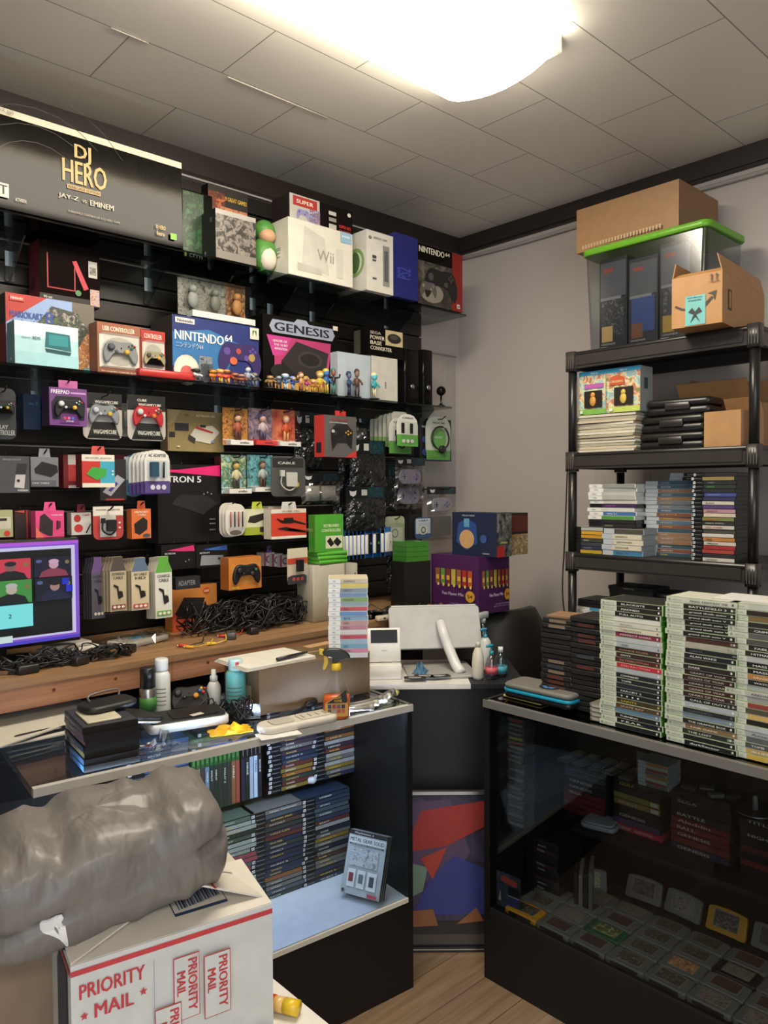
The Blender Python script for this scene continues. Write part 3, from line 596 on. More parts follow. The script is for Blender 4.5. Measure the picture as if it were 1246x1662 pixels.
pad_box('orange and white boxed grey gamepad next to the aqua box', 158, 228, 607, 526, 2.53, Z2, '#94583c', 'USB CONTROLLER', '#8d8c8c', '#8a5a42')
pad_box('red headed boxed gold gamepad behind the orange gamepad box', 229, 268, 610, 537, 2.60, Z2, '#b0322c', 'CONTROLLER', '#a59a78', '#a03028', r=.9)
shelf_box('console_box', 'blue console box with purple gamepad picture and white Japanese lettering', 'box', 280, 420, 625, 521, 2.58, .17, '#232a6a/s', z=Z2,
    front=[('r', 0, 0, 1, 1, '#24306f'), ('p', [(0, .25), (.6, .2), (.75, .7), (.4, .85), (0, .75)], '#2f6ea5'), ('e', .15, .2, .14, .23, '#d8cfb4'), ('e', .15, .2, .12, .2, '#e6dfcc'), ('e', .15, .17, .07, .1, '#c8605a'), ('r', .03, .89, .24, .97, '#d8d4cc'), ('t', 'Nintendo', .05, .905, .045, '#1d2a60', .17),
           ('t', 'NINTENDO', .02, .64, .14, '#e8e6de', .55), ('t', '64', .58, .71, .1, '#e8e6de', .09), ('t', 'ニンテンドウ64', .03, .53, .08, '#aab4cc', .3),
           ('pad', .76, .5, .52, '#33265c', '#5a4a90'), ('e', .68, .42, .045, .06, '#c8623c'), ('e', .74, .58, .03, .045, '#b04a3c'), ('e', .9, .5, .04, .06, '#a88a4c'), ('r', .88, .8, .99, .98, '#d8d2bc'), ('p', [(.91, .84), (.935, .94), (.96, .84), (.96, .94), (.91, .94)], '#3c6a3c')],
    left=[('r', 0, 0, 1, 1, '#3a342e'), ('t', 'NINTENDO 64', .7, .08, .3, '#9a9484', .85, 90)])
t = thing('figure_pack', 'three-figure clear toy pack with white base strip on blue box', 'toy pack', (0, 0, 0))
x0, x1, z0, z1 = on_wall(296, 405, 2.60, 521, 462); t.location = ((x0 + x1) / 2, 2.63 - 2.8, z0 + .012); w = x1 - x0; h = z1 - z0
MB().box(-w / 2, w / 2, .005, .008, .0, h, 'art:#6a6a62,#4a4c48,#8e8c82,#2c2c2a:22').box(w * .2, w * .5, .0035, .005, 0, h, 'art:#a8683c,#c89060,#6a4a34,#403830:40').build('card', t)
MB().box(-w * .38, w * .56, -.042, .003, -.009, .014, '#dcd9d2').text('amiibo', 0, 0, 0, .01, '#444444').build('base_strip', t)
MB().box(-w / 2, w / 2, -.04, -.039, .015, h, CLEAR).box(-w / 2, w / 2, -.039, .0034, h - .001, h, CLEAR).build('clear_shell', t)
for i, c in enumerate(('#9a9a94', '#77776c', '#b07a44')):
    MB().ball((-w * .33 + i * w * .33, -.018, h * .42), (.022, .014, .03), c).ball((-w * .33 + i * w * .33, -.018, h * .7), .016, c).build('toy_figure', t)
shelf_box('console_box', 'black and pink console box printed with a retro console', 'box', 427, 548, 637, 519, 2.60, .13, '#141210/g', z=Z2,
    front=[('p', [(.08, .86), (.12, .95), (.4, .95), (.44, 1.0), (.56, 1.0), (.6, .95), (.92, .95), (.96, .86), (.92, .78), (.12, .78)], '#9aa2b4'), ('t', 'GENESIS', .14, .81, .11, '#1b1d2a', .74), ('p', [(.14, .05), (.84, .05), (.9, .74), (.14, .74)], '#b03a6e'), ('p', [(.14, .05), (.84, .05), (.7, .3), (.14, .36)], '#cf9a4c'), ('p', [(.04, .74), (.36, .74), (.26, .5), (.12, .48)], '#c0408a'), ('t', 'LEADER OF', .12, .66, .03, '#e8d8dc', .18), ('t', 'THE 16-BIT', .13, .61, .03, '#e8d8dc', .18), ('t', 'REVOLUTION', .14, .56, .03, '#e8d8dc', .16),
           ('p', [(.22, .42), (.42, .7), (.86, .6), (.8, .25), (.45, .22)], '#2c2828'), ('e', .6, .48, .17, .11, '#3d3838'), ('e', .6, .48, .13, .08, '#221e1e'), ('p', [(.22, .42), (.45, .22), (.45, .17), (.22, .36)], '#171414'), ('e', .22, .28, .14, .1, '#1e1b1a'), ('r', .92, .93, .99, .99, '#d8d0b8'), ('t', 'SEGA', .78, .3, .03, '#b83a50', .1)])
# low front goods on the second shelf
Y2 = lambda k: k - 2.8
b = MB(); b.rbox(-.11, .11, -.03, .03, 0, .028, .01, '#b0302c/s', .004); tag(b.build('gadget_case', None, (KX(270, 2.52), 2.535 - 2.8, Z2)), 'flat red plastic case lying before the boxed gamepads', 'case')
x0, x1, z0, z1 = on_wall(322, 350, 2.52, 616, 572); t = thing('figure_pack', 'small grey carded figure pack leaning before the blue console box', 'toy pack', ((x0 + x1) / 2, 2.53 - 2.8, Z2))
MB().box(-.027, .027, 0, .002, 0, z1 - z0, 'art:#5c6468,#3c4246,#8a9094,#23282a:40').build('card', t); MB().box(-.02, .02, -.018, -.0005, .008, z1 - z0 - .03, ACRYL).build('blister', t)
def figurine(label, px, k, h, c, sc=1.0, grp=None, z=None, pose=0):
    """a small generic toy figure: base, legs, body, arms, head"""
    t = thing('toy_figure', label, 'figurine', (KX(px, k), k - 2.8, z if z else Z2), rnd.uniform(-25, 25), grp); a, b_, c_ = c
    MB().lathe([(.018 * sc, 0), (.018 * sc, .003)], '#2b2b2e/s', 14).build('base', t)
    m = MB()
    for s in (-1, 1): m.tube([(s * .006, 0, .003), (s * .007, -.002, h * .22), (s * .005, 0, h * .42)], [.0055, .0045, .006], b_, 8)
    m.ball((0, 0, h * .5), (.0115 * sc, .009, h * .16), a, 10, 8)
    for s in (-1, 1): m.tube([(s * .009, 0, h * .6), (s * (.018 + .006 * pose), -.006, h * (.5 + .12 * pose)), (s * (.02 + .004 * pose), -.013, h * (.42 + .3 * pose))], [.0045, .004, .0045], a, 8)
    m.build('body', t)
    MB().ball((0, -.001, h * .78), (.011 * sc, .011 * sc, h * .13), c_, 10, 8).build('head', t)
    MB().ball((0, .002, h * .84), (.0122 * sc, .0122 * sc, h * .11), b_, 10, 8).build('headgear', t)
figs = [(318, 2.515, .05, ('#d8d8d8', '#22242c', '#23252e'), 1.5, 'round black and white bird-like figurine at the start of the row'),
        (345, 2.512, .055, ('#c8742c', '#8a4a20', '#d8a040'), 1.3, 'yellow and orange figurine beside the bird-like one'),
        (357, 2.508, .058, ('#d85a28', '#d8b040', '#e0b068'), 1.3, 'orange-red figurine with yellow head'),
        (368, 2.512, .06, ('#b83c28', '#d09028', '#8a5a34'), 1.2, 'small red and gold figurine with raised arms'),
        (380, 2.51, .052, ('#7a4028', '#503020', '#c88a68'), 1.5, 'stocky brown figurine with pale round face'),
        (391, 2.51, .05, ('#8c4630', '#40261c', '#d09a7a'), 1.4, 'low brown and pink figurine before the blue box edge'),
        (402, 2.515, .085, ('#9a9ea8', '#3c4048', '#c8ccd4'), 1.0, 'tall silver and black armoured figurine at the shelf joint'),
        (413, 2.51, .06, ('#4a4440', '#6a6a72', '#8a7a6a'), 1.1, 'dark grey figurine at the shelf joint'),
        (438, 2.50, .055, ('#8a6a3c', '#5c4a30', '#c09a60'), 1.2, 'golden brown figurine at the start of the pink box row'),
        (452, 2.505, .06, ('#3c4858', '#262c38', '#a8b0b8'), 1.1, 'slate blue figurine before the pink console box'),
        (463, 2.505, .07, ('#5a84b8', '#d0d8e0', '#a8c4dc'), 1.3, 'pale blue and white figurine before the pink console box'),
        (475, 2.505, .062, ('#2c4a80', '#8aa0c0', '#d0b090'), 1.1, 'navy figurine with light headgear'),
        (488, 2.505, .085, ('#c89a68', '#8a5a3c', '#e0c090'), 1.0, 'tall tan figurine with raised arms before the pink box'),
        (497, 2.51, .07, ('#b0487a', '#d8b060', '#d8a888'), 1.0, 'pink and gold figurine before the pink console box'),
        (508, 2.505, .06, ('#a86a2c', '#c8a040', '#d8b088'), 1.1, 'bronze figurine with yellow headgear'),
        (519, 2.505, .1, ('#c8a83c', '#b8903c', '#d8c890'), 1.4, 'largest yellow figurine with blue ball cap beside it'),
        (529, 2.51, .115, ('#2f6aa8', '#c8b840', '#3f78b8'), 1.2, 'blue headed tall figurine near the pink box edge'),
        (541, 2.505, .12, ('#2a2c2c', '#3c7a70', '#8a5a44'), .9, 'dark teal tall figurine at the end of the row')]
for px, k, h, c, sc, lb in figs: figurine(lb, px, k, h, c, sc, 'figurines on the second glass shelf', pose=rnd.choice((0, 0, 1)))
# right part of the second shelf
lbx = shelf_box('console_box', 'plain pale blue white box behind the two dark figurines', 'box', 548, 601, 650, 574, 2.55, .12, '#b9c4cc/s', z=Z2)
wx = shelf_box('console_box', 'plain off-white box standing right behind the teal figurine', 'box', 603, 645, 652, 580, 2.56, .12, '#d3d0c4/s', z=Z2, front=[('r', .5, .3, .56, .45, '#8c8a80')])
zt = max(on_wall(548, 601, 2.55, 0, 574)[3], on_wall(603, 645, 2.56, 0, 580)[3]) + .001
shelf_box('accessory_box', 'black converter box lying across the two pale boxes', 'box', 597, 654, 572, 533, 2.56, .1, '#12100f/g', z=zt,
    front=[('t', 'SEGA', .06, .74, .1, '#b8b0a0', .3), ('t', 'POWER', .06, .56, .13, '#d8cfb8', .4), ('t', 'BASE', .06, .38, .13, '#d8cfb8', .32), ('t', 'CONVERTER', .06, .2, .13, '#d8cfb8', .6), ('r', .48, .42, .98, .95, '#c9b98e'), ('e', .73, .68, .2, .17, '#2a2724'), ('e', .72, .72, .12, .08, '#4a4642')],
    left=[('r', .05, .1, .5, .9, '#4a443c')])
for px, h, c, lb in ((566, .115, ('#33486a', '#2a3858', '#5a6a88'), 'dark blue winged figurine before the pale blue box'), (579, .13, ('#5a3c34', '#3c2c2c', '#8a6a58'), 'dark brown caped figurine before the pale blue box')): figurine(lb, px, 2.505, h, c, 1.0)
figurine('teal and cream robot figurine before the off-white box', 607, 2.505, .125, ('#3fa5b0', '#e0d8b0', '#5ac0c8'), 1.3)
for i, (px0, px1, lb) in enumerate(((657, 681, 'first black console standing upright beside the off-white box'), (687, 703, 'black console standing upright at the end of the glass shelf'))):
    x0, x1, z0, z1 = on_wall(px0, px1, 2.58, 660, 568, Z2); w = x1 - x0; h = z1 - z0
    t = thing('game_console', lb, 'console', ((x0 + x1) / 2, 2.58 - 2.8 + .1, Z2), 0, None)
    b = MB(); b.rbox(-w / 2, w / 2, -.1, .1, 0, h, .012, '#141312/g', .004); b.build('body', t)
    b = MB(); b.X = Matrix.Translation((0, -.1, h * .34)) @ Matrix.Rotation(math.pi / 2, 4, 'X'); b.lathe([(.012, 0), (.012, .003), (.008, .004)], '#b8b8b8/m', 16); b.build('power_button', t)
t = thing('arcade_stick', 'black ball-top joystick lever at the very end of the shelf', 'joystick', (KX(718, 2.52), 2.53 - 2.8, Z2))
MB().lathe([(.02, 0), (.02, .004), (.008, .01), (.005, .02), (.005, .055)], '#0e0d0d/s', 16).build('shaft', t); MB().ball((0, 0, .075), .023, '#14110f/g', 18, 12).build('ball_top', t)
# ------------------------------------------------------------------ packs hanging on pegs and leaning on the slatted wall
def hang(name, label, cat, px0, px1, pyt, pyb, k=2.58, d=.05, body='#333333', tab=None, group=None, rz=0, z=None, **f):
    if z is None and not tab:
        a = on_wall(px0, px1, k, pyb, pyt)
        if a[1] < SX1: hook((a[0] + a[1]) / 2, 0, a[3] - .004, k - 2.8 + d)
    return shelf_box(name, label, cat, px0, px1, pyb, pyt, k, d, body, z, rz, group, tab or None, **f)
def blister(name, label, cat, px0, px1, pyt, pyb, k, card, front=(), dev=None, shell=.03, group=None, round_=.02, rz=0):
    """carded pack under a clear shell, holding DEV: a function that builds the device mesh in a frame facing outwards"""
    x0, x1, z0, z1 = on_wall(px0, px1, k, pyb, pyt); w = x1 - x0; h = z1 - z0; y = k - 2.8
    t = thing(name, label, cat, ((x0 + x1) / 2, y + shell, z0), rz, group)
    F = Matrix.Rotation(math.pi / 2, 4, 'X')
    b = MB(); b.X = F; b.rbox(-w / 2, w / 2, 0, h, -.002, 0, min(round_, w * .4), card); b.X = Matrix()
    if front: face(b, (-w / 2, 0, 0), (1, 0, 0), (0, 0, 1), w, h, front)
    b.build('card', t)
    if dev: g = MB(); g.X = Matrix.Translation((0, -.004, 0)) @ F; n, col = dev(g, w, h); g.build(n, t)
    s = MB(); s.X = Matrix.Translation((0, -.0035, 0)) @ F; s.rbox(-w * .44, w * .44, h * .06, h * .74, shell - .002, shell, min(.015, w * .2), CLEAR)
    for a, c in ((h * .06, h * .062), (h * .738, h * .74)): s.box(-w * .4, w * .4, a, c, 0, shell - .002, CLEAR)
    s.build('clear_shell', t)
    if (x0 + x1) / 2 < SX1 - .02: hook((x0 + x1) / 2, 0, z1 - .012, y)
    return t
def dev_pad(c, r=.72, c1='#d0d0d0', c2='#d8b030', yy=.48):
    def f(g, w, h): g.X = g.X @ Matrix.Translation((0, h * yy, 0)); gamepad(g, w * r, c, c1, c2, .014); return 'gamepad', c
    return f
def dev_cable(c='#17171a', plug=True):
    def f(g, w, h):
        g.tube(smooth_loop([(-w * .2, h * .6, .008), (-w * .24, h * .3, .008), (0, h * .15, .008), (w * .2, h * .3, .008), (w * .16, h * .55, .008)], 5, False), .003, c, 6)
        if plug: g.rbox(-w * .1, w * .2, h * .25, h * .6, 0, .016, .004, c); g.box(w * -.27, -w * .15, h * .5, h * .65, .001, .012, c)
        return 'charger', c
    return f
def dev_block(c, x0=.25, x1=.75, y0=.2, y1=.6, t=.015):
    def f(g, w, h): g.rbox((x0 - .5) * w, (x1 - .5) * w, y0 * h, y1 * h, 0, t, .003, c, .002); return 'device', c
    return f
# row A ---------------------------------------------------------------
blister('controller_pack', 'black shell pack with black gamepad beside the shelf end', 'pack', -14, 31, 628, 712, 2.52, '#2a2c2e', [('t', 'PLAY', .3, .2, .08, '#b8b8b4', .4), ('t', 'CONTROLLER', .1, .08, .1, '#b8b8b4', .85)], dev_pad('#1a1b1d', .8, yy=.62))
hang('accessory_box', 'dark blue box hanging deep behind the purple gamepad box', 'box', 38, 66, 640, 697, 2.66, .06, '#1b3350', front=[('r', .3, .7, .6, .76, '#3a5a80'), ('r', .7, .7, .85, .8, '#3a5a80')])
x0, x1, z0, z1 = on_wall(80, 141, 2.50, 691, 630); w, h = x1 - x0, z1 - z0
t = thing('controller_box', 'purple windowed box holding a black gamepad', 'box', ((x0 + x1) / 2, 2.5 - 2.8 + .035, z0)); PR = '#6a3c78'
b = MB(); carton(b, w, .07, h, '#3c2446', front=[('r', 0, 0, 1, 1, PR), ('t', 'FREEPAD', .05, .84, .1, '#e8e0ec', .48), ('r', .56, .85, .97, .9, '#b888b8'), ('p', [(.08, .16), (.05, .6), (.18, .78), (.82, .78), (.95, .6), (.92, .16)], '#1a1420'), ('p', [(.25, .06), (.3, .32), (.72, .32), (.8, .06)], '#5a2a68'), ('e', .4, .2, .04, .04, '#c83c50'), ('e', .5, .2, .04, .04, '#d85a88'), ('e', .6, .2, .04, .04, '#3c6ac8'), ('t', 'GAMECUBE', .42, .1, .04, '#d8c8dc', .2)])
b.build('carton', t); g = MB(); g.X = Matrix.Translation((0, -.039, h * .5)) @ Matrix.Rotation(math.pi / 2, 4, 'X'); gamepad(g, w * .78, '#17171a', '#c8c8c8', '#d8b030', .01); g.build('gamepad', t)
g = MB(); g.box(-.03, .03, -.0352, -.0345, h, h + .024, '#b05a90'); g.build('hang_tab', t); hook((x0 + x1) / 2, 0, h + z0 + .015, -.3)
blister('controller_pack', 'carded silver gamepad with black card hanging beside the purple box', 'pack', 143, 207, 636, 712, 2.50, '#b8b0a8', [('r', 0, .66, 1, 1, '#141414'), ('p', [(.1, .02), (.25, .38), (.8, .38), (.95, .02)], '#161414'), ('t', 'Wii/GAMECUBE', .3, .78, .06, '#d8d4c8', .6), ('t', 'Wii/GAMECUBE', .25, .12, .09, '#e0dccf', .6)], dev_pad('#8d8f94', .78, '#c8c8cc', '#d8b030', .56), .045)
blister('controller_pack', 'spare grey pack half hidden behind the red gamepad', 'pack', 196, 226, 640, 708, 2.60, '#a8a09a', [('r', 0, .8, 1, 1, '#1b1b1b')], dev_block('#8a8478'), .03)
blister('controller_pack', 'carded bright red gamepad with black card', 'pack', 216, 278, 640, 714, 2.49, '#b8b0a8', [('r', 0, .66, 1, 1, '#141414'), ('p', [(.1, .02), (.25, .38), (.8, .38), (.95, .02)], '#161414'), ('t', 'CUBE', .25, .86, .05, '#d8d4c8', .25), ('t', 'Wii/GAMECUBE', .28, .76, .06, '#d8d4c8', .6), ('t', 'Wii/GAMECUBE', .25, .12, .09, '#e0dccf', .6)], dev_pad('#b8222a', .8, '#d8d0cc', '#d87830', .56), .045)
hang('console_box', 'khaki gold box picturing a white and black retro console', 'box', 272, 363, 667, 733, 2.66, .06, '#8c7c54/s', front=[('p', [(0, 1), (.22, 1), (.12, .7), (0, .6)], '#a8986c'), ('t', 'HD', .3, .86, .05, '#5a4c30', .07), ('t', 'RETRON HD', .5, .86, .05, '#d8ccaa', .34), ('r', .12, .5, .36, .68, '#2c2a2a'), ('r', .02, .34, .12, .46, '#26221f'), ('p', [(.34, .3), (.48, .6), (.78, .66), (.92, .5), (.74, .2)], '#c9c2b0'), ('p', [(.34, .3), (.36, .42), (.48, .32), (.46, .2)], '#33302c'), ('p', [(.46, .57), (.78, .46), (.8, .5), (.5, .62)], '#a8322c'), ('r', .56, .6, .66, .66, '#26221f'), ('e', .78, .26, .03, .03, '#7a8ab8'), ('r', .15, .1, .2, .13, '#d8ccaa')], right=[('r', 0, 0, 1, 1, '#a03c30')])
def amiibo(label, px0, px1, pyt, pyb, art, fc, strip='#dcd9d2', k=2.56):
    x0, x1, z0, z1 = on_wall(px0, px1, k, pyb, pyt); w, h = x1 - x0, z1 - z0
    t = thing('figure_pack', label, 'toy pack', ((x0 + x1) / 2, k - 2.8 + .04, z0), 0, 'boxed collectible figures on pegs')
    MB().box(-w / 2, w / 2, 0, .002, 0, h, art).box(-w / 2, w / 2, -.001, 0, h * .14, h * .16, strip).build('card', t)
    b = MB(); b.box(-w * .4, w * .5, -.04, -.0015, 0, .018, strip); face(b, (-w * .4, -.04, 0), (1, 0, 0), (0, 0, 1), w * .9, .018, [('t', 'amiibo', .4, .25, .5, '#3c3c3c', .4)]); b.build('base_strip', t)
    MB().box(-w * .48, w * .48, -.038, -.037, .019, h * .98, CLEAR).box(w * .475, w * .48, -.037, -.0015, .019, h * .98, CLEAR).build('clear_shell', t)
    a, b_, c = fc; m = MB()
    for s in (-1, 1): m.tube([(s * .008, -.018, .02), (s * .007, -.018, h * .42)], .006, b_, 8); m.tube([(s * .012, -.018, h * .56), (s * .022, -.022, h * .4)], .0045, a, 8)
    m.ball((0, -.018, h * .48), (.015, .011, h * .15), a).ball((0, -.019, h * .72), (.014, .013, h * .1), c).ball((0, -.016, h * .76), (.015, .014, h * .09), b_); m.build('toy_figure', t)
    hook((x0 + x1) / 2, 0, z1 - .01, k - 2.8)
amiibo('boxed figure with orange and brown backing card', 370, 411, 661, 722, 'art:#8a4a2c,#3c2a38,#c88a3c,#5a2c30:20', ('#b05a3c', '#5c2c2c', '#d8b090'))
amiibo('boxed figure with dusky violet backing card', 412, 450, 662, 722, 'art:#5a5478,#33304c,#8a7a8e,#c8a090:22', ('#c8b0b8', '#4c466a', '#d8a898'), '#c83c3c')
amiibo('boxed figure with coral red backing card', 450, 488, 664, 724, 'art:#b8483c,#a83a34,#c8604c,#d88a60:14', ('#c8502c', '#d89a60', '#d8b098'))
amiibo('boxed figure with green meadow backing card in lower row', 368, 408, 738, 801, 'art:#6a9a5c,#a8c8d8,#3c6a44,#c8d0a8:20', ('#d8c8a0', '#3a3a2a', '#d8b860'))
amiibo('boxed figure with teal backing card in lower row', 410, 452, 738, 798, 'art:#3c8a94,#2c6a78,#78b4b8,#1f4c58:20', ('#b8b8b0', '#5a3c2c', '#a88a70'))
blister('accessory_pack', 'clear pack with coiled cable and yellow plug beside the figures', 'pack', 449, 500, 740, 806, 2.48, '#4a4a48', [('r', .05, .72, .95, .95, '#232323'), ('t', 'CABLE', .2, .8, .06, '#c8c8c0', .5), ('e', .7, .3, .12, .08, '#c8b040')], dev_cable('#c9c5ba'), .03, rz=-8)
x0, x1, z0, z1 = on_wall(524, 579, 2.42, 742, 675); w, h = x1 - x0, z1 - z0
t = thing('controller_box', 'red sided grey gamepad box hanging forward on its peg', 'box', ((x0 + x1) / 2, 2.42 - 2.8 + .03, z0), 4)
b = MB(); carton(b, w, .06, h, '#b8322e', front=[('r', 0, 0, 1, 1, '#5a5856'), ('p', [(.62, 0), (1, 0), (1, .18)], '#c23632'), ('t', 'WIRELESS CONTROLLER', .22, .88, .04, '#a83c38', .5), ('r', .15, .82, .7, .835, '#b8b4ac'), ('p', [(.22, .15), (.18, .65), (.35, .8), (.7, .8), (.88, .65), (.84, .2), (.68, .35), (.4, .35)], '#232223'), ('pad', .52, .52, .64, '#1b1a1b', '#333133'), ('e', .25, .62, .05, .04, '#b8b8b0'), ('e', .72, .64, .025, .02, '#d89a38'), ('e', .8, .6, .025, .02, '#d89a38'), ('e', .72, .56, .025, .02, '#d89a38'), ('e', .64, .6, .025, .02, '#d89a38')], left=[('r', 0, 0, 1, 1, '#b83430'), ('r', .2, .1, .7, .35, '#1c1716')]); b.build('carton', t)
MB().box(-.03, .03, -.0302, -.0295, h, h + .02, '#c23632').build('hang_tab', t); hook((x0 + x1) / 2, 0, z1 + .01, -.38)
for i in range(6):
    blister('cable_pack', 'pale cable pack, %s of the row beside the green-white packs' % ORD[i].replace('top', 'first'), 'pack', 604 + i * 7, 630 + i * 7, 678 - i * 2, 722 + i, 2.64 - i * .025, '#b4b2a8', [('r', 0, 0, 1, .3, '#7a9a5c')], dev_cable('#8a8880'), .014, 'pale cable packs on one peg')
blister('cable_pack', 'green and white carded cable, lower of two', 'pack', 636, 672, 678, 736, 2.50, '#d3d3c8', [('r', 0, 0, 1, .35, '#5c9a4a'), ('t', 'CHARGE', .2, .85, .05, '#4a5a44', .6)], dev_cable('#1c1c1e'), .02, round_=.05)
blister('cable_pack', 'green and white carded double plug cable, in front', 'pack', 648, 682, 672, 724, 2.44, '#dcdcd0', [('r', 0, 0, 1, .36, '#68ab50'), ('t', 'CABLE', .25, .86, .05, '#4a5a44', .5), ('r', .2, .4, .35, .72, '#1c1c1e'), ('r', .6, .4, .75, .72, '#1c1c1e'), ('e', .3, .16, .08, .06, '#dcdcd0'), ('e', .5, .16, .08, .06, '#dcdcd0'), ('e', .7, .16, .08, .06, '#dcdcd0')], None, .016, round_=.05)
hang('headset_box', 'black and navy accessory box behind the headset pack', 'box', 681, 732, 680, 748, 2.60, .04, '#17191f/s', front=[('t', 'turtle', .06, .78, .06, '#d0d0d0', .3), ('e', .2, .5, .13, .09, '#2f4a78'), ('e', .2, .2, .13, .09, '#2f4a78'), ('e', .42, .12, .07, .06, '#b8b8b0'), ('r', 0, 0, 1, .05, '#2a3c70')], right=())
def dev_headset(g, w, h):
    g.tube(smooth_loop([(w * .34 * math.cos(a * .5236 + 1.2), h * .5 + h * .27 * math.sin(a * .5236 + 1.2), .012) for a in range(12)], 3), .0045, '#151515', 8)
    g.X = g.X @ Matrix.Translation((w * .1, h * .24, 0)); g.lathe([(.02, 0), (.02, .014), (.012, .018)], '#141414', 16); return 'headset', 0
x0, x1, z0, z1 = on_wall(698, 738, 2.56, 744, 678)
blister('headset_pack', 'rounded green and white pack with black headset at the wall end', 'pack', 698, 738, 676, 746, 2.56, '#c9ccc0', [('e', .5, .5, .33, .25, '#6fae58'), ('r', .02, .0, .98, .22, '#5f9e4c'), ('t', 'HEADSET', .34, .5, .05, '#d8e0cc', .32), ('t', 'XBOX 360', .25, .84, .04, '#4a5a44', .5)], dev_headset, .03, round_=.055)
# soft plastic bags with header cards
def soft_bag(name, label, px0, px1, pyt, pyb, k, content, header=True, mt=None, rz=0, sq='#b8b8b0', inner=None, body=None):
    x0, x1, z0, z1 = on_wall(px0, px1, k, pyb, pyt); w, h = x1 - x0, z1 - z0; y = k - 2.8
    t = thing(name, label, 'bag', ((x0 + x1) / 2, y + .03, z0), rz, None); hh = h * .26 if header else 0
    R = random.Random(label); nx, nz = 12, 10; vs = []; hb = h - hh
    for s in (-1, 1):
        for j in range(nz + 1):
            for i in range(nx + 1):
                u = i / nx * 2 - 1; v = j / nz; th = .022 * (1 - abs(u) ** 3) * (math.sin(math.pi * min(1, v * .95 + .05)) ** .6)
                wob = R.uniform(-.005, .005) if 0 < i < nx and 0 < j < nz else R.uniform(-.002, .002)
                vs.append((u * w / 2 * (1 + R.uniform(-.02, .02)), s * th + wob - .002, v * hb + (R.uniform(-.004, .004) if j == 0 else 0)))
    n1 = nx + 1; off = n1 * (nz + 1); fs = []
    for j in range(nz):
        for i in range(nx):
            a = j * n1 + i; fs.append((a, a + 1, a + n1 + 1, a + n1)); fs.append((off + a, off + a + n1, off + a + n1 + 1, off + a + 1))
    mb = MB(); mb.add(vs, fs, mt or 'black wrap', False); mb.build('film', t)
    if header:
        b = MB(); b.box(-w / 2, w / 2, -.003, .0, hb, h, '#17191c/s'); face(b, (-w / 2, -.003, hb), (1, 0, 0), (0, 0, 1), w, hh, [('r', .55, .05, .95, .95, 'art:#17191c,#1d4650,#17191c,#23606a:60'), ('p', [(.08, .7), (.1, .3), (.17, .15), (.24, .3), (.26, .7), (.21, .6), (.13, .6)], '#c9ccd0')] + ([('r', .38, .25, .52, .75, sq)] if sq else []))
        b.build('header_card', t); hook((x0 + x1) / 2, 0, z1 - .012)
    if inner: inner(t, w, hb)
    return t
glass_mat('clear film', (.86, .87, .88, 1), .10, 1.45, .10)
def film_black():
    m, nt, bs = new_mat('black wrap'); bs.inputs['Base Color'].default_value = (.012, .013, .014, 1); bs.inputs['Roughness'].default_value = .12
    tc = nt.nodes.new('ShaderNodeTexCoord'); nz = nt.nodes.new('ShaderNodeTexNoise'); nz.inputs['Scale'].default_value = 26; nz.inputs['Detail'].default_value = 3; bp = nt.nodes.new('ShaderNodeBump'); bp.inputs['Strength'].default_value = 1; bp.inputs['Distance'].default_value = .02
    nt.links.new(tc.outputs['Object'], nz.inputs['Vector']); nt.links.new(nz.outputs['Fac'], bp.inputs['Height']); nt.links.new(bp.outputs[0], bs.inputs['Normal']); MATS['black wrap'] = m
film_black()
def in_pads(n, c='#8d8698'):
    def f(t, w, h):
        for i in range(n):
            g = MB(); zc = h * ((i + .5) / n); r = min(w * .42, .07)
            g.X = Matrix.Translation((0, -.0, zc)) @ Matrix.Rotation(math.pi / 2, 4, 'X'); hh = h / n * .33
            g.prism(rrect(-r, r, -hh, hh, hh * .9, 5), -.008, .006, c, True, .003)
            g.box(-r * .75, -r * .45, -.002, .002, .006, .008, '#2c2a30').box(-r * .62, -r * .58, -hh * .4, hh * .4, .006, .008, '#2c2a30')
            for a, b_, cc in ((.5, .3, '#5a4c90'), (.7, 0, '#7a6cb0'), (.5, -.3, '#5a4c90'), (.3, 0, '#7a6cb0')): g.X = Matrix.Translation((a * r, -.006, zc + b_ * hh)) @ Matrix.Rotation(math.pi / 2, 4, 'X'); g.lathe([(.005, 0), (.005, .003)], cc, 8)
            g.build('gamepad', t)
    return f
def in_block(c, n=2):
    def f(t, w, h):
        g = MB()
        for i in range(n): g.rbox(-w * .42 + i * w * .84 / n, -w * .42 + (i + .85) * w * .84 / n, -.012, .008, h * .15, h * .8, .004, c)
        g.build('contents', t)
    return f
soft_bag('accessory_bag', 'shiny black bag with header card behind the red gamepad box', 484, 530, 668, 760, 2.62, 0)
soft_bag('accessory_bag', 'small clear bag of grey parts above the black bags', 578, 606, 676, 722, 2.66, 0, mt='clear film', inner=in_block('#77756e', 1))
soft_bag('accessory_bag', 'shiny black bag with white printed lines', 574, 632, 714, 802, 2.52, 0)
soft_bag('accessory_bag', 'crumpled black bag left of the white-printed bag', 556, 588, 722, 800, 2.60, 0)
soft_bag('accessory_bag', 'dark bag with teal header beside the twin gamepads', 620, 650, 752, 830, 2.60, 0, sq=None)
soft_bag('accessory_bag', 'silvery clear bag of grey adapters', 496, 558, 768, 818, 2.50, 0, mt='clear film', inner=in_block('#a5a298', 2), sq=None)
soft_bag('accessory_bag', 'low black bag above the blue remote packs', 568, 632, 790, 862, 2.50, 0)
soft_bag('accessory_bag', 'narrow black bag over the green keypad box', 548, 580, 800, 856, 2.58, 0, sq=None)
soft_bag('controller_bag', 'clear bag with upper lilac grey retro gamepad and header card', 648, 696, 742, 792, 2.52, 0, mt='clear film', inner=in_pads(1))
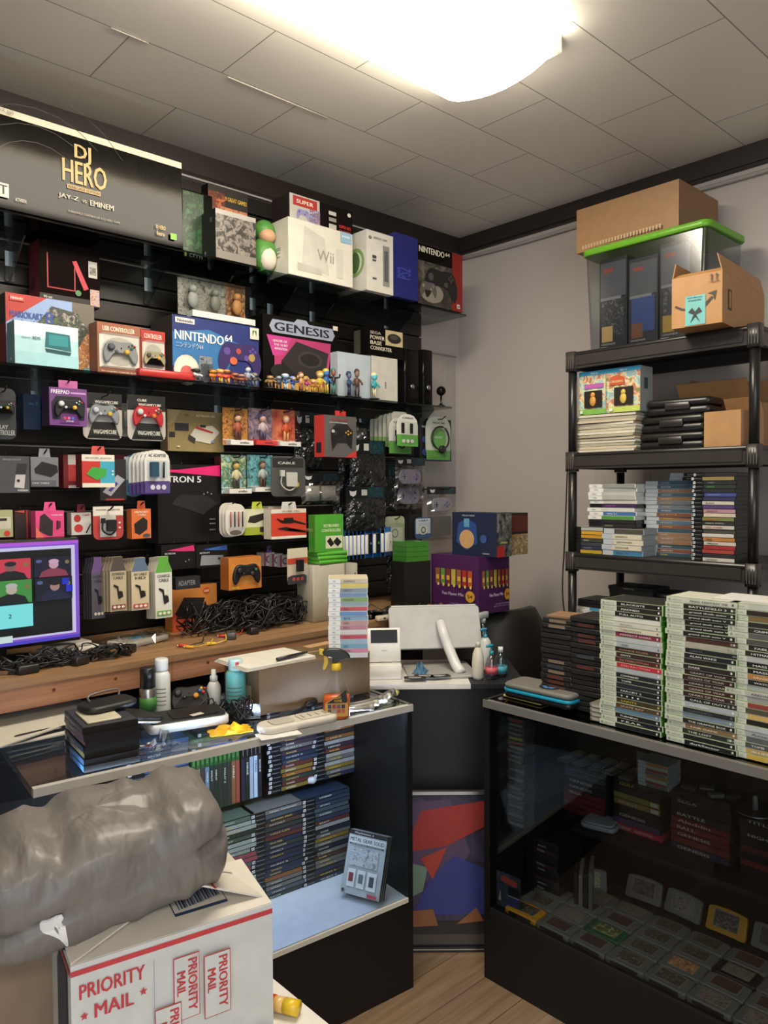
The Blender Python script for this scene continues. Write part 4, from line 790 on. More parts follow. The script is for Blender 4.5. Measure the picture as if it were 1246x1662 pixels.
soft_bag('controller_bag', 'clear bag with two stacked lilac grey retro gamepads', 646, 694, 782, 826, 2.56, 0, mt='clear film', inner=in_pads(1), header=False)
soft_bag('controller_bag', 'clear bag with one grey retro gamepad near the painted wall', 700, 746, 790, 836, 2.60, 0, mt='clear film', inner=in_pads(1, '#a8a4b0'), sq=None)
soft_bag('controller_bag', 'crumpled clear bag with grey gamepad below the pegs', 655, 700, 888, 962, 2.50, 0, mt='clear film', inner=in_pads(1, '#77757c'), header=False)
soft_bag('accessory_bag', 'black bag hanging beside the crumpled clear bag', 634, 664, 885, 960, 2.56, 0, header=False)
# row B ---------------------------------------------------------------
hang('console_box', 'dark grey box picturing a small white handheld', 'box', -20, 48, 740, 800, 2.55, .05, '#4c4c50/s', front=[('t', 'SMARTBOY', .35, .88, .05, '#8d8d90', .45), ('p', [(.62, .15), (.66, .5), (.9, .5), (.86, .12)], '#b8b4b0'), ('p', [(.66, .5), (.7, .8), (.95, .8), (.9, .5)], '#26262a'), ('e', .72, .33, .04, .04, '#26262a'), ('t', 'HYPERKIN', .7, .04, .05, '#d8d8d8', .25)])
hang('accessory_box', 'grey box picturing a flat black adapter box', 'box', 50, 95, 742, 790, 2.56, .04, '#77777a/s', tab='#8a8a8c', front=[('p', [(.12, .6), (.4, .85), (.95, .72), (.98, .5), (.72, .32), (.15, .45)], '#171717'), ('r', 0, .02, .9, .22, '#5a5a5e'), ('t', 'LINK CABLE', .05, .1, .05, '#c8c8c8', .6)])
hang('accessory_box', 'maroon box edge behind the red and blue adapter box', 'box', 103, 128, 738, 792, 2.60, .05, '#6a1f1c', front=[('r', .3, .7, 1, 1, '#c8c0b4'), ('r', .3, .2, 1, .7, '#a83430'), ('r', .3, 0, 1, .08, '#c8c0b4')])
hang('accessory_box', 'white, red and blue box picturing a green adapter', 'box', 133, 186, 738, 791, 2.48, .05, '#7a2520', tab='#c8504a', front=[('r', 0, .8, 1, 1, '#dcd6c6'), ('r', 0, .13, .55, .8, '#b8322c'), ('r', .55, .13, 1, .8, '#3f9cb4'), ('r', 0, 0, 1, .13, '#d8d0bc'), ('p', [(.12, .4), (.3, .62), (.75, .58), (.72, .36), (.45, .22)], '#3f9a3c'), ('t', 'NETWORK ADAPTER', .1, .88, .04, '#8a6a5a', .8), ('e', .93, .5, .03, .03, '#dcd6c6'), ('e', .93, .4, .03, .03, '#dcd6c6')], left=[('r', 0, 0, 1, 1, '#6a1f1c')])
hang('accessory_box', 'dark box with pale tilted handheld picture, low behind adapter box', 'box', 162, 205, 745, 812, 2.58, .04, '#2a2628', front=[('p', [(.1, .2), (.65, .62), (.95, .5), (.4, .1)], '#a8a6b0'), ('p', [(.3, .24), (.6, .45), (.68, .4), (.4, .2)], '#4c3c90'), ('r', .2, .0, .9, .04, '#a83430')])
hang('accessory_box', 'dark red box behind the pale adapter packs', 'box', 186, 212, 738, 786, 2.62, .04, '#5a1c20')
blister('adapter_pack', 'blue carded black cable pack, rearmost beside the adapter packs', 'pack', 203, 236, 738, 806, 2.58, '#4a8aa8', [('r', .05, .4, .95, .95, '#b8c4c8'), ('r', .3, .42, .45, .8, '#171717')], None, .014, round_=.05)
for i in range(5):
    k = 2.56 - i * .022
    blister('adapter_pack', ('white and violet carded power adapter at the front of its peg' if i == 4 else 'white power adapter pack, %s behind the front one' % ORD[4 - i]), 'pack', 212 + i * 6.5, 253 + i * 6.5, 734 - i * 1, 803 - i * .6, k, '#d6d2ca', [('r', 0, 0, 1, .28, '#54427e'), ('t', 'AC ADAPTER', .15, .84, .07, '#4a4a50', .7), ('r', .1, .36, .9, .76, '#c3c9cc'), ('e', .3, .14, .09, .06, '#d8d4dc'), ('e', .52, .14, .09, .06, '#d8d4dc'), ('e', .74, .14, .09, .06, '#d8d4dc')], (lambda g, w, h: (g.rbox(-w * .32, -w * .02, h * .38, h * .72, .0, .015, .003, '#1f4658'), g.tube([(w * .2, h * .36, .006), (w * .22, h * .72, .006)], .004, '#1c1c1e', 6), ('adapter', 0))[2]) if i == 4 else None, .016, 'white power adapter packs on one peg', .05)
hang('console_box', 'large black console box with magenta band and white lettering', 'box', 256, 358, 754, 880, 2.62, .1, '#151314/s', front=[('p', [(0, .9), (1, 1), (1, .85), (.2, .9)], '#d8246c'), ('r', .0, .9, .7, .93, '#d8246c'), ('t', 'RETRON 5', -.02, .77, .08, '#dcdcdc', .7), ('p', [(.2, .5), (.35, .62), (.75, .6), (.95, .5), (.7, .35)], '#221f20'), ('e', .72, .62, .012, .01, '#8a8a8a'), ('e', .78, .64, .012, .01, '#8a8a8a'), ('e', .84, .62, .012, .01, '#8a8a8a'), ('r', .8, .28, .9, .3, '#5a585a'), ('r', .8, .22, .9, .24, '#5a585a'), ('r', .8, .14, .9, .16, '#5a585a')])
hang('accessory_box', 'dark red box edge between magenta box and boxed figures', 'box', 357, 370, 740, 806, 2.64, .04, '#4c1c1a')
# row C ---------------------------------------------------------------
hang('accessory_box', 'pale green box with grey block picture by the television', 'box', -12, 21, 828, 872, 2.55, .04, '#a8aa7c', front=[('r', .1, .3, .9, .75, '#c8c4b0'), ('r', .3, .6, .7, .7, '#33302c'), ('e', .7, .14, .15, .1, '#c83c30')])
hang('accessory_box', 'dark brown box with red edge beside the pale green one', 'box', 24, 50, 828, 874, 2.57, .04, '#3c1f1a', front=[('r', .05, .05, .7, .8, '#2a2220'), ('r', .72, 0, .8, 1, '#a8322c'), ('p', [(0, .95), (.6, 1), (.6, .9)], '#c84a3c')])
hang('accessory_box', 'hot pink box picturing a black adapter box', 'box', 57, 104, 829, 872, 2.50, .04, '#d8487c', tab='#e0508a', front=[('p', [(0, .0), (.3, .0), (0, .4)], '#e8745a'), ('p', [(.12, .25), (.15, .8), (.3, .9), (.6, .6), (.58, .05), (.45, .05)], '#2c262a'), ('t', 'POWER LINK', .55, .8, .06, '#f0d0dc', .4), ('r', .72, .3, .8, .62, '#3c1c2c'), ('r', .82, .35, .86, .6, '#3c1c2c')], rz=3)
hang('accessory_box', 'small white box with two red discs', 'box', 116, 148, 832, 868, 2.54, .04, '#c8c4b8', tab='#7a2430', front=[('e', .3, .74, .18, .17, '#a8302c'), ('e', .35, .3, .22, .18, '#b8322c'), ('p', [(.7, .1), (.95, .5), (.98, .45), (.76, .06)], '#1c1c1c'), ('t', 'CAPS', .55, .85, .08, '#a8302c', .35)])
blister('adapter_pack', 'red and white carded black power adapter above the television', 'pack', 155, 204, 822, 876, 2.48, '#b8403a', [('r', 0, .72, 1, 1, '#dcd2c2'), ('r', .22, .08, .75, .72, '#d8d0c4'), ('t', 'POWER ADAPTER', .1, .88, .04, '#8a5a50', .8), ('e', .87, .5, .04, .03, '#e8d8d0'), ('e', .87, .35, .04, .03, '#e8d8d0')], dev_cable('#141416'), .02)
hang('accessory_box', 'orange box picturing a black adapter block', 'box', 213, 245, 826, 874, 2.50, .035, '#cf6a34', tab='#b04c2c', front=[('p', [(.15, .2), (.12, .5), (.6, .72), (.82, .6), (.8, .3), (.4, .12)], '#1f1b1a'), ('t', 'MEMORY', .15, .86, .07, '#e8d8c0', .7), ('t', 'CARD', .3, .77, .06, '#e8d8c0', .45), ('e', .75, .1, .2, .06, '#3c4a48')], rz=3)
for i in range(3):
    blister('stylus_pack', ('white pack of four slim styluses in front' if i == 2 else 'white stylus pack, %s behind the front one' % ORD[2 - i]), 'pack', 359 + i * 5, 391 + i * 5, 816 + i, 872 - i, 2.52 - i * .02, '#d3cdbf', [('r', .08, .25, .92, .8, '#dcd8cc'), ('e', .5, .1, .3, .08, '#6a6258')] if i == 2 else (), (lambda g, w, h: ([g.tube([(w * (-.3 + q * .2), h * .28, .006), (w * (-.3 + q * .2), h * .76, .006)], .0028, c_, 6) for q, c_ in enumerate(('#b8302c', '#1c1c1c', '#b8302c', '#1c1c1c'))], ('stylus', 0))[1]) if i == 2 else None, .014, 'stylus packs on one peg', .03)
hang('accessory_box', 'lime green and white box picturing a dark battery block', 'box', 397, 437, 826, 868, 2.52, .04, '#a8b43c', tab='#b4c046', front=[('r', 0, .3, 1, 1, '#d0cfae'), ('r', 0, 0, 1, .3, '#9aa832'), ('p', [(.12, .5), (.2, .72), (.85, .85), (.95, .65), (.4, .45)], '#26241f'), ('r', .6, .1, .85, .3, '#2c2c26')])
hang('cable_box', 'red and white box picturing a black cable', 'box', 440, 497, 826, 874, 2.45, .05, '#c8402c', tab='#c8c8c0', front=[('r', 0, .86, 1, 1, '#d8cfc0'), ('r', 0, 0, 1, .09, '#dcd6c8'), ('p', [(.15, .7), (.3, .62), (.55, .66), (.98, .48), (.98, .44), (.55, .56), (.3, .52), (.15, .66)], '#171514'), ('r', .35, .52, .62, .7, '#171514'), ('p', [(.15, .35), (.4, .4), (.6, .25), (.98, .18), (.98, .24), (.6, .34), (.4, .28)], '#171514'), ('t', 'HD LINK CABLE', .3, .9, .05, '#8a7a6a', .5)], left=[('r', 0, 0, 1, 1, '#d0c8ba')])
hang('cable_box', 'pale box behind the red cable box', 'box', 436, 458, 822, 870, 2.55, .05, '#b8b2a2')
# --- lower wall: boxes on small ledges
hang('accessory_box', 'black box with magenta wedge hanging under the large black box', 'box', 262, 317, 884, 924, 2.58, .05, '#161416/s', front=[('p', [(.15, .78), (.95, .95), (.98, .7), (.6, .72)], '#d03070'), ('t', 'RETRON', .1, .62, .07, '#c8c8c8', .3), ('e', .7, .3, .02, .03, '#8a8a8a'), ('e', .8, .36, .02, .03, '#8a8a8a')])
hang('accessory_box', 'black box with blue wedge picturing a grey gamepad', 'box', 319, 370, 884, 920, 2.57, .05, '#161416/s', front=[('p', [(.2, .8), (.95, .95), (.98, .72), (.6, .74)], '#3c6ab8'), ('t', 'RETRON', .1, .62, .07, '#c8c8c8', .3), ('p', [(.1, .1), (.15, .55), (.85, .5), (.78, .08)], '#8a8c8e'), ('e', .7, .36, .04, .06, '#2c2c2e')])
x0, x1, z0, z1 = on_wall(371, 424, 2.50, 956, 904); w, h = x1 - x0, z1 - z0
t = thing('controller_box', 'orange box holding a black gamepad under its window', 'box', ((x0 + x1) / 2, 2.5 - 2.8 + .03, z0))
b = MB(); carton(b, w, .06, h, '#b0672a', front=[('r', 0, 0, 1, 1, '#c87c34'), ('r', .08, .18, .95, .8, '#d08a44'), ('r', .1, .04, .3, .1, '#e0c030')]); b.build('carton', t)
g = MB(); g.X = Matrix.Translation((0, -.033, h * .52)) @ Matrix.Rotation(math.pi / 2, 4, 'X'); gamepad(g, w * .84, '#131416', '#1e1e20', '#2a2a2c', .014); g.build('gamepad', t)
for i in range(3):
    hang('accessory_box', ['small white cable box with violet tab', 'small white box with grey cable picture', 'small white box behind orange gamepad box'][i], 'box', 428 + i * 13, 446 + i * 13, 897 + i * 2, 918 + i, 2.57 - i * .02, .05, '#c0b8b4', tab='#5c4478' if i == 0 else None, front=[('ring', .5, .5, .3, .2, '#4a4448'), ('r', 0, 0, .2, 1, '#8a4a5c')])
blister('adapter_pack', 'tilted white and red carded black charger', 'pack', 470, 505, 890, 948, 2.42, '#cdbfa8', [('r', 0, .72, 1, 1, '#d8ccb4'), ('r', 0, .56, 1, .72, '#c84a38'), ('p', [(0, .0), (1, 0), (1, .2), (.8, .25), (.2, .25), (0, .2)], '#3c3c44'), ('e', .3, .14, .08, .05, '#c8483c'), ('e', .5, .14, .08, .05, '#c8483c'), ('e', .7, .14, .08, .05, '#c8483c')], dev_block('#17181a', .38, .68, .35, .68), .02, rz=5)
shelf_box('keypad_box', 'bright green keypad controller box on the flat green boxes', 'box', 511, 557, 895, 835, 2.40, .04, '#3f8f2c/s', None, front=[('r', 0, 0, 1, 1, '#4c9e34'), ('t', 'KEYBOARD', .3, .66, .08, '#dce0b8', .55), ('t', 'CONTROLLERS', .22, .53, .08, '#dce0b8', .68), ('r', .36, .08, .96, .42, '#d8d8b8'), ('p', [(.4, .28), (.52, .38), (.66, .2), (.54, .12)], '#17171a'), ('p', [(.62, .26), (.76, .38), (.92, .24), (.78, .12)], '#17171a')], left=[('r', 0, 0, 1, 1, '#3a8628'), ('t', 'ATARI', .7, .55, .35, '#a8c890', .3, 90)])
kz = on_wall(511, 557, 2.40, 895, 835)[2]
for i in range(3):
    MBs = MB(); MBs.rbox(-.075, .075, -.04, .05, 0, .0165, .004, '#5cb23c/s'); tag(MBs.build('flat_box', None, (KX(538, 2.40) + .002 * i, 2.44 - 2.8, kz - .017 * (i + 1)), 2 * i - 2), 'flat green box, %s under the keypad box' % ['first', 'second', 'lowest'][i], 'box')
gz = kz - .0515
# off-white consoles standing on the bench behind the stack
for i, (px0, px1, k, lab) in enumerate(((508, 560, 2.40, 'off-white upright console with side facing the bench cables'), (562, 581, 2.44, 'off-white upright console squeezed beside the larger one'))):
    x0, x1, _, _ = on_wall(px0, px1, k, 990, 915); w = x1 - x0; h = gz - BZ - .0012
    t = thing('retro_console', lab, 'console', ((x0 + x1) / 2, k - 2.8 + .055, BZ + .0006)); b = MB(); b.rbox(-w / 2, w / 2, -.055, .055, 0, h - i * .01, .006, '#b5b0a0/s', .003); b.build('body', t)
    b = MB(); b.box(w * .2, w * .27, -.0565, -.0552, h * .62, h * .78, '#26241f'); b.build('slot', t)
# blue and white remote packs in a tight row
proto = None
for i in range(13):
    k = 2.50; px = 560 + i * 6.4; front = i in (7, 9, 12)
    x = KX(px, k, 885); x0, x1, z0, z1 = on_wall(600, 640, k, 906, 864)
    t = thing('remote_pack', 'blue and white carded remote, %s in its row from the green keypad box' % ordn(i).replace('top', 'first'), 'pack', (x + .015, k - 2.8 + .05, z0 + .004 * i / 13), 58 if not front else 15, 'remote control packs hanging in a row'); w, h = .062, z1 - z0 + .016
    b = MB(); b.box(-w / 2, w / 2, 0, .0015, 0, h, '#1f6ab4/s'); face(b, (-w / 2, 0, 0), (1, 0, 0), (0, 0, 1), w, h, [('r', .1, .12, .95, .82, '#d5d4ca'), ('r', .2, .4, .3, .7, '#6a4c90')]); b.build('card', t)
    cc = '#1b1b1d/s' if i in (7, 9) else '#dcdad2/s'
    b = MB(); b.X = Matrix.Rotation(math.pi / 2, 4, 'X'); b.rbox(-.017, .017, h * .14, h * .8, .001, .017, .004, cc, .002); b.X = Matrix(); b.box(-.004, .004, -.0185, -.017, h * .45, h * .52, '#58b848' if i in (9, 12) else '#8a8a88'); b.build('remote', t)
hook(KX(600, 2.5), 0, z1 + .01)
blister('accessory_pack', 'pale green carded pack hanging behind the remote packs', 'pack', 628, 660, 838, 884, 2.58, '#a8b090', [('r', .1, .1, .9, .6, '#c8ccb4'), ('ring', .5, .4, .16, .12, '#7a7a70')], None, .015)
hang('accessory_pack', 'dark case pack beside the blue white pack', 'pack', 665, 680, 836, 878, 2.58, .05, '#1c1c1e')
blister('cable_pack', 'small blue and white pack with ring-shaped cable', 'pack', 677, 703, 840, 875, 2.52, '#3c5a80', [('r', .05, .25, .95, .95, '#c0c8d0'), ('t', 'CABLE', .2, .82, .08, '#33405a', .6), ('e', .5, .42, .28, .22, '#dcdcd4'), ('ring', .5, .42, .16, .1, '#5a5a50')], None, .015)
hang('storage_bin_box', 'grey blank box behind the small ring cable pack', 'box', 704, 732, 838, 870, 2.60, .04, '#5c5a58')
# cable boxes hanging in rows under the television's side
def cable_row(label, n, px0, px1, dpx, pyt, pyb, k0, c, top, head, sub, kk=.02):
    proto = None
    for i in range(n):
        k = k0 - i * kk; x0, x1, z0, z1 = on_wall(px0 + i * dpx, px1 + i * dpx, k, pyb, pyt); w = x1 - x0; h = z1 - z0
        lb = '%s cable box, %s' % (label, 'foremost on its peg' if i == n - 1 else ORD[n - 1 - i] + ' behind the foremost')
        if proto is None:
            b = MB(); b.X = Matrix.Rotation(math.pi / 2, 4, 'X')
            b.prism([(-w / 2, 0), (w / 2, 0), (w / 2, h * .76), (w * .3, h * .92), (w * .3, h), (-w * .3, h), (-w * .3, h * .92), (-w / 2, h * .76)], -.017, 0, c); b.X = Matrix()
            face(b, (-w / 2, 0, 0), (1, 0, 0), (0, 0, 1), w, h, [('p', [(.0, .74), (.2, .92), (.2, 1), (.8, 1), (.8, .92), (1, .74)], top), ('t', head[0], .12, .66, .05, '#3c3c38', .76), ('t', head[1], .2, .59, .05, '#3c3c38', .6), ('p', [(.2, .5), (.5, .46), (.55, .3), (.75, .36), (.8, .26), (.5, .22), (.4, .42), (.2, .46)], '#1a1818'), ('e', .6, .32, .16, .05, '#1a1818'), ('r', .08, .04, .92, .12, sub), ('e', .25, .08, .1, .025, '#e0d8c8'), ('e', .5, .08, .1, .025, '#e0d8c8'), ('e', .75, .08, .1, .025, '#e0d8c8')])
            proto = tag(b.build('cable_box', None, ((x0 + x1) / 2, k - 2.8 + .002, z0)), lb, 'box', label + ' cable boxes on one peg'); o = proto
        else: o = copy_thing(proto, lb, ((x0 + x1) / 2, k - 2.8 + .002, z0))
    hook((x0 + x1) / 2, 0, z1 - .01)
cable_row('dull violet', 4, 137, 158, 4, 906, 1004, 2.58, '#5a5660', '#6a4c7a', ('S-VIDEO', 'CABLE'), '#5a5a60')
cable_row('tan', 6, 154, 180, 5, 906, 992, 2.56, '#b8a888', '#4c443c', ('EXTENSION', 'CABLE'), '#8a3030')
cable_row('blue-topped cream', 5, 196, 224, 4.5, 907, 990, 2.54, '#c9b896', '#5a6a80', ('AV CABLE', 'HD'), '#a83c38')
cable_row('green-topped white', 4, 241, 268, 3.8, 905, 1003, 2.50, '#d3d2c2', '#5f9e3c', ('CHARGE', 'CABLE'), '#5f9e3c')
shelf_box('console_box', 'orange box picturing a flat black console on the bench', 'box', 280, 352, 1015, 950, 2.60, .06, '#c07a3a/s', z=BZ + .0006, front=[('p', [(0, 0), (1, 0), (.7, .25), (0, .45)], '#c8502c'), ('p', [(.05, .4), (.25, .75), (.72, .7), (.6, .25), (.15, .28)], '#1e1b1a'), ('e', .72, .4, .13, .14, '#1e1b1a'), ('e', .76, .86, .08, .07, '#b8472c'), ('t', 'LIGHT', .7, .83, .05, '#e8d8c0', .12)])
shelf_box('accessory_box', 'small dark strip box above the orange console box', 'box', 285, 325, 952, 936, 2.52, .03, '#2a2a2c/s', z=on_wall(280, 352, 2.6, 1015, 950)[3] + .0008, front=[('t', 'ADAPTER', .1, .3, .4, '#8a8a8a', .7)])
# ------------------------------------------------------------------ television and cables on the bench
TY = 2.45 - 2.8
x0 = KX(-190, 2.45, 960); x1 = KX(131, 2.45, 960); z1 = on_y(65, 875, TY).z; z0 = on_y(65, 1047, TY).z; w = x1 - x0; h = z1 - z0
t = thing('television', 'flat television on the bench showing a video call with a purple border', 'television', ((x0 + x1) / 2, TY, BZ))
b = MB(); b.rbox(-w / 2, w / 2, .0, .045, z0 - BZ, z1 - BZ, .01, '#0e0d0f/s'); b.build('bezel', t)
fx = lambda px: (KX(px, 2.45, 960) - x0) / w
e = lambda c, s=1.0: c + '/e%g' % s
scr = [('r', .012, .03, .99, .975, e('#7a4fc0', 1.1)), ('r', .012, .03, .99, .06, e('#4a3fb8', 1.1)), ('r', .012, .945, .99, .975, e('#a44fc8', 1.2)), ('r', .018, .08, fx(122), .93, e('#c9c4e8', 1.0)), ('r', .02, .1, fx(116), .9, e('#08080c', .6))]
def cell(a, b_, v0, v1, col, shirt, skin, hair):
    u0, u1 = fx(a), fx(b_); du = u1 - u0; dv = v1 - v0
    return [('r', u0, v0, u1, v1, e(col, 1)), ('p', [(u0 + du * .12, v0), (u0 + du * .2, v0 + dv * .28), (u0 + du * .42, v0 + dv * .42), (u0 + du * .62, v0 + dv * .42), (u0 + du * .84, v0 + dv * .28), (u0 + du * .92, v0)], e(shirt, .9)),
            ('e', u0 + du * .52, v0 + dv * .6, du * .13, dv * .2, e(skin, .9)), ('e', u0 + du * .52, v0 + dv * .76, du * .14, dv * .12, e(hair, .9)), ('e', u0 + du * .12, v0 + dv * .8, du * .08, dv * .08, e('#5a6a9a', .8)), ('e', u0 + du * .88, v0 + dv * .7, du * .06, dv * .1, e('#8a7a4a', .8))]
scr += cell(-20, 50, .64, .83, '#c8384c', '#14141c', '#8a5a5a', '#1a1a24') + cell(55, 115, .64, .83, '#12142c', '#8a3c50', '#c8a0b0', '#d0a8c0')
scr += cell(-20, 50, .42, .635, '#3f8a3c', '#0f1418', '#c0b0a0', '#b8b8b4') + cell(55, 115, .42, .635, '#0c0f24', '#16203c', '#a88078', '#141014')
scr += [('r', fx(98), .56, fx(109), .62, e('#1c2cc0', 1)), ('r', fx(104), .49, fx(115), .55, e('#1c2cc0', 1)), ('r', fx(-60), .2, fx(50), .41, e('#7ae0e0', 1)), ('t', '2', fx(10), .29, .04, e('#1c3c4c', 1)), ('r', fx(-60), .07, fx(16), .13, e('#c8dcdc', 1)), ('r', fx(-150), .2, fx(-65), .83, e('#1c2028', 1))]
b = MB(); face(b, (-w / 2, -.0005, z0 - BZ), (1, 0, 0), (0, 0, 1), w, h, scr); b.build('screen', t)
b = MB(); b.rbox(-.14, .14, -.03, .12, .001, .012, .03, '#0e0d0f/s').box(-.05, .05, .025, .045, .012, z0 - BZ + .01, '#0e0d0f/s'); b.build('stand', t)
def heap(name, label, pts, n, spread, r, cols, hh, seed=1, kind='stuff', cat='cables', seg=9):
    R = random.Random(seed); mb = MB()
    for i in range(n):
        c = R.choice(pts); c2 = R.choice(pts); P_ = []; a = R.uniform(0, 6.28)
        for j in range(seg):
            f = j / (seg - 1); a += R.uniform(-1.1, 1.5); bse = c.lerp(c2, f * .6)
            P_.append((bse.x + spread * math.cos(a), bse.y + spread * .55 * math.sin(a), bse.z + R.uniform(.003, hh) * (math.sin(math.pi * f) * .7 + .35)))
        mb.tube(smooth_loop(P_, 3, False), R.choice(r), R.choice(cols), 5)
    o = mb.build(name); return tag(o, label, cat, None, kind)
BYC = lambda px, py: on_z(px, py, BZ + .002)
heap('cable_tangle', 'tangled black cables heaped in the middle of the bench', [BYC(px, py) for px, py in ((318, 1030), (350, 1022), (390, 1015), (430, 1010), (470, 1003), (500, 998), (530, 990), (410, 1025), (460, 1015), (520, 1003), (340, 1012))], 150, .075, (.0022, .003, .0035), ['#131211/s', '#171614', '#1c1a18/s', '#131211/s'], .11, 3)
heap('cable_tangle', 'black cables and chargers tangled before the television', [BYC(px, py) for px, py in ((30, 1090), (60, 1082), (100, 1078), (150, 1070), (190, 1066))], 46, .05, (.0022, .003), ['#141311/s', '#1b1916'], .05, 5)
heap('cable_tangle', 'loose dark cables at the corner end of the bench', [BYC(px, py) for px, py in ((600, 1000), (640, 998), (690, 994))], 22, .05, (.002, .003), ['#141311/s', '#33302c'], .04, 8)
m_ = MB(); R = random.Random(4)
for px, py, c in ((292, 1050, '#c83020'), (300, 1052, '#d8a028'), (330, 1047, '#e0c040'), (358, 1022, '#c83c28'), (372, 985, '#d8c850'), (340, 990, '#d8c850'), (408, 1002, '#c8442c'), (455, 975, '#c8c4bc')):
    pass
for i, (px, py, c, nm) in enumerate(((290, 1050, '#c83020', 'red'), (300, 1052, '#d8a028', 'orange-yellow'), (335, 1047, '#e0c040', 'bright yellow'), (355, 1034, '#c83c28', 'brick red'))):
    p = BYC(px, py); b = MB(); b.tube([(0, 0, .006), (.012, -.004, .006), (.03, -.01, .006)], [.0055, .0055, .004], c, 8).tube([(-.008, .002, .006), (0, 0, .006)], .003, '#c8c8c8/m', 6)
    b.tube(smooth_loop([(.03, -.01, .006), (.06, -.005, .01), (.08, .02, .008), (.09, .05, .02)], 4, False), .002, c if i else '#17150f', 5)
    tag(b.build('plug_connector', None, (p.x, p.y, BZ + .0005), R.uniform(-40, 40)), nm + ' plug with cable at the bench front edge', 'plug')
for i, (px, py, w, d, lb) in enumerate(((45, 1092, .06, .03, 'nearest the television corner'), (130, 1078, .05, .03, 'between the white console and the bench edge'), (205, 1060, .07, .04, 'grey rounded one by the plastic bag'), (375, 1036, .05, .035, 'at the front of the middle cable heap'), (410, 1028, .045, .035, 'beside the front block of the heap'))):
    p = BYC(px, py); b = MB(); b.rbox(-w / 2, w / 2, -d / 2, d / 2, 0, .026, .006, '#22201e/s' if i != 3 else '#4a4744/s', .003); b.tube(smooth_loop([(w / 2, 0, .012), (w / 2 + .03, .01, .014), (w / 2 + .05, .04, .02)], 4, False), .0022, '#161412', 5)
    tag(b.build('power_brick', None, (p.x, p.y, BZ + .0005), 20 * i), 'dark power adapter block on the bench, ' + lb, 'adapter')
p = BYC(122, 1062); t = thing('game_console', 'white slim console lying flat on the bench beside the television', 'console', (p.x, p.y + .06, BZ + .0006), 8)
MB().rbox(-.085, .085, -.05, .05, 0, .018, .006, '#cfcbc4/s', .003).build('body', t); MB().box(-.08, .08, -.0512, -.0498, .004, .006, '#5c4c50').box(-.06, .07, -.04, .04, .0181, .0186, '#dedad2').build('trim_line', t); MB().rbox(-.07, .06, -.045, .04, .019, .034, .006, '#bdb9b2/s', .003).build('tray', t)
p = BYC(235, 1050); t = thing('plastic_bag', 'clear plastic bag holding a flat white console on the bench', 'bag', (p.x, p.y + .06, BZ + .0006), 18)
MB().rbox(-.08, .11, -.04, .06, .002, .022, .008, '#c4beb2/s', .003).box(-.02, .04, -.01, .03, .0221, .0226, '#6aa8c0').build('contents', t)
R = random.Random(11); b = MB(); nx, ny = 16, 9; vs = [(-.14 + .3 * i / nx, -.075 + .16 * j / ny, (.024 if 3 < i < 14 and 1 < j < 8 else .003) + R.uniform(0, .014)) for j in range(ny + 1) for i in range(nx + 1)]
b.add(vs, [(j * (nx + 1) + i, j * (nx + 1) + i + 1, (j + 1) * (nx + 1) + i + 1, (j + 1) * (nx + 1) + i) for j in range(ny) for i in range(nx)], 'clear film'); b.build('film', t)
p = BYC(478, 985); t = thing('cable_hub', 'pale grey switch box with looping white cable on top of the cable heap', 'device', (p.x - .01, p.y + .05, BZ + .15), 12, rot=(0, .35, -.3))
MB().rbox(-.06, .06, -.025, .025, 0, .02, .004, '#a8a396/s', .002).build('body', t); MB().tube(smooth_loop([(.05, 0, .012), (.0, -.02, .06), (-.06, 0, .08), (-.05, .02, .02), (.03, .03, -.02), (.07, 0, -.04)], 6, False), .0025, '#a8a49a', 6).build('cable', t)
for i, (px, lb) in enumerate(((658, 'with red label'), (679, 'plain grey'))):
    p = BYC(px, 990); b = MB(); b.rbox(-.03, .03, -.006, .006, 0, .065, .002, '#8a8884/s', .002); face(b, (-.03, -.006, 0), (1, 0, 0), (0, 0, 1), .06, .065, [('r', .2, .2, .8, .75, '#8a4a3c' if i == 0 else '#a8a6a2')]); tag(b.build('game_cartridge', None, (p.x, p.y + .04, BZ + .0006), -20, None), 'clear cased cartridge %s standing at the bench corner' % lb, 'cartridge')
for i, (px, py, lb) in enumerate(((615, 1002, 'by the game stack'), (640, 1000, 'before the cased cartridges'), (705, 994, 'beside the purple box'), (728, 992, 'touching the purple box'))):
    p = BYC(px, py); t = thing('gamepad', 'dark gamepad lying on the bench corner ' + lb, 'gamepad', (p.x, p.y + .03, BZ + .0006), 30 * i); g = MB(); gamepad(g, .13, '#1c1a1a/s', '#3a3836', '#6a4a34', .02); g.build('body', t)
p = BYC(618, 1007); b = MB(); b.rbox(-.05, .06, -.012, .012, 0, .02, .006, '#cfc0ac/s', .003); face(b, (-.05, -.012, 0), (1, 0, 0), (0, 0, 1), .11, .02, [('e', .3, .5, .05, .2, '#3a2c24'), ('e', .7, .5, .05, .2, '#3a2c24')]); tag(b.build('power_strip', None, (p.x + .03, p.y - .0, BZ + .0006), -8), 'short cream power strip at the bench end', 'power strip')
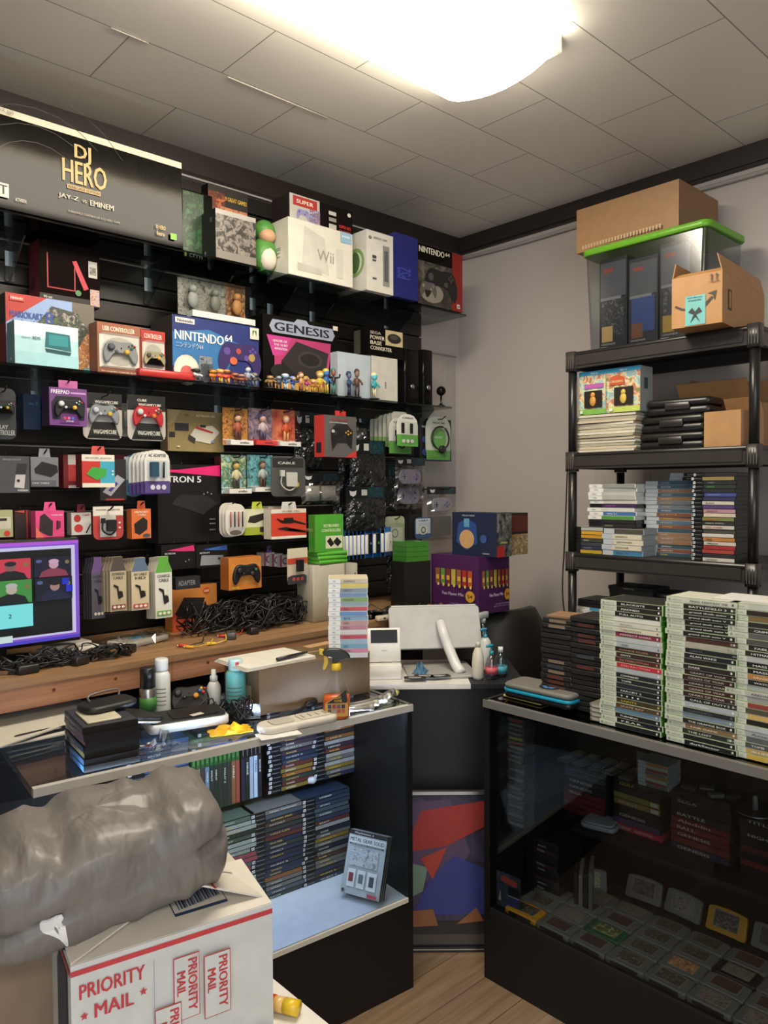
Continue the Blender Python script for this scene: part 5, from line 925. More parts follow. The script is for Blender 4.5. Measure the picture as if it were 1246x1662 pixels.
# corner boxes: their near vertical edge faces the aisle
def corner_box(name, label, cat, px_edge, py_bot, pyt, px_l, px_r, z, body, left, front, rz=0):
    P0 = on_z(px_edge, py_bot, z); D = (P0 - EYE).dot(FW); h = on_y(px_edge, pyt, P0.y).z - z
    # width to the right along +X, depth to the back along +Y
    xr = on_y(px_r, py_bot, P0.y).x; yl = on_x(px_l, py_bot, P0.x).y; w = min(xr, -.012) - P0.x; d = min(yl - P0.y, -.045 - P0.y)
    mb = MB(); carton(mb, w, d, h, body, front=front, left=left); o = mb.build(name, None, (P0.x + w / 2, P0.y + d / 2, z), rz); tag(o, label, cat); return P0, w, d, h
bags = []
for i, c in enumerate(('#8a5a2c', '#5c8a3c', '#7a3428', '#b0a83c', '#9a5a34', '#a82c24', '#b0502c')): bags += [('r', .1 + i * .118, .48, .19 + i * .118, .76, c), ('r', .115 + i * .118, .56, .175 + i * .118, .64, '#d0a848'), ('e', .16 + i * .118, .47, .022, .03, '#d8c060')]
els = [('r', 0, 0, 1, 1, '#471c50')] + bags + [('t', 'Fun Flavor Mix', .28, .30, .055, '#cdb8cf', .45), ('e', .86, .31, .095, .1, '#d0982c'), ('t', '54', .81, .28, .06, '#3c2418', .1), ('t', '54 BAGS  MADE WITH ALL NATURAL OIL', .45, .15, .02, '#a88aaa', .5), ('t', 'NET WT 3 LB 6 OZ', .4, .11, .02, '#a88aaa', .55)]
P0, w_, d_, h_ = corner_box('snack_box', 'large purple snack multipack box on the bench in the corner', 'box', 777, 999, 905, 700, 826, BZ + .0006, '#421a4a', [x for x in els], [x for x in els])
mm = [('r', 0, 0, 1, 1, '#1c2540'), ('p', [(.1, .3), (.14, .74), (.34, .86), (.55, .74), (.58, .3), (.34, .12)], '#2c4a86'), ('e', .34, .38, .17, .22, '#c89a68'), ('r', .28, .66, .4, .86, '#5a9ab8'), ('t', 'MEGA MAN', .24, .91, .04, '#b8b8b8', .28), ('r', .7, .05, .85, .08, '#8a8a90'), ('e', .72, .4, .07, .1, '#33558c')]
tv = P0.z + h_ + .0006
g2 = MB()
P1, w2, d2, h2 = corner_box('console_box', 'navy blue console box with blue and tan round print atop the purple box', 'box', 806, 905, 833, 734, 830, tv, '#1c2440', mm, [('r', 0, 0, 1, 1, 'art:#2c2c2c,#8a8a84,#5a5a56,#1c1c1c:16'), ('r', .0, 0, .5, .25, '#a8302c'), ('t', 'CONTROLLER', .2, .3, .05, '#c8c060', .5)])
b = MB(); carton(b, .13, .12, h2 * .98, '#2a211c', front=[('r', 0, 0, 1, .5, 'art:#a8885c,#c8a87c,#7a5c3c,#d8c8a8:30'), ('r', .05, .55, .95, .95, '#5c2c26')]); xb = min(P1.x + w2 + .067, -.08)
tag(b.build('console_box', None, (xb, P1.y + .075, tv)), 'small dark box with tan photo print at the painted wall', 'box')
for i in range(4):
    b = MB(); b.box(-.06, .06, -.05, .05, 0, .02, '#3f7a2c/s'); tag(b.build('flat_box', None, (P0.x - .10 + 0 * i, P0.y + .30, BZ + h_ * .9 + .0212 * i), -8), 'flat dark green box, %s of the pile behind the navy box' % ['lowest', 'second lowest', 'third', 'uppermost'][i], 'box')
b = MB(); b.box(-.07, .07, -.05, .05, 0, h_ * .9 - .001, '#171615'); tag(b.build('storage_box', None, (P0.x - .10, P0.y + .30, BZ + .0006), -8), 'plain black storage box behind the purple snack box', 'box')

# ------------------------------------------------------------------ desk top goods
p = DP(705, 3.0); t = thing('tablet_display', 'silver backed payment display on a curved white stand', 'display', (p.x, p.y, .9136), DH + 6)
b = MB(); b.X = Matrix.Translation((0, .0, .155)) @ Matrix.Rotation(math.radians(66), 4, 'X'); b.rbox(-.182, .182, -.085, .085, -.008, .008, .014, '#b4b4b2/s', .003); b.box(-.17, .17, .0855, .0895, -.006, .007, '#dcdcd8'); b.build('screen_housing', t)  # pale strip paints in the highlight along the top edge
b = MB(); b.tube(smooth_loop([(.02, -.012, .175), (.022, -.055, .15), (.035, -.085, .10), (.055, -.13, .04), (.07, -.165, .012)], 5, False), [.019] * 6 + [.02] * 15, '#d5d5d2/s', 14); b.build('stand_arm', t)
b = MB(); b.rbox(-.13, .13, -.2, .04, .0004, .011, .02, '#a5a4a0/s', .002); b.build('stand_base', t)
p = DP(622, 2.84); t = thing('card_terminal', 'white card payment terminal with small black screen', 'terminal', (p.x, p.y, .9136), DH + 4)
b = MB(); b.rbox(-.062, .062, -.045, .03, 0, .055, .006, '#dcd9d0/s', .003); b.X = Matrix.Translation((0, .0, .056)) @ Matrix.Rotation(math.radians(-12), 4, 'X'); b.rbox(-.062, .062, -.012, .006, .0, .125, .004, '#e2dfd6/s', .001); b.build('body', t)
b = MB(); b.X = Matrix.Translation((0, .0, .056)) @ Matrix.Rotation(math.radians(-12), 4, 'X'); b.box(-.05, .05, -.0135, -.0125, .07, .118, '#1c1a18/g'); b.box(-.01, .01, -.0132, -.0125, .04, .044, '#b8b4ac'); b.build('screen', t)
def crumple(name, label, cat, P, rz, w, d, hh, m, seed):
    R = random.Random(seed); n = 7; b = MB()
    vs = [(-w / 2 + w * i / n + R.uniform(-.004, .004), -d / 2 + d * j / n + R.uniform(-.004, .004), .001 + abs(R.gauss(0, hh)) * (math.sin(math.pi * i / n) * math.sin(math.pi * j / n))) for j in range(n + 1) for i in range(n + 1)]
    b.add(vs, [(j * (n + 1) + i, j * (n + 1) + i + 1, (j + 1) * (n + 1) + i + 1, (j + 1) * (n + 1) + i) for j in range(n) for i in range(n)], m)
    o = b.build(name, None, P, rz); md = o.modifiers.new('thick', 'SOLIDIFY'); md.thickness = .0015; return tag(o, label, cat)
p = DP(681, 2.86, .926); crumple('cleaning_cloth', 'small crumpled blue cloth on the silver stand base', 'cloth', p, 30, .07, .05, .022, '#3f6a86', 3)
for i, (px, D, c, lb) in enumerate(((688, 2.80, '#3c3a38', 'dark card with white oval print'), (672, 2.775, '#1c1c1c', 'small black card at the desk edge'), (712, 2.80, '#2c2a28', 'narrow black card under the blue cloth'))):
    p = DP(px, D, .9252); b = MB(); b.rbox(-.04, .04, -.02, .02, 0, .0012, .006, c); face(b, (-.04, -.02, .0012), (1, 0, 0), (0, 1, 0), .08, .04, [('e', .5, .5, .3, .25, '#b8b4a8'), ('t', 'SQUARE', .3, .42, .16, '#33302c', .4)]); tag(b.build('business_card', None, p, DH + 12 * i - 10), lb, 'card')
def bottle(name, label, cat, P, prof, col, cap=None, capc='#dddddd', rz=0, extra=None, n=20):
    t = thing(name, label, cat, P, rz); MB().lathe(prof, col, n).build('body', t)
    if cap: MB().lathe(cap, capc, n).build('cap', t)
    if extra: extra(t)
    return t
p = DP(775, 2.80); bottle('lotion_bottle', 'cream white lotion bottle on the dark desk end', 'bottle', p + Vector((0, 0, .0006)), [(.018, 0), (.021, .01), (.0225, .06), (.019, .095), (.011, .115), (.009, .118)], '#cfcaba/s', [(.0092, .118), (.0095, .135), (.007, .137)], '#c4bfb0/s')
def pump(h, c):
    def f(t): MB().lathe([(.007, h), (.0085, h + .012), (.003, h + .014), (.003, h + .03)], c, 14).rbox(-.028, .006, -.005, .005, h + .03, h + .038, .003, c).build('pump', t)
    return f
p = DP(797, 2.80); bottle('pump_bottle', 'clear pink hand soap bottle with teal pump', 'bottle', p + Vector((0, 0, .0006)), [(.02, 0), (.023, .008), (.023, .05), (.016, .075), (.008, .09)], ACRYL, None, extra=lambda t: (pump(.09, '#2a9aac/s')(t), MB().lathe([(.0235, .02), (.0235, .045)], '#c85a64').build('label', t)))
p = DP(812, 2.84); bottle('pump_bottle', 'clear hand sanitizer bottle with blue label and white cap', 'bottle', p + Vector((0, 0, .0006)), [(.02, 0), (.024, .008), (.024, .06), (.014, .08), (.008, .09)], ACRYL, [(.009, .09), (.009, .11)], '#d8d8d4', extra=lambda t: MB().lathe([(.0245, .012), (.0245, .04)], '#4a9cb4').build('label', t))
p = DP(787, 2.94); bottle('pump_bottle', 'white bottle with blue pump behind the pink soap', 'bottle', p + Vector((0, 0, .0006)), [(.02, 0), (.022, .008), (.022, .11), (.012, .125)], '#c9cac6/s', None, extra=pump(.125, '#3f9ab8/s'))
p = DP(783, 3.06); bottle('spray_bottle', 'clear spray bottle with pale trigger behind the display', 'bottle', p + Vector((0, 0, .0006)), [(.022, 0), (.026, .01), (.026, .1), (.012, .15), (.01, .16)], ACRYL, [(.011, .16), (.012, .18)], '#9aa0a0', extra=lambda t: MB().rbox(-.03, .03, -.01, .01, .18, .205, .008, '#a8b0b0/s', .003).build('trigger_head', t))

# ------------------------------------------------------------------ on the lit display case
CT = LZ1 + .0026
cp = lambda px, py, z=CT: on_z(px, py, z)
P1 = cp(421, 1162); t_ = MB()
bw, bd, bh = .427, .225, .14
cb = thing('cardboard_box', 'brown cardboard box with paper pad on the lit display case', 'box', (P1.x, P1.y, CT), -3.6)
b = MB(); b.box(0, bw, 0, bd, 0, bh, '#6e583e'); b.build('carton', cb)
b = MB(); b.box(-.0012, -.0002, .05, bd - .01, .01, bh - .06, '#a8906e'); b.box(.0, bw, bd * .48, bd * .52, bh + .0002, bh + .0009, '#b8a078'); b.build('tape', cb)
def onbox(u, v, dz=0): c, s = math.cos(-3.6 * D2R), math.sin(-3.6 * D2R); return Vector((P1.x + u * c - v * s, P1.y + u * s + v * c, CT + bh + dz))
b = MB(); 
for i in range(4): b.rbox(-.015 + i * .003, .25, .004 + .001 * i, .2 - .003 * i, .0012 + i * .0025, .003 + i * .0025, .008, '#cfc9bb' if i < 3 else '#dcd8cc')
o = tag(b.build('paper_pad', None, onbox(-.03, -.005), -1), 'stack of cream paper sheets on the cardboard box', 'paper')
b = MB(); b.tube([(-.065, 0, .006), (.0, 0, .006), (.045, .0, .006), (.068, 0, .006)], [.0055, .0058, .005, .003], '#23211f/s', 10); tag(b.build('marker_pen', None, onbox(.14, .035, .0125), 8), 'black marker pen lying on the paper pad', 'pen')
b = MB(); b.box(-.05, .07, -.02, .02, 0, .002, '#c09a6c'); tag(b.build('cardboard_scrap', None, onbox(.34, .19, .0005), 6), 'tan cardboard flap strip at the back of the box', 'cardboard')
# case builder for all stacked games
def gcase(kind, bg, title='', tc='#d8d8d0', L=.19, Dp=.135, T=.0142, tw=None, artt=None):
    mb = MB(); body, sp, logo = {'g': ('#98ad7c/s', '#c9cebc/s', '#6a8a5a'), 'p': ('#121315/s', '#141518/s', '#dfe2e6'), 'w': ('#d6d6d0/s', '#dcdcd6/s', '#a8b4bc'), 'k': ('#19191a/s', '#1c1c1e/s', '#5a5a5c'), 'b': ('#9aa3ab/s', '#b3b9bd/s', '#6a7a88'), 'x': ('#1f5a22/s', '#153a18/s', '#3f9a34')}[kind]
    mb.box(-L / 2, L / 2, -Dp / 2, Dp / 2, 0, T, body)
    mb.box(-L / 2 + .001, L / 2 - .001, -Dp / 2 - .0006, -Dp / 2, T * .03, T * .97, sp)
    s0 = .27 if kind != 'w' else .3
    els = [('r', s0, .06, .985, .94, bg)]
    if kind == 'g': els += [('r', .925, .3, .95, .7, tc), ('e', .05, .5, .018, .26, '#8a9a80'), ('t', 'XBOX 360', .09, .36, .28, '#9aa090', .14)]
    if kind == 'p': els += [('r', .015, .18, .07, .82, logo), ('t', 'P2', .022, .32, .36, '#1a1c20', .04), ('t', 'PlayStation2', .09, .36, .28, '#8a8d92', .15)]
    if kind == 'w': els += [('t', 'Wii', .1, .3, .4, '#9aa0a4', .08)]
    if kind == 'x': els += [('r', .0, .1, .26, .9, '#1e4c1e'), ('t', 'XBOX', .05, .3, .4, '#5f9a50', .16)]
    if title: els += [('t', title, s0 + .08, .31, .36, tc, tw or min(.52, .042 * len(title)))]
    face(mb, (-L / 2, -Dp / 2 - .0006, 0), (1, 0, 0), (0, 0, 1), L, T, els)
    if artt: face(mb, (-L / 2, -Dp / 2, T), (1, 0, 0), (0, 1, 0), L, Dp, [('r', .02, .02, .98, .98, artt)])
    if kind == 'g':
        mb.box(L / 2, L / 2 + .0006, -Dp / 2 + .002, Dp / 2 - .004, T * .06, T * .94, '#3f8f22/s')
    return mb
CN = {'#': 'dark'}
def cname(c):
    if c.startswith('art'): return 'mottled'
    r, g, b = [int(c[1:][i:i + 2], 16) for i in (0, 2, 4)]; mx, mn = max(r, g, b), min(r, g, b)
    if mx - mn < 26: return 'black' if mx < 60 else 'dark grey' if mx < 110 else 'grey' if mx < 180 else 'white'
    if r == mx: return 'orange' if g > b + 35 and r > 150 and g > 90 and g < 170 else 'yellow' if g > 160 else 'brown' if r < 140 and g > b + 10 else 'red'
    return 'green' if g == mx else 'blue'
def stack(P, rz, specs, desc, group, name='game_case', jit=.003, L=.19, Dp=.135, T=.0142, arg=0, tilt=0):
    """specs from top to bottom: (kind, band colour, title, title colour)"""
    n = len(specs); R = random.Random(desc)
    for i, s in enumerate(specs):
        z = (n - 1 - i) * (T + .0004); s = tuple(s) + ('', '#d8d8d0')[len(s) - 2:] if len(s) < 4 else s
        mb = gcase(s[0], s[1], s[2], s[3], L, Dp, T, artt=(s[1] if i == 0 else None)); a = rz * D2R; jx = R.uniform(-jit, jit); jy = R.uniform(-jit, jit) * .6 + jit * .0
        loc = P + Vector((jx * math.cos(a) - jy * math.sin(a), jx * math.sin(a) + jy * math.cos(a), z))
        w = ('"' + s[2] + '"') if False else ''
        o = mb.build(name, None, loc, rz + R.uniform(-1, 1) * jit * 150)
        pos = 'top' if i == 0 else 'lowest' if i == n - 1 else ordn(i)
        tag(o, '%s banded case, %s of %s' % (cname(s[1]), pos, desc), 'game case', group)
def rcols(n, kinds, cols, seed, titles=()):
    R = random.Random(seed); T_ = list(titles); return [(R.choice(kinds), R.choice(cols), T_[i] if i < len(T_) else R.choice(['', 'LEGACY', 'RACER', 'HEROES', 'WORLD', 'QUEST II', 'SPEED', 'DARK']) , R.choice(['#c9c6bc', '#b8b4a8', '#c8a858'])) for i in range(n)]
# small white cases on the cardboard box
P = cp(573, 1068, CT + bh + .0006); cs = ['#c0b49a', '#c8b85c', '#7a8a98', '#6a84a8', '#7a9a5c', '#8a9aa8', '#b04a50', '#5a82b0', '#7aa0b8', '#b08a84', '#b07a84', '#c8c4c0', '#b04858', '#8aa8bc', '#6a9ab0', '#c07a94', '#b8bcc0']
sp = [('w', c, t_, '#4a4a50') for c, t_ in zip(cs, ['ANIMALS', '', 'PARTY', '', 'ISLAND', '', 'RED', '', 'BLUE', 'SUN', 'PETS', '', 'RUBY', '', 'SKY', 'PINK', ''])]
stack(Vector((P.x + .03, P.y + .06, CT + bh + .0006)), DH + 3, sp, 'the white case tower on the cardboard box', 'white cases towering on the cardboard box', 'small_game_case', .0018, L=.128, Dp=.12, T=.0148)
# spray bottle
p = cp(553, 1168); t = thing('spray_bottle', 'orange cleaner spray bottle with black and yellow trigger', 'bottle', (p.x, p.y + .02, CT), DH + 4)
lv = MB(); pr = [(.030, 0), (.036, .006), (.037, .055), (.033, .085), (.02, .115), (.0125, .135), (.012, .150)]
def oval(mb, prof, m, k=.62, n=24):
    vs = [(r * math.cos(2 * math.pi * i / n) * 1.12, r * k * math.sin(2 * math.pi * i / n), z) for r, z in prof for i in range(n)]; o_ = len(prof)
    mb.add(vs, [(a * n + i, a * n + (i + 1) % n, (a + 1) * n + (i + 1) % n, (a + 1) * n + i) for a in range(o_ - 1) for i in range(n)] + [tuple(reversed(range(n))), tuple((o_ - 1) * n + i for i in range(n))], m, True); return mb
oval(lv, pr, 'clear plastic').build('body', t)
oval(MB(), [(.029, .001), (.035, .006), (.036, .055), (.0345, .072)], '#d2622a/s').build('liquid', t)
b = MB(); face(b, (-.034, -.0245, .012), (1, 0, 0), (0, 0, 1), .068, .08, [('p', [(0, .1), (.1, 0), (.9, 0), (1, .1), (1, .55), (.9, .8), (.55, .78), (.0, .5)], '#c89a48'), ('p', [(.05, .5), (.6, .78), (.92, 1), (.98, .6), (.96, .52)], '#181512'), ('t', 'GOO', .42, .68, .1, '#d8b030', .28), ('t', 'GONE', .4, .55, .1, '#d8b030', .34)] + [('r', .12 + .2 * (q % 4), .15 + .18 * (q // 4), .27 + .2 * (q % 4), .29 + .18 * (q // 4), c) for q, c in enumerate(('#4a4a58', '#8a8a90', '#a84a50', '#b0643c', '#33384a', '#8a3c48', '#6a4a6a', '#2c2c34'))]); b.box(-.034, .034, -.0245, -.0235, .013, .05, '#c89a48'); b.build('label', t)
MB().lathe([(.014, .146), (.015, .150), (.015, .166), (.012, .168)], '#d8b428/s', 18).build('collar', t)
b = MB(); b.X = Matrix.Rotation(math.pi / 2, 4, 'X'); b.prism(smooth_loop([(-.036, .192), (-.04, .205), (-.02, .212), (.012, .21), (.036, .196), (.042, .182), (.03, .18), (.012, .176), (.0, .168), (-.012, .17), (-.012, .186)], 3), -.011, .011, '#1a1918/s', True, .003); b.build('trigger_head', t)
b = MB(); b.X = Matrix.Rotation(math.pi / 2, 4, 'X'); b.prism([(-.05, .196), (-.05, .211), (-.037, .209), (-.037, .193)], -.008, .008, '#d8b428/s'); b.prism(smooth_loop([(-.028, .188), (-.024, .17), (-.034, .15), (-.04, .152), (-.036, .17), (-.036, .19)], 3), -.005, .005, '#d8b428/s', True); b.build('nozzle', t)
# white pencil-case like holder
p = cp(490, 1180); t = thing('controller_case', 'cream rounded hard case with raised buttons before the cardboard box', 'case', (p.x, p.y + .02, CT), -8); b = MB(); b.rbox(-.125, .125, -.04, .04, 0, .022, .035, '#cbc5b8/s', .005, 6); b.build('body', t)
b = MB(); b.rbox(-.09, -.02, -.024, .024, .0222, .026, .01, '#b8b2a4/s', .001); b.rbox(.0, .1, -.026, .026, .0222, .026, .01, '#c4beb0/s', .001)
for q in range(4): b.box(.01 + q * .024, .013 + q * .024, -.02, .008, .0262, .0268, '#6a645a')
b.build('relief', t)
b = MB(); b.box(-.06, .06, -.03, .03, 0, .0012, '#d8d8d4'); tag(b.build('paper_sheet', None, cp(452, 1192), -15), 'white paper corner under the cream case', 'paper')
# grey probes / cables at the aisle end
for i in range(7):
    p = cp(592 + i * 8.5, 1160 - i * 3.6); c = ['#8f8c84', '#a8a49a', '#77746c', '#9a968a', '#b0aca0', '#6f6c66', '#a8a060'][i]
    b = MB(); b.tube([(-.07, .03, .008), (-.02, .01, .010), (.03, 0, .012)], [.004, .006, .0085], c + '/s', 8).tube([(.03, 0, .012), (.045, -.004, .012)], .0095, c + '/s', 10)
    tag(b.build('cable_plug', None, p + Vector((0, .02, .002 + .006 * (i % 3))), -12 + 7 * i), 'grey round cable plug, %s from the spray bottle' % ORD[i].replace('top', 'first'), 'plug', 'grey plugs at the end of the lit case')
b = MB(); b.tube(smooth_loop([(-.16, .01, .006), (-.08, .02, .006), (-.02, .03, .008), (.03, .035, .01)], 5, False), [.004] * 5 + [.006] * 6 + [.013] * 5, '#171513/s', 8); tag(b.build('black_strap', None, cp(515, 1150) + Vector((0, .0, .0)), 14), 'black strap lying before the cardboard box', 'strap')
def face_label(t, r, z0, z1):
    b = MB()
    for q in range(5): b.lathe([(r, z0 + q * .012), (r, z0 + q * .012 + .003)], '#6a6e70', 24)
    v = []; 
    b2 = MB(); keep = [i for i, f in enumerate(b.f) if len(f) == 4 and all(b.v[k].y < -abs(b.v[k].x) * .8 for k in f)]
    b2.add([tuple(x) for x in b.v], [b.f[i] for i in keep], '#6a6e70'); b2.build('label', t)
# cans and bottles
def cyl_at(name, label, cat, px, D, h, r, col, neck, capc, ext=None, cap=None):
    p = gp(px, D, CT); return bottle(name, label, cat, p, [(r * .96, 0), (r, .004), (r, h * neck), (r * .8, h * (neck + .05)), (r * .5, h * (neck + .08))], col, cap or [(r * .5, h * (neck + .08)), (r * .62, h * (neck + .085)), (r * .62, h - .003), (r * .5, h)], capc, extra=ext, rz=DH)
cyl_at('spray_can', 'silver aerosol can with black cap and green label', 'can', 235, 2.28, .158, .0245, '#a9a9a6/m', .58, '#171614/s', lambda t: MB().lathe([(.0248, .03), (.0248, .07)], '#3f7a34').build('label', t), [(.0225, .098), (.0225, .152), (.02, .158)])
cyl_at('bottle', 'white bottle with white screw cap behind the silver can', 'bottle', 258, 2.31, .178, .0255, '#cfcfca/s', .72, '#d6d6d2/s', lambda t: face_label(t, .0257, .04, .1), [(.019, .142), (.02, .145), (.02, .174), (.018, .178)])

p = gp(343, 2.42, CT); bottle('pump_spray', 'small white pump spray bottle between the cables', 'bottle', p, [(.021, 0), (.0225, .004), (.0225, .062), (.014, .078), (.01, .08)], '#d0d0cc/s', [(.0105, .08), (.0125, .082), (.0125, .096), (.008, .1), (.008, .116), (.006, .118)], '#dcdcd8/s')
p = gp(379, 2.36, CT); t = bottle('spray_can', 'teal aerosol can with pale cap and red button', 'can', p, [(.029, 0), (.031, .004), (.031, .118), (.027, .126), (.02, .13)], '#68b4b4/s', [(.0205, .13), (.022, .132), (.022, .16), (.019, .165)], '#b4d4d2/s', rz=DH)
face_label(t, .0313, .03, .1); b = MB(); b.box(.004, .014, -.0225, -.019, .146, .158, '#c82c34'); b.build('button', t)

# open black case with white shell
p = cp(318, 1188); t = thing('carrying_case', 'open black lined carrying case with white outer shell', 'case', (p.x, p.y + .05, CT + .0), -14)
b = MB(); b.rbox(-.12, .11, -.06, .07, .012, .038, .02, '#c9c7c0/s', .004); b.build('tray_shell', t)
b = MB(); b.rbox(-.112, .102, -.054, .064, .0382, .042, .018, '#151412'); b.rbox(-.05, .085, -.035, .045, .0422, .0445, .01, '#0c0b0a'); b.build('lining', t)
b = MB(); b.X = Matrix.Translation((-.105, .01, .045)) @ Matrix.Rotation(math.radians(22), 4, 'Z') @ Matrix.Rotation(math.radians(14), 4, 'Y'); b.rbox(-.15, .01, -.06, .07, .0, .012, .02, '#151412', .003); b.rbox(-.15, .01, -.06, .07, -.007, -.0005, .02, '#c9c7c0/s', .002); b.build('lid', t)
b = MB(); b.X = Matrix.Translation((.02, -.03, .0448)) @ Matrix.Rotation(.3, 4, 'Z'); b.box(-.018, .018, -.01, .01, 0, .0008, '#c9c5b8'); b.build('tag', t)
# yellow packet, gadgets
p = cp(378, 1188); o = crumple('yellow_packet', 'bright yellow padded packet near the case front edge', 'packet', (p.x, p.y + .015, CT), -20, .12, .07, .012, '#e0ac20/s', 9)
t = thing('wired_gadget', 'black gadget wound in thin wire on the yellow packet', 'device', cp(400, 1172) + Vector((0, .04, .0)), 20)
b = MB(); b.rbox(-.03, .03, -.02, .02, 0, .03, .008, '#171615/s', .004); b.build('body', t)
b = MB(); R = random.Random(2)
for q in range(5): b.tube(smooth_loop([(.034 * math.cos(a) * R.uniform(.7, 1.2), .03 * math.sin(a) * R.uniform(.6, 1.1) - .01, .035 + .028 * math.sin(a * 2 + q)) for a in [i * .78 for i in range(9)]], 3), .0022, '#131211/s', 5)
b.build('wire', t)
b = MB(); b.ball((.05, .01, .03), (.012, .012, .014), '#b03a78').ball((.05, .01, .012), (.014, .014, .012), '#1c1a1c'); b.build('charm', t)
p = gp(304, 2.36, CT); t = thing('gamepad', 'black retro gamepad with coloured buttons standing behind the open case', 'gamepad', (p.x, p.y, CT), -20, rot=(math.radians(60), 0, -.4)); g = MB(); g.X = Matrix.Translation((0, .045, 0)); gamepad(g, .12, '#1a1918/s', '#2c2c2e', '#d88a28', .022); g.build('body', t)
b = MB(); b.ball((.03, .055, .03), .005, '#3c6ac8').ball((.04, .05, .03), .005, '#c8402c').ball((.035, .062, .03), .005, '#d8b028'); b.build('face_button', t)
heap('cable_tangle', 'thin black wires tangled behind the teal can', [gp(330, 2.3, CT), gp(400, 2.3, CT), gp(360, 2.3, CT)], 14, .035, (.0018, .0024), ['#141312/s'], .05, 12)
b = MB(); b.box(-.03, .03, -.001, .001, 0, .045, ACRYL); b.box(-.03, .03, -.0012, .0012, 0, .0015, '#8a8a88'); tag(b.build('clear_card_holder', None, gp(402, 2.28, CT), DH + 10), 'small clear plastic card holder beside the cardboard box', 'holder')
p = cp(265, 1212); crumple('plastic_wrap', 'crumpled clear wrap on the glass under the open case', 'wrap', (p.x, p.y + .02, CT), 10, .09, .06, .02, 'clear film', 21)
p = cp(218, 1222); t = thing('earbuds', 'tangled white and red earbud wires beside the dark case stack', 'earbuds', (p.x + .02, p.y + .02, CT)); b = MB()
for q, c in enumerate(('#b8b8b8', '#a83c40', '#26262a')): b.tube(smooth_loop([(.03 * math.sin(q + i), .02 * math.cos(1.7 * i + q), .004 + .002 * q) for i in range(6)], 4, False), .0018, c, 5)
b.build('wire', t); MB().ball((.03, 0, .006), .006, '#b8b8b8').ball((-.03, .01, .006), .006, '#26262a').build('bud', t)
# dark case stack, spines facing left
SP = [('p', c, ti, '#a8a8a8') for c, ti in (('#33343a', 'WRESTLE'), ('#4a3c44', 'FORCE'), ('#5a3c3c', 'KART'), ('#2c3040', 'BLACK'), ('#7a7448', 'GOLD'), ('#3c5a7c', 'RALLY'), ('#3f6a9c', 'SKATE'))]
P = gp(130, 1.85, CT); a = -7 * D2R; P = P + Vector((math.cos(a), math.sin(a), 0)) * .0675 + Vector((-math.sin(a), math.cos(a), 0)) * .095
stack(Vector((P.x, P.y, CT)), -97, SP, 'the dark stack on the lit display glass', 'dark disc cases on the lit display glass', 'disc_case', .004, T=.0152)
zt = CT + 7 * .0156
b = MB(); b.rbox(-.05, .035, -.06, .06, .0006, .006, .006, '#c9c3a8/s', .001); tag(b.build('paper_booklet', None, (P.x - .005, P.y - .01, zt), -7), 'cream booklet on top of the dark case stack', 'booklet')
t = thing('zip_pouch', 'black zipped pouch with handle lying on the case stack', 'pouch', (P.x + .03, P.y + .03, zt + .0066), 5)
b = MB(); b.rbox(-.075, .07, -.045, .045, 0, .018, .03, '#171513', .006, 5); b.build('body', t); MB().tube(smooth_loop([(-.04, .02, .018), (-.038, .025, .034), (.04, .03, .036), (.045, .025, .018)], 4, False), .003, '#6a6660/s', 6).build('handle', t)
p = cp(75, 1208); t = thing('stylus_case', 'dark purple tapered case lying left of the disc stack', 'case', (p.x, p.y + .06, CT), 3); b = MB(); b.tube(smooth_loop([(-.075, 0, .012), (-.05, 0, .013), (0, 0, .013), (.07, 0, .012)], 4, False), [.004, .009, .011, .012, .0125] + [.0125] * 8, '#1d161d/s', 12); b.build('body', t)
# papers and cartons standing behind the case under the bench
b = MB(); carton(b, .8, .2, .70, '#2c2e33'); tag(b.build('storage_box', None, (-2.72, -.30, 0)), 'dark storage carton under the bench behind the lit case', 'box')
b = MB(); carton(b, .7, .3, .93, '#4d5260'); tag(b.build('storage_box', None, (-1.86, -.24, 0)), 'slate grey carton standing under the middle of the bench', 'box')
b = MB(); carton(b, .18, .12, .12, '#8a6c4c'); b.prism([(-.09, -.06), (.09, -.06), (.09, -.02), (-.09, -.02)], .121, .123, '#9a7c58'); tag(b.build('cardboard_box', None, cp(-10, 1200) + Vector((-.05, .22, 0)), 20), 'small brown carton at the far end of the lit case', 'box')

b = MB(); b.X = Matrix.Rotation(.10, 4, 'X'); b.box(-.24, .26, -.09, .14, .002, .006, '#c9c3b6'); b.X = Matrix.Translation((.05, -.02, .012)) @ Matrix.Rotation(.16, 4, 'X') @ Matrix.Rotation(.3, 4, 'Z'); b.box(-.2, .16, -.05, .12, .004, .008, '#c2bcae'); tag(b.build('white_cardboard', None, LP(1.06, .43, LZ1 + .014), LH + 3), 'creased white cardboard sheets lying at the back of the lit case', 'cardboard')
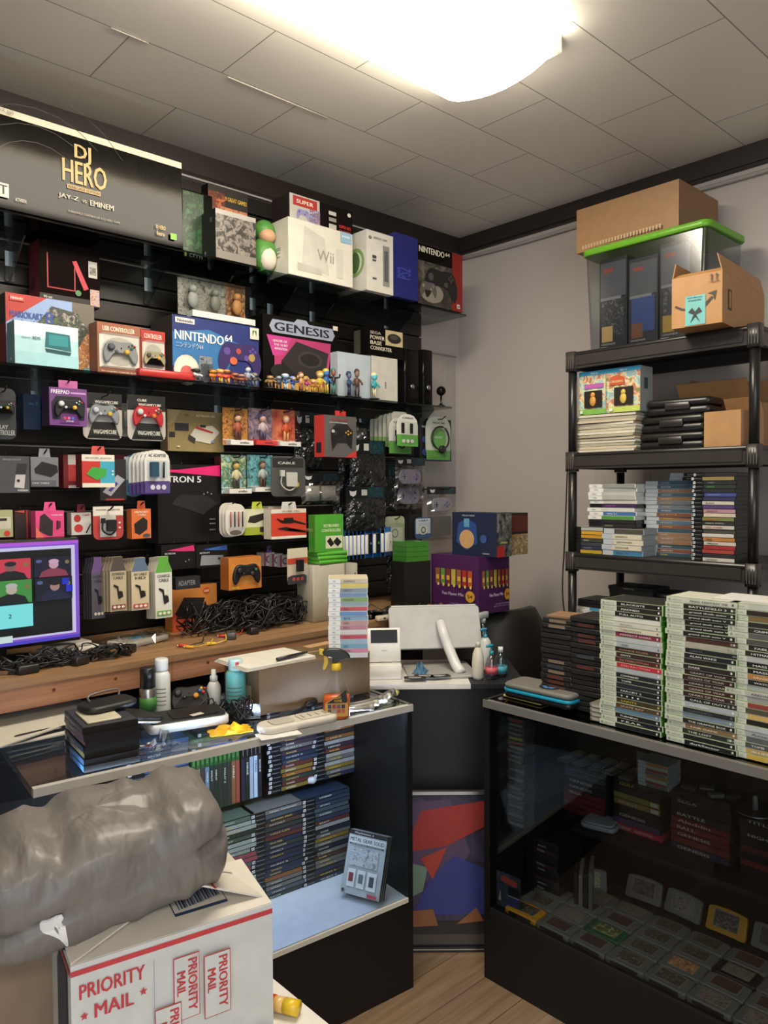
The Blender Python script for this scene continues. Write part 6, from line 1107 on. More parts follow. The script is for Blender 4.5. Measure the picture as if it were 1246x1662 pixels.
# ------------------------------------------------------------------ stacks on the dark display case
RT_ = RZ1 + .0026; XF = 1.97 - 3.15
def yx(px, k): return on_x(px, 1000, k - 3.15).y
WB = ['#1a1a1c', '#23201f', '#15171c', '#c9c8bc', '#b8bcb4', '#2c2a30']
s1 = [('g', '#15140f', 'BLACKSITE'), ('g', '#26221c', 'MADNESS'), ('g', '#1c1b19', 'FULL AUTO'), ('g', '#d6d6cc', ''), ('g', '#c9cabc', 'SPORT', '#8a8a84'), ('g', '#cfcdb8', 'OBLIVION', '#8a7a5a'), ('g', '#8a3448', 'PERFECT DARK', '#e0c8cc'), ('g', '#b4b8bc', ''), ('g', '#a9aeb2', 'AIR', '#6a7076'),
      ('g', '#3c2a24', 'DANCE FEVER', '#a88a6c'), ('g', '#33241f', 'ONYX'), ('g', '#4c2628', 'RETRIBUTION', '#b87a70'), ('g', '#b8283a', 'RED FACTION', '#d8a0a0'), ('g', '#a9b0b4', ''), ('g', '#20222a', 'COMMAND'), ('g', '#1b1e24', 'TOMB'), ('g', '#23272f', ''), ('g', '#15171a', 'FARCRY 2', '#d8d8d4'), ('g', '#1a1c20', '. . . .'),
      ('g', '#3a3420', 'SAINTS', '#c8b040'), ('g', '#4a3a2c', 'SKATE BAY', '#c8a880'), ('g', '#6a8a9c', ''), ('g', '#17171a', 'TURNING'), ('g', '#141416', 'F.E.A.R.', '#e4e4dc'), ('g', '#1a1a1d', '')]
s2 = [('g', '#c4c6b8', 'FINAL FANTASY XIII', '#4a4a44'), ('g', '#22221f', 'BATTLEFIELD 3', '#d8d8d0'), ('g', '#23241f', 'grand theft auto', '#dcdcd4'), ('g', '#1c1d1a', 'grand theft auto V', '#dcdcd4'), ('g', '#191a18', 'grand theft auto V', '#dcdcd4'), ('g', '#1c1c19', 'grand theft auto V', '#dcdcd4'), ('g', '#181916', 'grand theft auto V', '#dcdcd4'), ('g', '#4c2a26', ''), ('g', '#a8a396', ''),
      ('g', '#171b1e', 'HALO', '#5a6a70'), ('g', '#1a1c1e', 'ALAN WAKE'), ('g', '#1f1c1c', ''), ('g', '#262020', 'DARK'), ('g', '#2c1c1b', 'GEARS OF WAR', '#a8a49c'), ('g', '#301c1a', 'GEARS OF WAR', '#a8a49c'), ('g', '#331b19', 'GEARS OF WAR', '#b4b0a8'), ('g', '#3c1c1a', 'GEARS OF WAR', '#b4b0a8'), ('g', '#381b19', 'GEARS OF WAR', '#b8b4ac'), ('g', '#191a1c', 'CALL OF DUTY'),
      ('g', '#a5adb2', 'MODERN', '#e4e4e0'), ('g', '#23262a', 'DARKNESS', '#5a6068'), ('g', '#7a8a98', ''), ('g', '#1c1d1d', 'THE ORANGE BOX'), ('g', '#8a6c4c', 'FAIR GAME', '#e0d0b8'), ('g', '#2c2f28', 'THE LOST'), ('g', '#17171a', ''), ('g', '#131315', 'darkSector', '#dcdcd8')]
s3 = [('g', '#b9bdb0', ''), ('g', '#2c201c', ''), ('g', '#7a6440', ''), ('g', '#26241f', ''), ('g', '#2a2a28', 'CRIME'), ('g', '#5c5c5a', ''), ('g', '#4c4c4a', ''), ('g', '#201c1a', 'FABLE'), ('g', '#26221f', 'HITMAN'), ('g', '#b0b3b0', ''), ('g', '#17181a', 'MASS EFFECT', '#dcdcd8'), ('g', '#161719', 'MASS EFFECT 2', '#dcdcd8'), ('g', '#b07a34', 'DRAGON'), ('g', '#1c1c1c', 'WATCH_DOGS', '#dcdcd8'),
      ('g', '#a9adaa', ''), ('g', '#b4b4ac', 'ARKHAM', '#5a5a58'), ('g', '#9a9c98', ''), ('g', '#8a3c38', ''), ('g', '#4a4a3c', ''), ('g', '#c8a860', ''), ('g', '#1c1714', ''), ('g', '#b4b8b8', ''), ('g', '#a8acac', "Assassin's", '#4a4a48'), ('g', '#5a5c5c', ''), ('g', '#4c4e4e', 'TOMB'), ('g', '#b8a060', 'BLUES'), ('g', '#c8a84c', '')]
for sp, a, b_, dd, nm, gr in ((s1, 983, 1080, 0, 'the green-edged stack nearest the cartridges', 'first green-edged stack'), (s2, 1088, 1187, 0, 'the middle green-edged stack', 'middle green-edged stack'), (s3, 1193, 1290, .005, 'the outermost green-edged stack', 'outermost green-edged stack')):
    y = (yx(a, 1.97) + yx(b_, 1.97)) / 2 + (.015 if a == 983 else 0); P = Vector((XF + .068 + dd, y, RT_ + .0003)); stack(P, RH, sp, nm, gr + ' on the dark display case', 'game_case', .004, T=.0142)
b = MB(); b.box(-.1, .1, -.06, .07, 0, .0015, '#d8d8d4'); o = tag(b.build('paper_sheet', None, (XF + .10, (yx(1193, 1.97) + yx(1290, 1.97)) / 2 + .05, RT_ + 27 * .0146 + .001), RH), 'white sheet of paper on the outermost stack', 'paper')
# black cartridges in two columns
def nes(mb, c='#1c1a19/s', lab=None):
    mb.rbox(-.058, .058, -.066, .066, 0, .0158, .004, c, .002)
    for q in range(3): mb.box(-.05, .05, -.0672, -.066, .0035 + q * .004, .0052 + q * .004, '#2c2a28')
    if lab: mb.box(-.03, .03, -.0676, -.066, .003, .0125, lab)
    return mb
R = random.Random(15); vs_ = [nes(MB(), lab=l) for l in (None, '#6a5c4c', '#4a2a26', '#33363c')]
protos = []
for col, (px, n, cn) in enumerate(((902, 17, 'the column nearer the chair'), (951, 18, 'the column beside the green-edged cases'))):
    y = yx(px, 2.03)
    for i in range(n):
        P = Vector((2.03 - 3.15 + .066 + R.uniform(-.003, .003), y + R.uniform(-.002, .002), RT_ + .0003 + .0162 * (n - 1 - i))); k = 0 if R.random() < .6 else R.randint(1, 3)
        lb = '%s of %s' % (('topmost' if i == 0 else ordn(i)) + ' black cartridge', cn) + ' on the dark display case'
        m = nes(MB(), lab=(None, '#7a6a54', '#5a2e28', '#3a3e46')[k]).build('game_cartridge', None, P, RH + R.uniform(-2, 2)) if not any(p_[0] == k for p_ in protos) else copy_thing([p_[1] for p_ in protos if p_[0] == k][0], lb, P, RH + R.uniform(-2, 2))
        if not any(p_[0] == k for p_ in protos): protos.append((k, m))
        tag(m, lb, 'cartridge', 'black cartridge column ' + 'ab'[col])
y = yx(903, 2.02) - 0; b = MB(); b.box(-.05, .05, -.05, .05, 0, .006, '#8a6a50'); tag(b.build('paper_booklet', None, (2.03 - 3.15 + .066, yx(902, 2.03), RT_ + 17 * .0162 + .0005), RH + 8), 'tan booklet on top of the nearer cartridge column', 'booklet')
for i in range(4):
    b = MB(); b.rbox(-.03, .03, -.03, .03, 0, .0125, .003, '#77756c/s', .001); b.box(-.022, .022, -.0305, -.03, .003, .009, '#a8a698'); tag(b.build('small_cartridge', None, (XF + .032, yx(972, 1.975), RT_ + .0003 + .013 * (3 - i)), RH + 2 * i), 'small grey cartridge, %s of four beside the case stack foot' % ORD[i], 'cartridge', 'small grey cartridges by the stack foot')
p = on_z(878, 1147, RT_); t = thing('zip_case', 'grey hard zip case with teal band and blue round emblem', 'case', (p.x + .05, p.y, RT_ + .008), RH + 1)
MB().rbox(-.15, .105, -.055, .065, 0, .018, .025, '#151515/s', .004, 5).build('lower_shell', t); MB().rbox(-.152, .107, -.057, .067, .0185, .028, .026, '#1f94b4/s', .001, 5).build('zip_band', t); MB().rbox(-.15, .105, -.055, .065, .0285, .046, .025, '#6f6c66', .006, 5).build('upper_shell', t)
b = MB(); b.lathe([(.036, .0464), (.036, .0472)], '#161a1e', 24); b.mats
for q in range(7): a = q * .9; b.X = Matrix.Translation((.018 * math.cos(a), .018 * math.sin(a), 0)); b.lathe([(.009, .0474), (.007, .048)], '#3f7ab4', 10)
b.build('emblem', t)
p = on_z(846, 1141, RT_); b = MB(); b.box(-.09, .06, -.03, .045, 0, .005, '#d6c860'); face(b, (-.09, -.03, .005), (1, 0, 0), (0, 1, 0), .15, .075, [('r', .05, .1, .9, .5, '#e0d890'), ('t', 'MANUAL', .1, .2, .2, '#4a4a30', .5)]); tag(b.build('yellow_booklet', None, (p.x + .05, p.y, RT_ + .0008), RH - 2), 'yellow booklet under the grey zip case', 'booklet')
# ------------------------------------------------------------------ inside the dark display case
def cart64(mb, c, lab):
    out = smooth_loop([(-.058, -.0345), (-.0585, -.01), (-.058, .024), (-.054, .034), (-.03, .038), (0, .0395), (.03, .038), (.054, .034), (.058, .024), (.0585, -.01), (.058, -.0345), (.03, -.035), (-.03, -.035)], 2)
    mb.prism(out, 0, .0175, c, True, .002); mb.box(-.042, .042, -.0372, -.034, .003, .013, '#1a1918')
    for s in (-1, 1): mb.box(s * .05 - .002, s * .05 + .002, -.03, .02, .0175, .0186, c)
    mb.box(-.038, .038, -.020, .030, .0176, .0182, '#8a8882').box(-.036, .036, -.0185, .0285, .0178, .0186, lab); return mb
labs = ['art:#3a3632,#7a756c,#5c4a44,#2e2c2a:60', 'art:#5a5450,#33302e,#988a7c,#5a3c34:60', 'art:#4a4038,#9a9284,#3a3634,#6a5a44:60', 'art:#76746c,#4a4a52,#5c3a34,#3c3c40:60']
GY = '#6e6d6b/s'; CP = {}
def cartp(c, l, label, P, rz, grp, rot=None):
    if (c, l) not in CP: o = cart64(MB(), c, l).build('game_cartridge', None, P, rz, rot); CP[(c, l)] = o; tag(o, label, 'cartridge', grp); return o
    return copy_thing(CP[(c, l)], label, P, rz, grp, rot)
R = random.Random(77); rowsn = ['front row', 'second row', 'third row', 'fourth row']
sp_ = {(0, 0): ('#d09018/s', labs[0], 'yellow cartridge lying at the start of the front row'), (2, 1): ('#17603a/s', 'art:#a89a4c,#17603a,#6a5c3c,#c8c080:40', 'green cartridge with gold label, second row'), (5, 2): ('#1c1b1b/s', labs[1], 'black cartridge lying in the third row'), (7, 1): ('#26304a/s', 'art:#b0a45c,#2c3450,#7a6a40:40', 'navy cartridge with pale yellow label')}
for r in range(4):
    for c in range(9):
        s = .13 + c * .1205; d = .052 + r * .0795
        if r == 3 and c < 1: continue
        body, lab, lb = sp_.get((c, r), (GY, labs[(c * 3 + r * 2 + c // 2) % 4], None))
        if (c, r) == (4, 1): lab = 'art:#c8602c,#e0b080,#8a3c20:40'
        if (c, r) == (8, 0): lab = 'art:#b8a860,#8a7c40,#d8cc90:40'
        nth = ['first', 'second', 'third', 'fourth', 'fifth', 'sixth', 'seventh', 'eighth', 'ninth'][c]
        lb = lb or 'grey cartridge lying flat, %s of the %s behind the dark glass' % (nth, rowsn[r])
        cartp(body, lab, lb, RP(s, d, RZ0 + .0006), RH + R.uniform(-1.5, 1.5), 'cartridges lying in %s' % rowsn[r])
for c in range(7):
    s = .36 + c * .135; body = '#c08a20/s' if c == 2 else GY; lab = labs[c % 4]
    cartp(body, lab, ('yellow' if c == 2 else 'grey') + ' cartridge propped upright at the back, %s from the end panel' % ['first', 'second', 'third', 'fourth', 'fifth', 'sixth', 'seventh'][c], RP(s, .40, RZ0 + .041), 0, 'cartridges propped at the back', rot=(math.radians(68), 0, (RH + R.uniform(-6, 6)) * D2R))
cartp(GY, 'art:#b0a450,#7a6a3c,#c8c4a0:40', 'grey cartridge with gold label standing before the disc cases', RP(.19, .33, RZ0 + .041), 0, None, rot=(math.radians(80), 0, (RH + 30) * D2R))
b = MB(); b.box(-.05, .05, -.003, .003, 0, .125, CLEAR); face(b, (-.05, -.0032, 0), (1, 0, 0), (0, 0, 1), .1, .125, [('r', .04, .04, .96, .96, 'art:#3a3f4c,#2a2e3a,#4a5060:12'), ('p', [(.15, .75), (.3, .9), (.85, .82), (.8, .68), (.4, .7)], '#a84438'), ('r', .5, .42, .92, .66, '#14141a'), ('r', .5, .08, .92, .4, '#333a6a'), ('r', .49, .4, .93, .42, '#b8b8b8'), ('p', [(.12, .2), (.2, .5), (.24, .2)], '#a8a8b0')]); o = tag(b.build('framed_card', None, RP(.075, .035, RZ0 + .0006), RH + 4), 'small framed card leaning in the near corner of the dark case', 'card')
for i in range(12):
    b = gcase('k', ['#2a2a2c', '#1c1c1e', '#4a2a34'][i % 3], ['', 'SPORTS', 'SOLID', ''][i % 4], L=.13, T=.0155); tag(b.build('disc_case', None, RP(.095, .26, RZ0 + .0006 + .0159 * (11 - i)), RH + R.uniform(-3, 3)), 'dark disc case, %s of the pile at the end panel' % ordn(i), 'game case', 'dark disc cases at the end panel')
for i, (c, h, lb) in enumerate((('#1d1c1c', .125, 'black'), ('#77736c', .12, 'tan-edged'), ('#1a1a1c', .128, 'second black'), ('#5a5c60', .14, 'pale grey'))):
    b = MB(); b.box(-.06, .06, 0, .012, 0, h, c + '/s'); b.box(-.0605, -.06, .001, .011, .004, h - .004, '#8a887f'); 
    if i == 3: face(b, (-.06, 0, 0), (1, 0, 0), (0, 0, 1), .12, h, [('e', .5, .5, .4, .36, '#2c2c30'), ('e', .5, .5, .15, .13, '#6a6a6c')])
    tag(b.build('disc_case', None, RP(.19 + .018 * i, .245, RZ0 + .0006), RH - 62), lb + ' flat case standing upright behind the yellow cartridge', 'game case', 'upright cases in the dark display')
for i in range(24):
    c = ['#8a4038', '#6a6a64', '#77756c', '#8a8a3c', '#5a5c5c'][(i * 7) % 5] if i < 9 else ['#4a4a48', '#6a6862'][i % 2]
    b = MB(); b.rbox(-.034, .034, -.03, .03, 0, .0145, .003, '#3c3b39/s', .001); b.box(-.026, .026, -.0305, -.03, .003, .0115, c); tag(b.build('small_cartridge', None, RP(.075 + R.uniform(-.003, .003), .10, .507 + .0149 * (23 - i)), RH + R.uniform(-4, 4)), 'small cartridge with %s edge, %s of the tall column' % (cname(c), ordn(i)), 'cartridge', 'tall column of small cartridges')
t = thing('portable_player', 'silver clamshell player lying on the dark case shelf', 'device', RP(.235, .33, .4772), RH + 12); MB().rbox(-.06, .06, -.045, .045, 0, .016, .02, '#8a8e96/s', .003).build('body', t); MB().rbox(-.05, .05, -.04, .045, .0165, .022, .018, '#a0a4ac/s', .002).build('lid', t)
def boxpile(s, d, n, z, cols, T, L, nm, titles=()):
    for i in range(n):
        c = cols[i]; b = MB(); b.box(-L / 2, L / 2, -.062, .062, 0, T, '#17171a' if c[0] != '*' else c[1:]); face(b, (-L / 2, -.062, 0), (1, 0, 0), (0, 0, 1), L, T, [('r', .01, .06, .99, .94, c.strip('*'))] + ([('t', titles[i], .12, .28, .42, '#b8b0a4' if titles[i] not in ('GOLF', 'N') else '#d8c840', min(.7, .08 * len(titles[i])))] if i < len(titles) and titles[i] else []))
        if c in ('#7a7a34', '#8a6a38'): face(b, (-L / 2, -.062, 0), (1, 0, 0), (0, 0, 1), L, T, [('r', .8, .2, .96, .8, '#b8b4a4')], 3)
        tag(b.build('cartridge_box', None, RP(s + R.uniform(-.003, .003), d, z + .0006 + (T + .0005) * (n - 1 - i)), RH + R.uniform(-1.5, 1.5)), '%s boxed cartridge, %s of %s' % (cname(c.strip('*')), 'top' if i == 0 else 'lowest' if i == n - 1 else ordn(i), nm), 'game box', nm)
sx = lambda px: RO.y - yx(px, 2.3)
boxpile(sx(957), .42, 8, .476, ['#5a6068', '#4c545c', '#33363a', '#2a2c30', '#6a2430', '#6e2632', '#6a2430', '#702a36'], .0205, .165, 'the grey and wine pile', ['', '', 'GENESIS', 'GENESIS', 'SEGA', '', '', ''])
boxpile(sx(1041), .42, 9, .476, ['#17171a', '#1a1a1c', '#1c1b20', '#7a7a34', '#8a6a38', '#1c1c20', '#1d1d22', '#4c3a5a', '*#b02440'], .0205, .165, 'the yellow-marked pile', ['N', 'GOLF', '', '', 'ROBOT', '', 'GENESIS', '', 'SEGA  GENESIS'])
boxpile(sx(1143), .42, 9, .476, ['#1d1d20', '#222226', '#1c1c1f', '#2a2a24', '#742420', '#7a2a24', '#6e2620', '#7a2c26', '#3a3348'], .0205, .185, 'the brick red pile', ['', 'SEGA', '', 'BATTLE', 'Aladdin', 'BALL', 'GENESIS', '', 'GENESIS'])
boxpile(sx(1262), .42, 8, .476, ['#171719', '#1a1a1d', '#171719', '#1c1a1a', '#5a2420', '#1a1a1c', '#6a2824', '#1a1a1c'], .0205, .18, 'the black outermost pile', ['TITLE', '', 'NIGHT', '', '', '', '', ''])
for i in range(10):
    b = MB(); b.rbox(-.02, .02, -.03, .03, 0, .008, .003, '#56544e/s', .001); b.box(-.014, .014, -.018, .018, .008, .0085, ['#8a8880', '#6a665c', '#77756c'][i % 3]); tag(b.build('small_cartridge', None, RP(.09 + (i % 5) * .058, .35 + .07 * (i // 5), .6616), RH + R.uniform(-9, 9)), 'small flat cartridge, %s of the %s row on the upper glass ledge' % (['first', 'second', 'third', 'fourth', 'fifth'][i % 5], ['outer', 'inner'][i // 5]), 'cartridge', 'cartridges on the upper glass ledge')
for i in range(8):
    b = gcase('b', ['#b07a34', '#b8b4a4', '#8a4034', '#6a6a5c'][i % 4], '', L=.1, Dp=.09, T=.0095); tag(b.build('small_game_case', None, RP(.42, .37, .6616 + .0099 * (7 - i)), RH + R.uniform(-3, 3)), '%s edged mini case, %s of the ledge stack' % (cname(['#b07a34', '#b8b4a4', '#8a4034', '#6a6a5c'][i % 4]), ordn(i)), 'game case', 'mini case stack on the glass ledge')
zt3 = .476 + 9 * .021 + .001
p = RP(sx(1082), .42, 0); t = thing('toy_gun', 'orange plastic toy part lying on the yellow-marked pile', 'toy', RP(sx(1052), .42, zt3), RH + 20); MB().rbox(-.05, .02, -.015, .015, .0, .022, .006, '#b8742c/s', .003).tube([(.02, 0, .014), (.06, 0, .018)], .006, '#b8742c/s', 8).build('body', t); MB().box(-.02, .0, -.012, .012, .022, .028, '#8a5420').build('trim', t)
b = MB(); b.box(-.03, .03, 0, .002, 0, .05, '#8a8a84'); tag(b.build('price_card', None, RP(sx(1030), .46, zt3), RH), 'small pale card standing behind the yellow-marked pile', 'card')
t = thing('disc_spindle', 'clear spindle of blank discs on the red and black piles', 'spindle', RP(sx(1225), .40, .476 + 8 * .021 + .001), 0)
MB().lathe([(.062, 0), (.062, .004)], '#151515/s', 24).build('base', t); MB().lathe([(.06, .0045), (.06, .012)], '#8a8a90/m', 24).build('discs', t); MB().lathe([(.008, .012), (.007, .05), (.004, .053)], '#8a8a88/s', 12).build('post', t)
for i in range(6):
    P = RP(sx(1120 + i * 22), .385 + .03 * (i % 2), (zt3 if i < 4 else .476 + 8 * .021 + .001)); 
    if i >= 4: P = RP(sx(1262) + .03 * (i - 4), .46, .476 + 8 * .021 + .001)
    b = MB(); b.rbox(-.022, .022, -.012, .012, 0, .012, .004, ['#3a3a38', '#5a5854', '#6a6a64', '#2c2c2c', '#8a7a34', '#4a6a3c'][i] + '/s', .002); tag(b.build('memory_card', None, P, RH + 25 * i), ['dark', 'brownish grey', 'light grey', 'black', 'olive yellow', 'mossy green'][i] + ' memory card lying on the boxed cartridges', 'memory card')
# ------------------------------------------------------------------ inside the lit display case
def sl(px, d):
    dr = FW + RT * ((px - 623) / FPX); A_ = LO + Ln * d; q = EYE.copy(); q.z = 0
    # A_ - Lu*s = q + dr*t
    det = dr.x * Lu.y - dr.y * Lu.x; w = A_ - q; t = (w.x * Lu.y - w.y * Lu.x) / det; P = q + dr * t; return (A_ - P).dot(Lu)
PSC = ['#1f2533', '#4c352b', '#2b364c', '#636361', '#292525', '#362b39', '#78632b', '#1e2b42', '#572b25', '#8d8e90', '#161922', '#404c57', '#7e532b', '#2b3530']
def lpile(px0, px1, d, z, n, desc, seed, kinds=('p',), cols=PSC, titles=()):
    s = (sl(px0, d) + sl(px1, d)) / 2; P = LP(s, d + .068, z + .0006); stack(P, LH, rcols(n, kinds, cols, seed, titles), desc, desc, 'disc_case', .004)
fz = LZ0; uz = LZ0 + .321; dd = .262
lpile(490, 560, dd, fz, 20, 'the lower pile nearest the aisle', 31, titles=['LEGEND', '', 'SPYRO', '', 'RACING', '', 'BEAST', '', 'DARK', 'METAL'])
lpile(407, 482, dd, fz, 20, 'the lower middle pile', 32, titles=['FINAL FANTASY', '', 'GRAND PRIX', 'RATCHET', '', 'HALF-LIFE', '', 'SKATER', 'KINGDOM'])
lpile(330, 399, dd, fz, 20, 'the lower pile behind the bag', 33, ('x', 'p', 'k'), ['#3a4a3c', '#4c5c50', '#8a3c4c', '#1f2a20', '#8a9088'])
lpile(508, 574, .305, uz, 19, 'the upper pile nearest the aisle', 34, titles=['SOCOM', '', 'TEKKEN', '', '', 'WRESTLE', '', 'GUITAR', '', 'JAK II'])
lpile(440, 501, .305, uz, 19, 'the upper middle pile', 35, titles=['Devil may cry', '', 'GOLD', '', '', 'TRIBES', '', 'WORLD'])
lpile(215, 285, .305, uz, 17, 'the upper blue-lit pile', 37, ('p',), ['#2a4a7a', '#33507c', '#4a6a9a', '#22304a'])  # blue bands put the cool case lighting into the spine colours
VT = ['', '', '', 'WILD', 'HALO', 'HALO', '', 'HALO 2', '', 'FABLE', '', 'NINJA']
s0 = sl(306, .30)
for i in range(11):
    c = ['#2a2c2a', '#6a6454', '#3c2c2a', '#5a7088', '#1c2420', '#1b221e', '#26241f', '#1c2420', '#2c2628', '#7a4a34', '#8a3c34'][i]
    o = gcase('x', c, VT[i], '#d0d0c4').build('disc_case', None, LP(s0 - .0147 * i, .308 + .068, uz + .0956), 0, (0, math.pi / 2, LH * D2R)); tag(o, '%s green-topped case standing upright, %s in its row' % (cname(c), ordn(i).replace('top', 'first')), 'game case', 'green-topped upright cases')
s1_ = s0 - .0147 * 11 - .004
for i in range(5):
    c = ['#1c2030', '#1a1c20', '#8fa4b4', '#a8bcd0', '#1b1d24'][i]
    o = gcase('p', c, ['', 'DIRGE', '', 'FINAL', 'ROGUE'][i], '#d8d8d8' if i not in (2, 3) else '#33507a').build('disc_case', None, LP(s1_ - .0147 * i, .308 + .068, uz + .0956), 0, (0, math.pi / 2, LH * D2R)); tag(o, '%s disc case standing upright, %s after the green-topped row' % (cname(c), ordn(i).replace('top', 'first')), 'game case', 'upright disc cases on the glass shelf')
for i in range(4):
    c = ['#2c4a8a', '#1f2a40', '#2a5a34', '#2a2a30'][i]; px0 = (330, 400)[i % 2]
    o = gcase('p' if i != 2 else 'x', c, ['TONY', '', '', 'NEED'][i]).build('disc_case', None, LP((s0 - .095 if i % 2 == 0 else s0 - .095 - .02) + 0, .308 + .068, uz + .1912 + .0147 * i), LH); tag(o, '%s disc case, %s of four lying across the upright row' % (cname(c), ['lowest', 'second', 'third', 'top'][i]), 'game case', 'disc cases lying on the upright row')
t = thing('boxed_game', 'white boxed disc set propped up alone on the lit case floor', 'game box', gp(583, 2.40, LZ0 + .018), 0, None, (math.radians(-20), 0, -70 * D2R))
b = MB(); carton(b, .138, .034, .19, '#8a8c90/s', front=[('r', 0, 0, 1, 1, '#aeb6c0'), ('r', 0, .93, 1, 1, '#1a1c22'), ('t', 'PlayStation 2', .15, .945, .035, '#d0d4d8', .5), ('r', .03, .8, .97, .91, '#c4ccd4'), ('t', 'METAL GEAR SOLID', .05, .83, .06, '#1f2a3c', .9), ('r', .05, .775, .95, .8, '#26303c'), ('t', 'THE ESSENTIAL COLLECTION', .1, .78, .014, '#c8d0d8', .8), ('r', .12, .45, .85, .74, 'art:#aeb6c0,#7a8490,#aeb6c0,#5a6472:30'), ('r', .12, .12, .32, .4, '#c4ccd4'), ('r', .38, .12, .58, .4, '#c4ccd4'), ('r', .64, .12, .88, .4, '#c4ccd4'), ('r', .16, .2, .28, .34, '#6a3038'), ('r', .42, .2, .54, .34, '#5a6470'), ('r', .7, .18, .82, .34, '#3a4450'), ('r', .7, .02, .95, .07, '#a83c50'), ('e', .07, .05, .04, .03, '#3a3f46')], left=[('r', 0, 0, 1, 1, '#1c1e24')], right=[('r', 0, 0, .3, 1, '#23252a'), ('r', .3, 0, .36, 1, '#b8b8b8'), ('r', .36, 0, .64, 1, '#2a2c30'), ('r', .64, 0, .7, 1, '#b8b8b8'), ('r', .7, 0, 1, 1, '#23252a')]); b.build('carton', t)
b = MB(); b.box(-.07, .07, -.0195, -.0185, 0, .19, CLEAR); b.box(-.07, .07, .0175, .05, -.0015, .0, CLEAR); b.box(-.05, .05, .05, .051, -.0015, .05, CLEAR); b.build('clear_stand', t)
b = MB(); b.rbox(-.05, .05, -.018, .018, 0, .022, .01, '#c9cdd2/s', .004); tag(b.build('white_holder', None, LP(.165, .335, uz + .0006), LH + 40), 'white rounded holder on the end of the glass shelf', 'holder')
# ------------------------------------------------------------------ goods on the storage rack
KX2 = 2.585
def rpile(px0, px1, k, z, specs, desc, name='game_case', L=None, T=.0142, Dp=.135, jit=.004):
    y0, y1 = yx(px0, k), yx(px1, k); L = L or abs(y0 - y1); y = y0 - L / 2; stack(Vector((k - 3.15 + Dp / 2, y, z + .0006)), -90, specs, desc, desc, name, jit, L, Dp, T)
RZ3 = RZ[3]
cw = [('p', c, t_, tc) for c, t_, tc in (('#2c2c30', '', '#888'), ('#8a7a4a', '', '#aaaaaa'), ('#1f2220', 'XMEN', '#888888'), ('#223024', 'HALO', '#58a058'), ('#23242a', '', '#c8c8c8'), ('#3c4a8a', 'MANHUNT', '#8a94c0'), ('#2c2f50', '', '#888888'), ('#c4bfae', 'BLACK', '#3c3c3c'), ('#4c3c6a', '', '#888888'), ('#b0848a', 'SILENT', '#6a2430'), ('#c9b8a8', '', '#888888'), ('#7a7a4a', 'SHADOW', '#c86030'), ('#2c2c2c', 'NEED SPEED', '#a8a8a8'), ('#c0b8ac', 'KILL ZONE', '#b85060'), ('#4a4844', '', '#888888'), ('#c8c4bc', '', '#888888'), ('#b07a44', 'DBZ', '#3c2c1c'), ('#c4beb0', 'MIRANA', '#2c2c2c'), ('#9a3034', '', '#e0c0c0'), ('#a04038', '', '#e0c0c0'), ('#2c2a2c', '', '#888888'), ('#c8c4b8', 'LEGEND', '#3c3c3c'))]
rpile(1121, 1192, 2.585, RZ3, cw, 'the white and red rack pile', T=.0134)
rpile(1085, 1150, 2.68, RZ3, rcols(21, ['b'], ['#1f1f20', '#2a2828', '#3c3834', '#33222a', '#26262c'], 51), 'the grey-ended dark rack pile', L=.19)
rpile(1046, 1098, 2.665, RZ3, rcols(19, ['b'], ['#3c5a6c', '#8a6a4c', '#4a6a7c', '#6a7076', '#33505c', '#7a4c3c'], 52), 'the blue-toned rack pile', L=.185)
rpile(930, 977, 2.58, RZ3, [('k', c, t_, tc) for c, t_, tc in (('#a8a9a0', '', '#aaaaaa'), ('#c89a2c', '', '#3c2c10'), ('#c8902c', '', '#3c2c10'), ('#3a3f34', 'SEGA', '#c8c8c8'), ('#3c3c44', '', '#aaaaaa'), ('#2c3048', 'SATURN', '#8a8aa8'), ('#b89a2c', '', '#22221c'))], 'the yellow and black low rack pile', Dp=.13, L=.132)
rpile(978, 1043, 2.57, RZ3, [('b', c, t_, '#4a4438') for c, t_ in (('#4a463c', ''), ('#cfc7ae', 'DUNGEON'), ('#d2cab2', 'EARTHWORM'), ('#cfc8b0', 'SOULSTAR'), ('#3f7a9c', 'SEGA CD'))], 'the wide cream spine rack pile', T=.0198, Dp=.16)
zt_ = RZ3 + 5 * .0202 + .0012
y0, y1 = yx(950, 2.6), yx(1034, 2.6)
tw = [('w', c, '', '#8a8a88') for c in ('#8a8c88', '#9a9c98', '#b4b4ac', '#a8a8a0', '#c0bfb4')] + [('k', '#3a2450', 'PARTY', '#b04a8a'), ('w', '#c8c8bc', '', '#888888'), ('w', '#3c6a9c', 'Wii U', '#d8d8d8'), ('w', '#4a8a3c', '', '#888888'), ('k', '#1c1c1e', '', '#888888'), ('k', '#232322', 'GOLD', '#b0a880')]
stack(Vector((2.6 - 3.15 + .07, (y0 + y1) / 2, zt_ + .0006)), -88, tw, 'the pale tower over the cream spine pile', 'pale tower on the rack', 'game_case', .006, L=.195, Dp=.14, T=.0146)
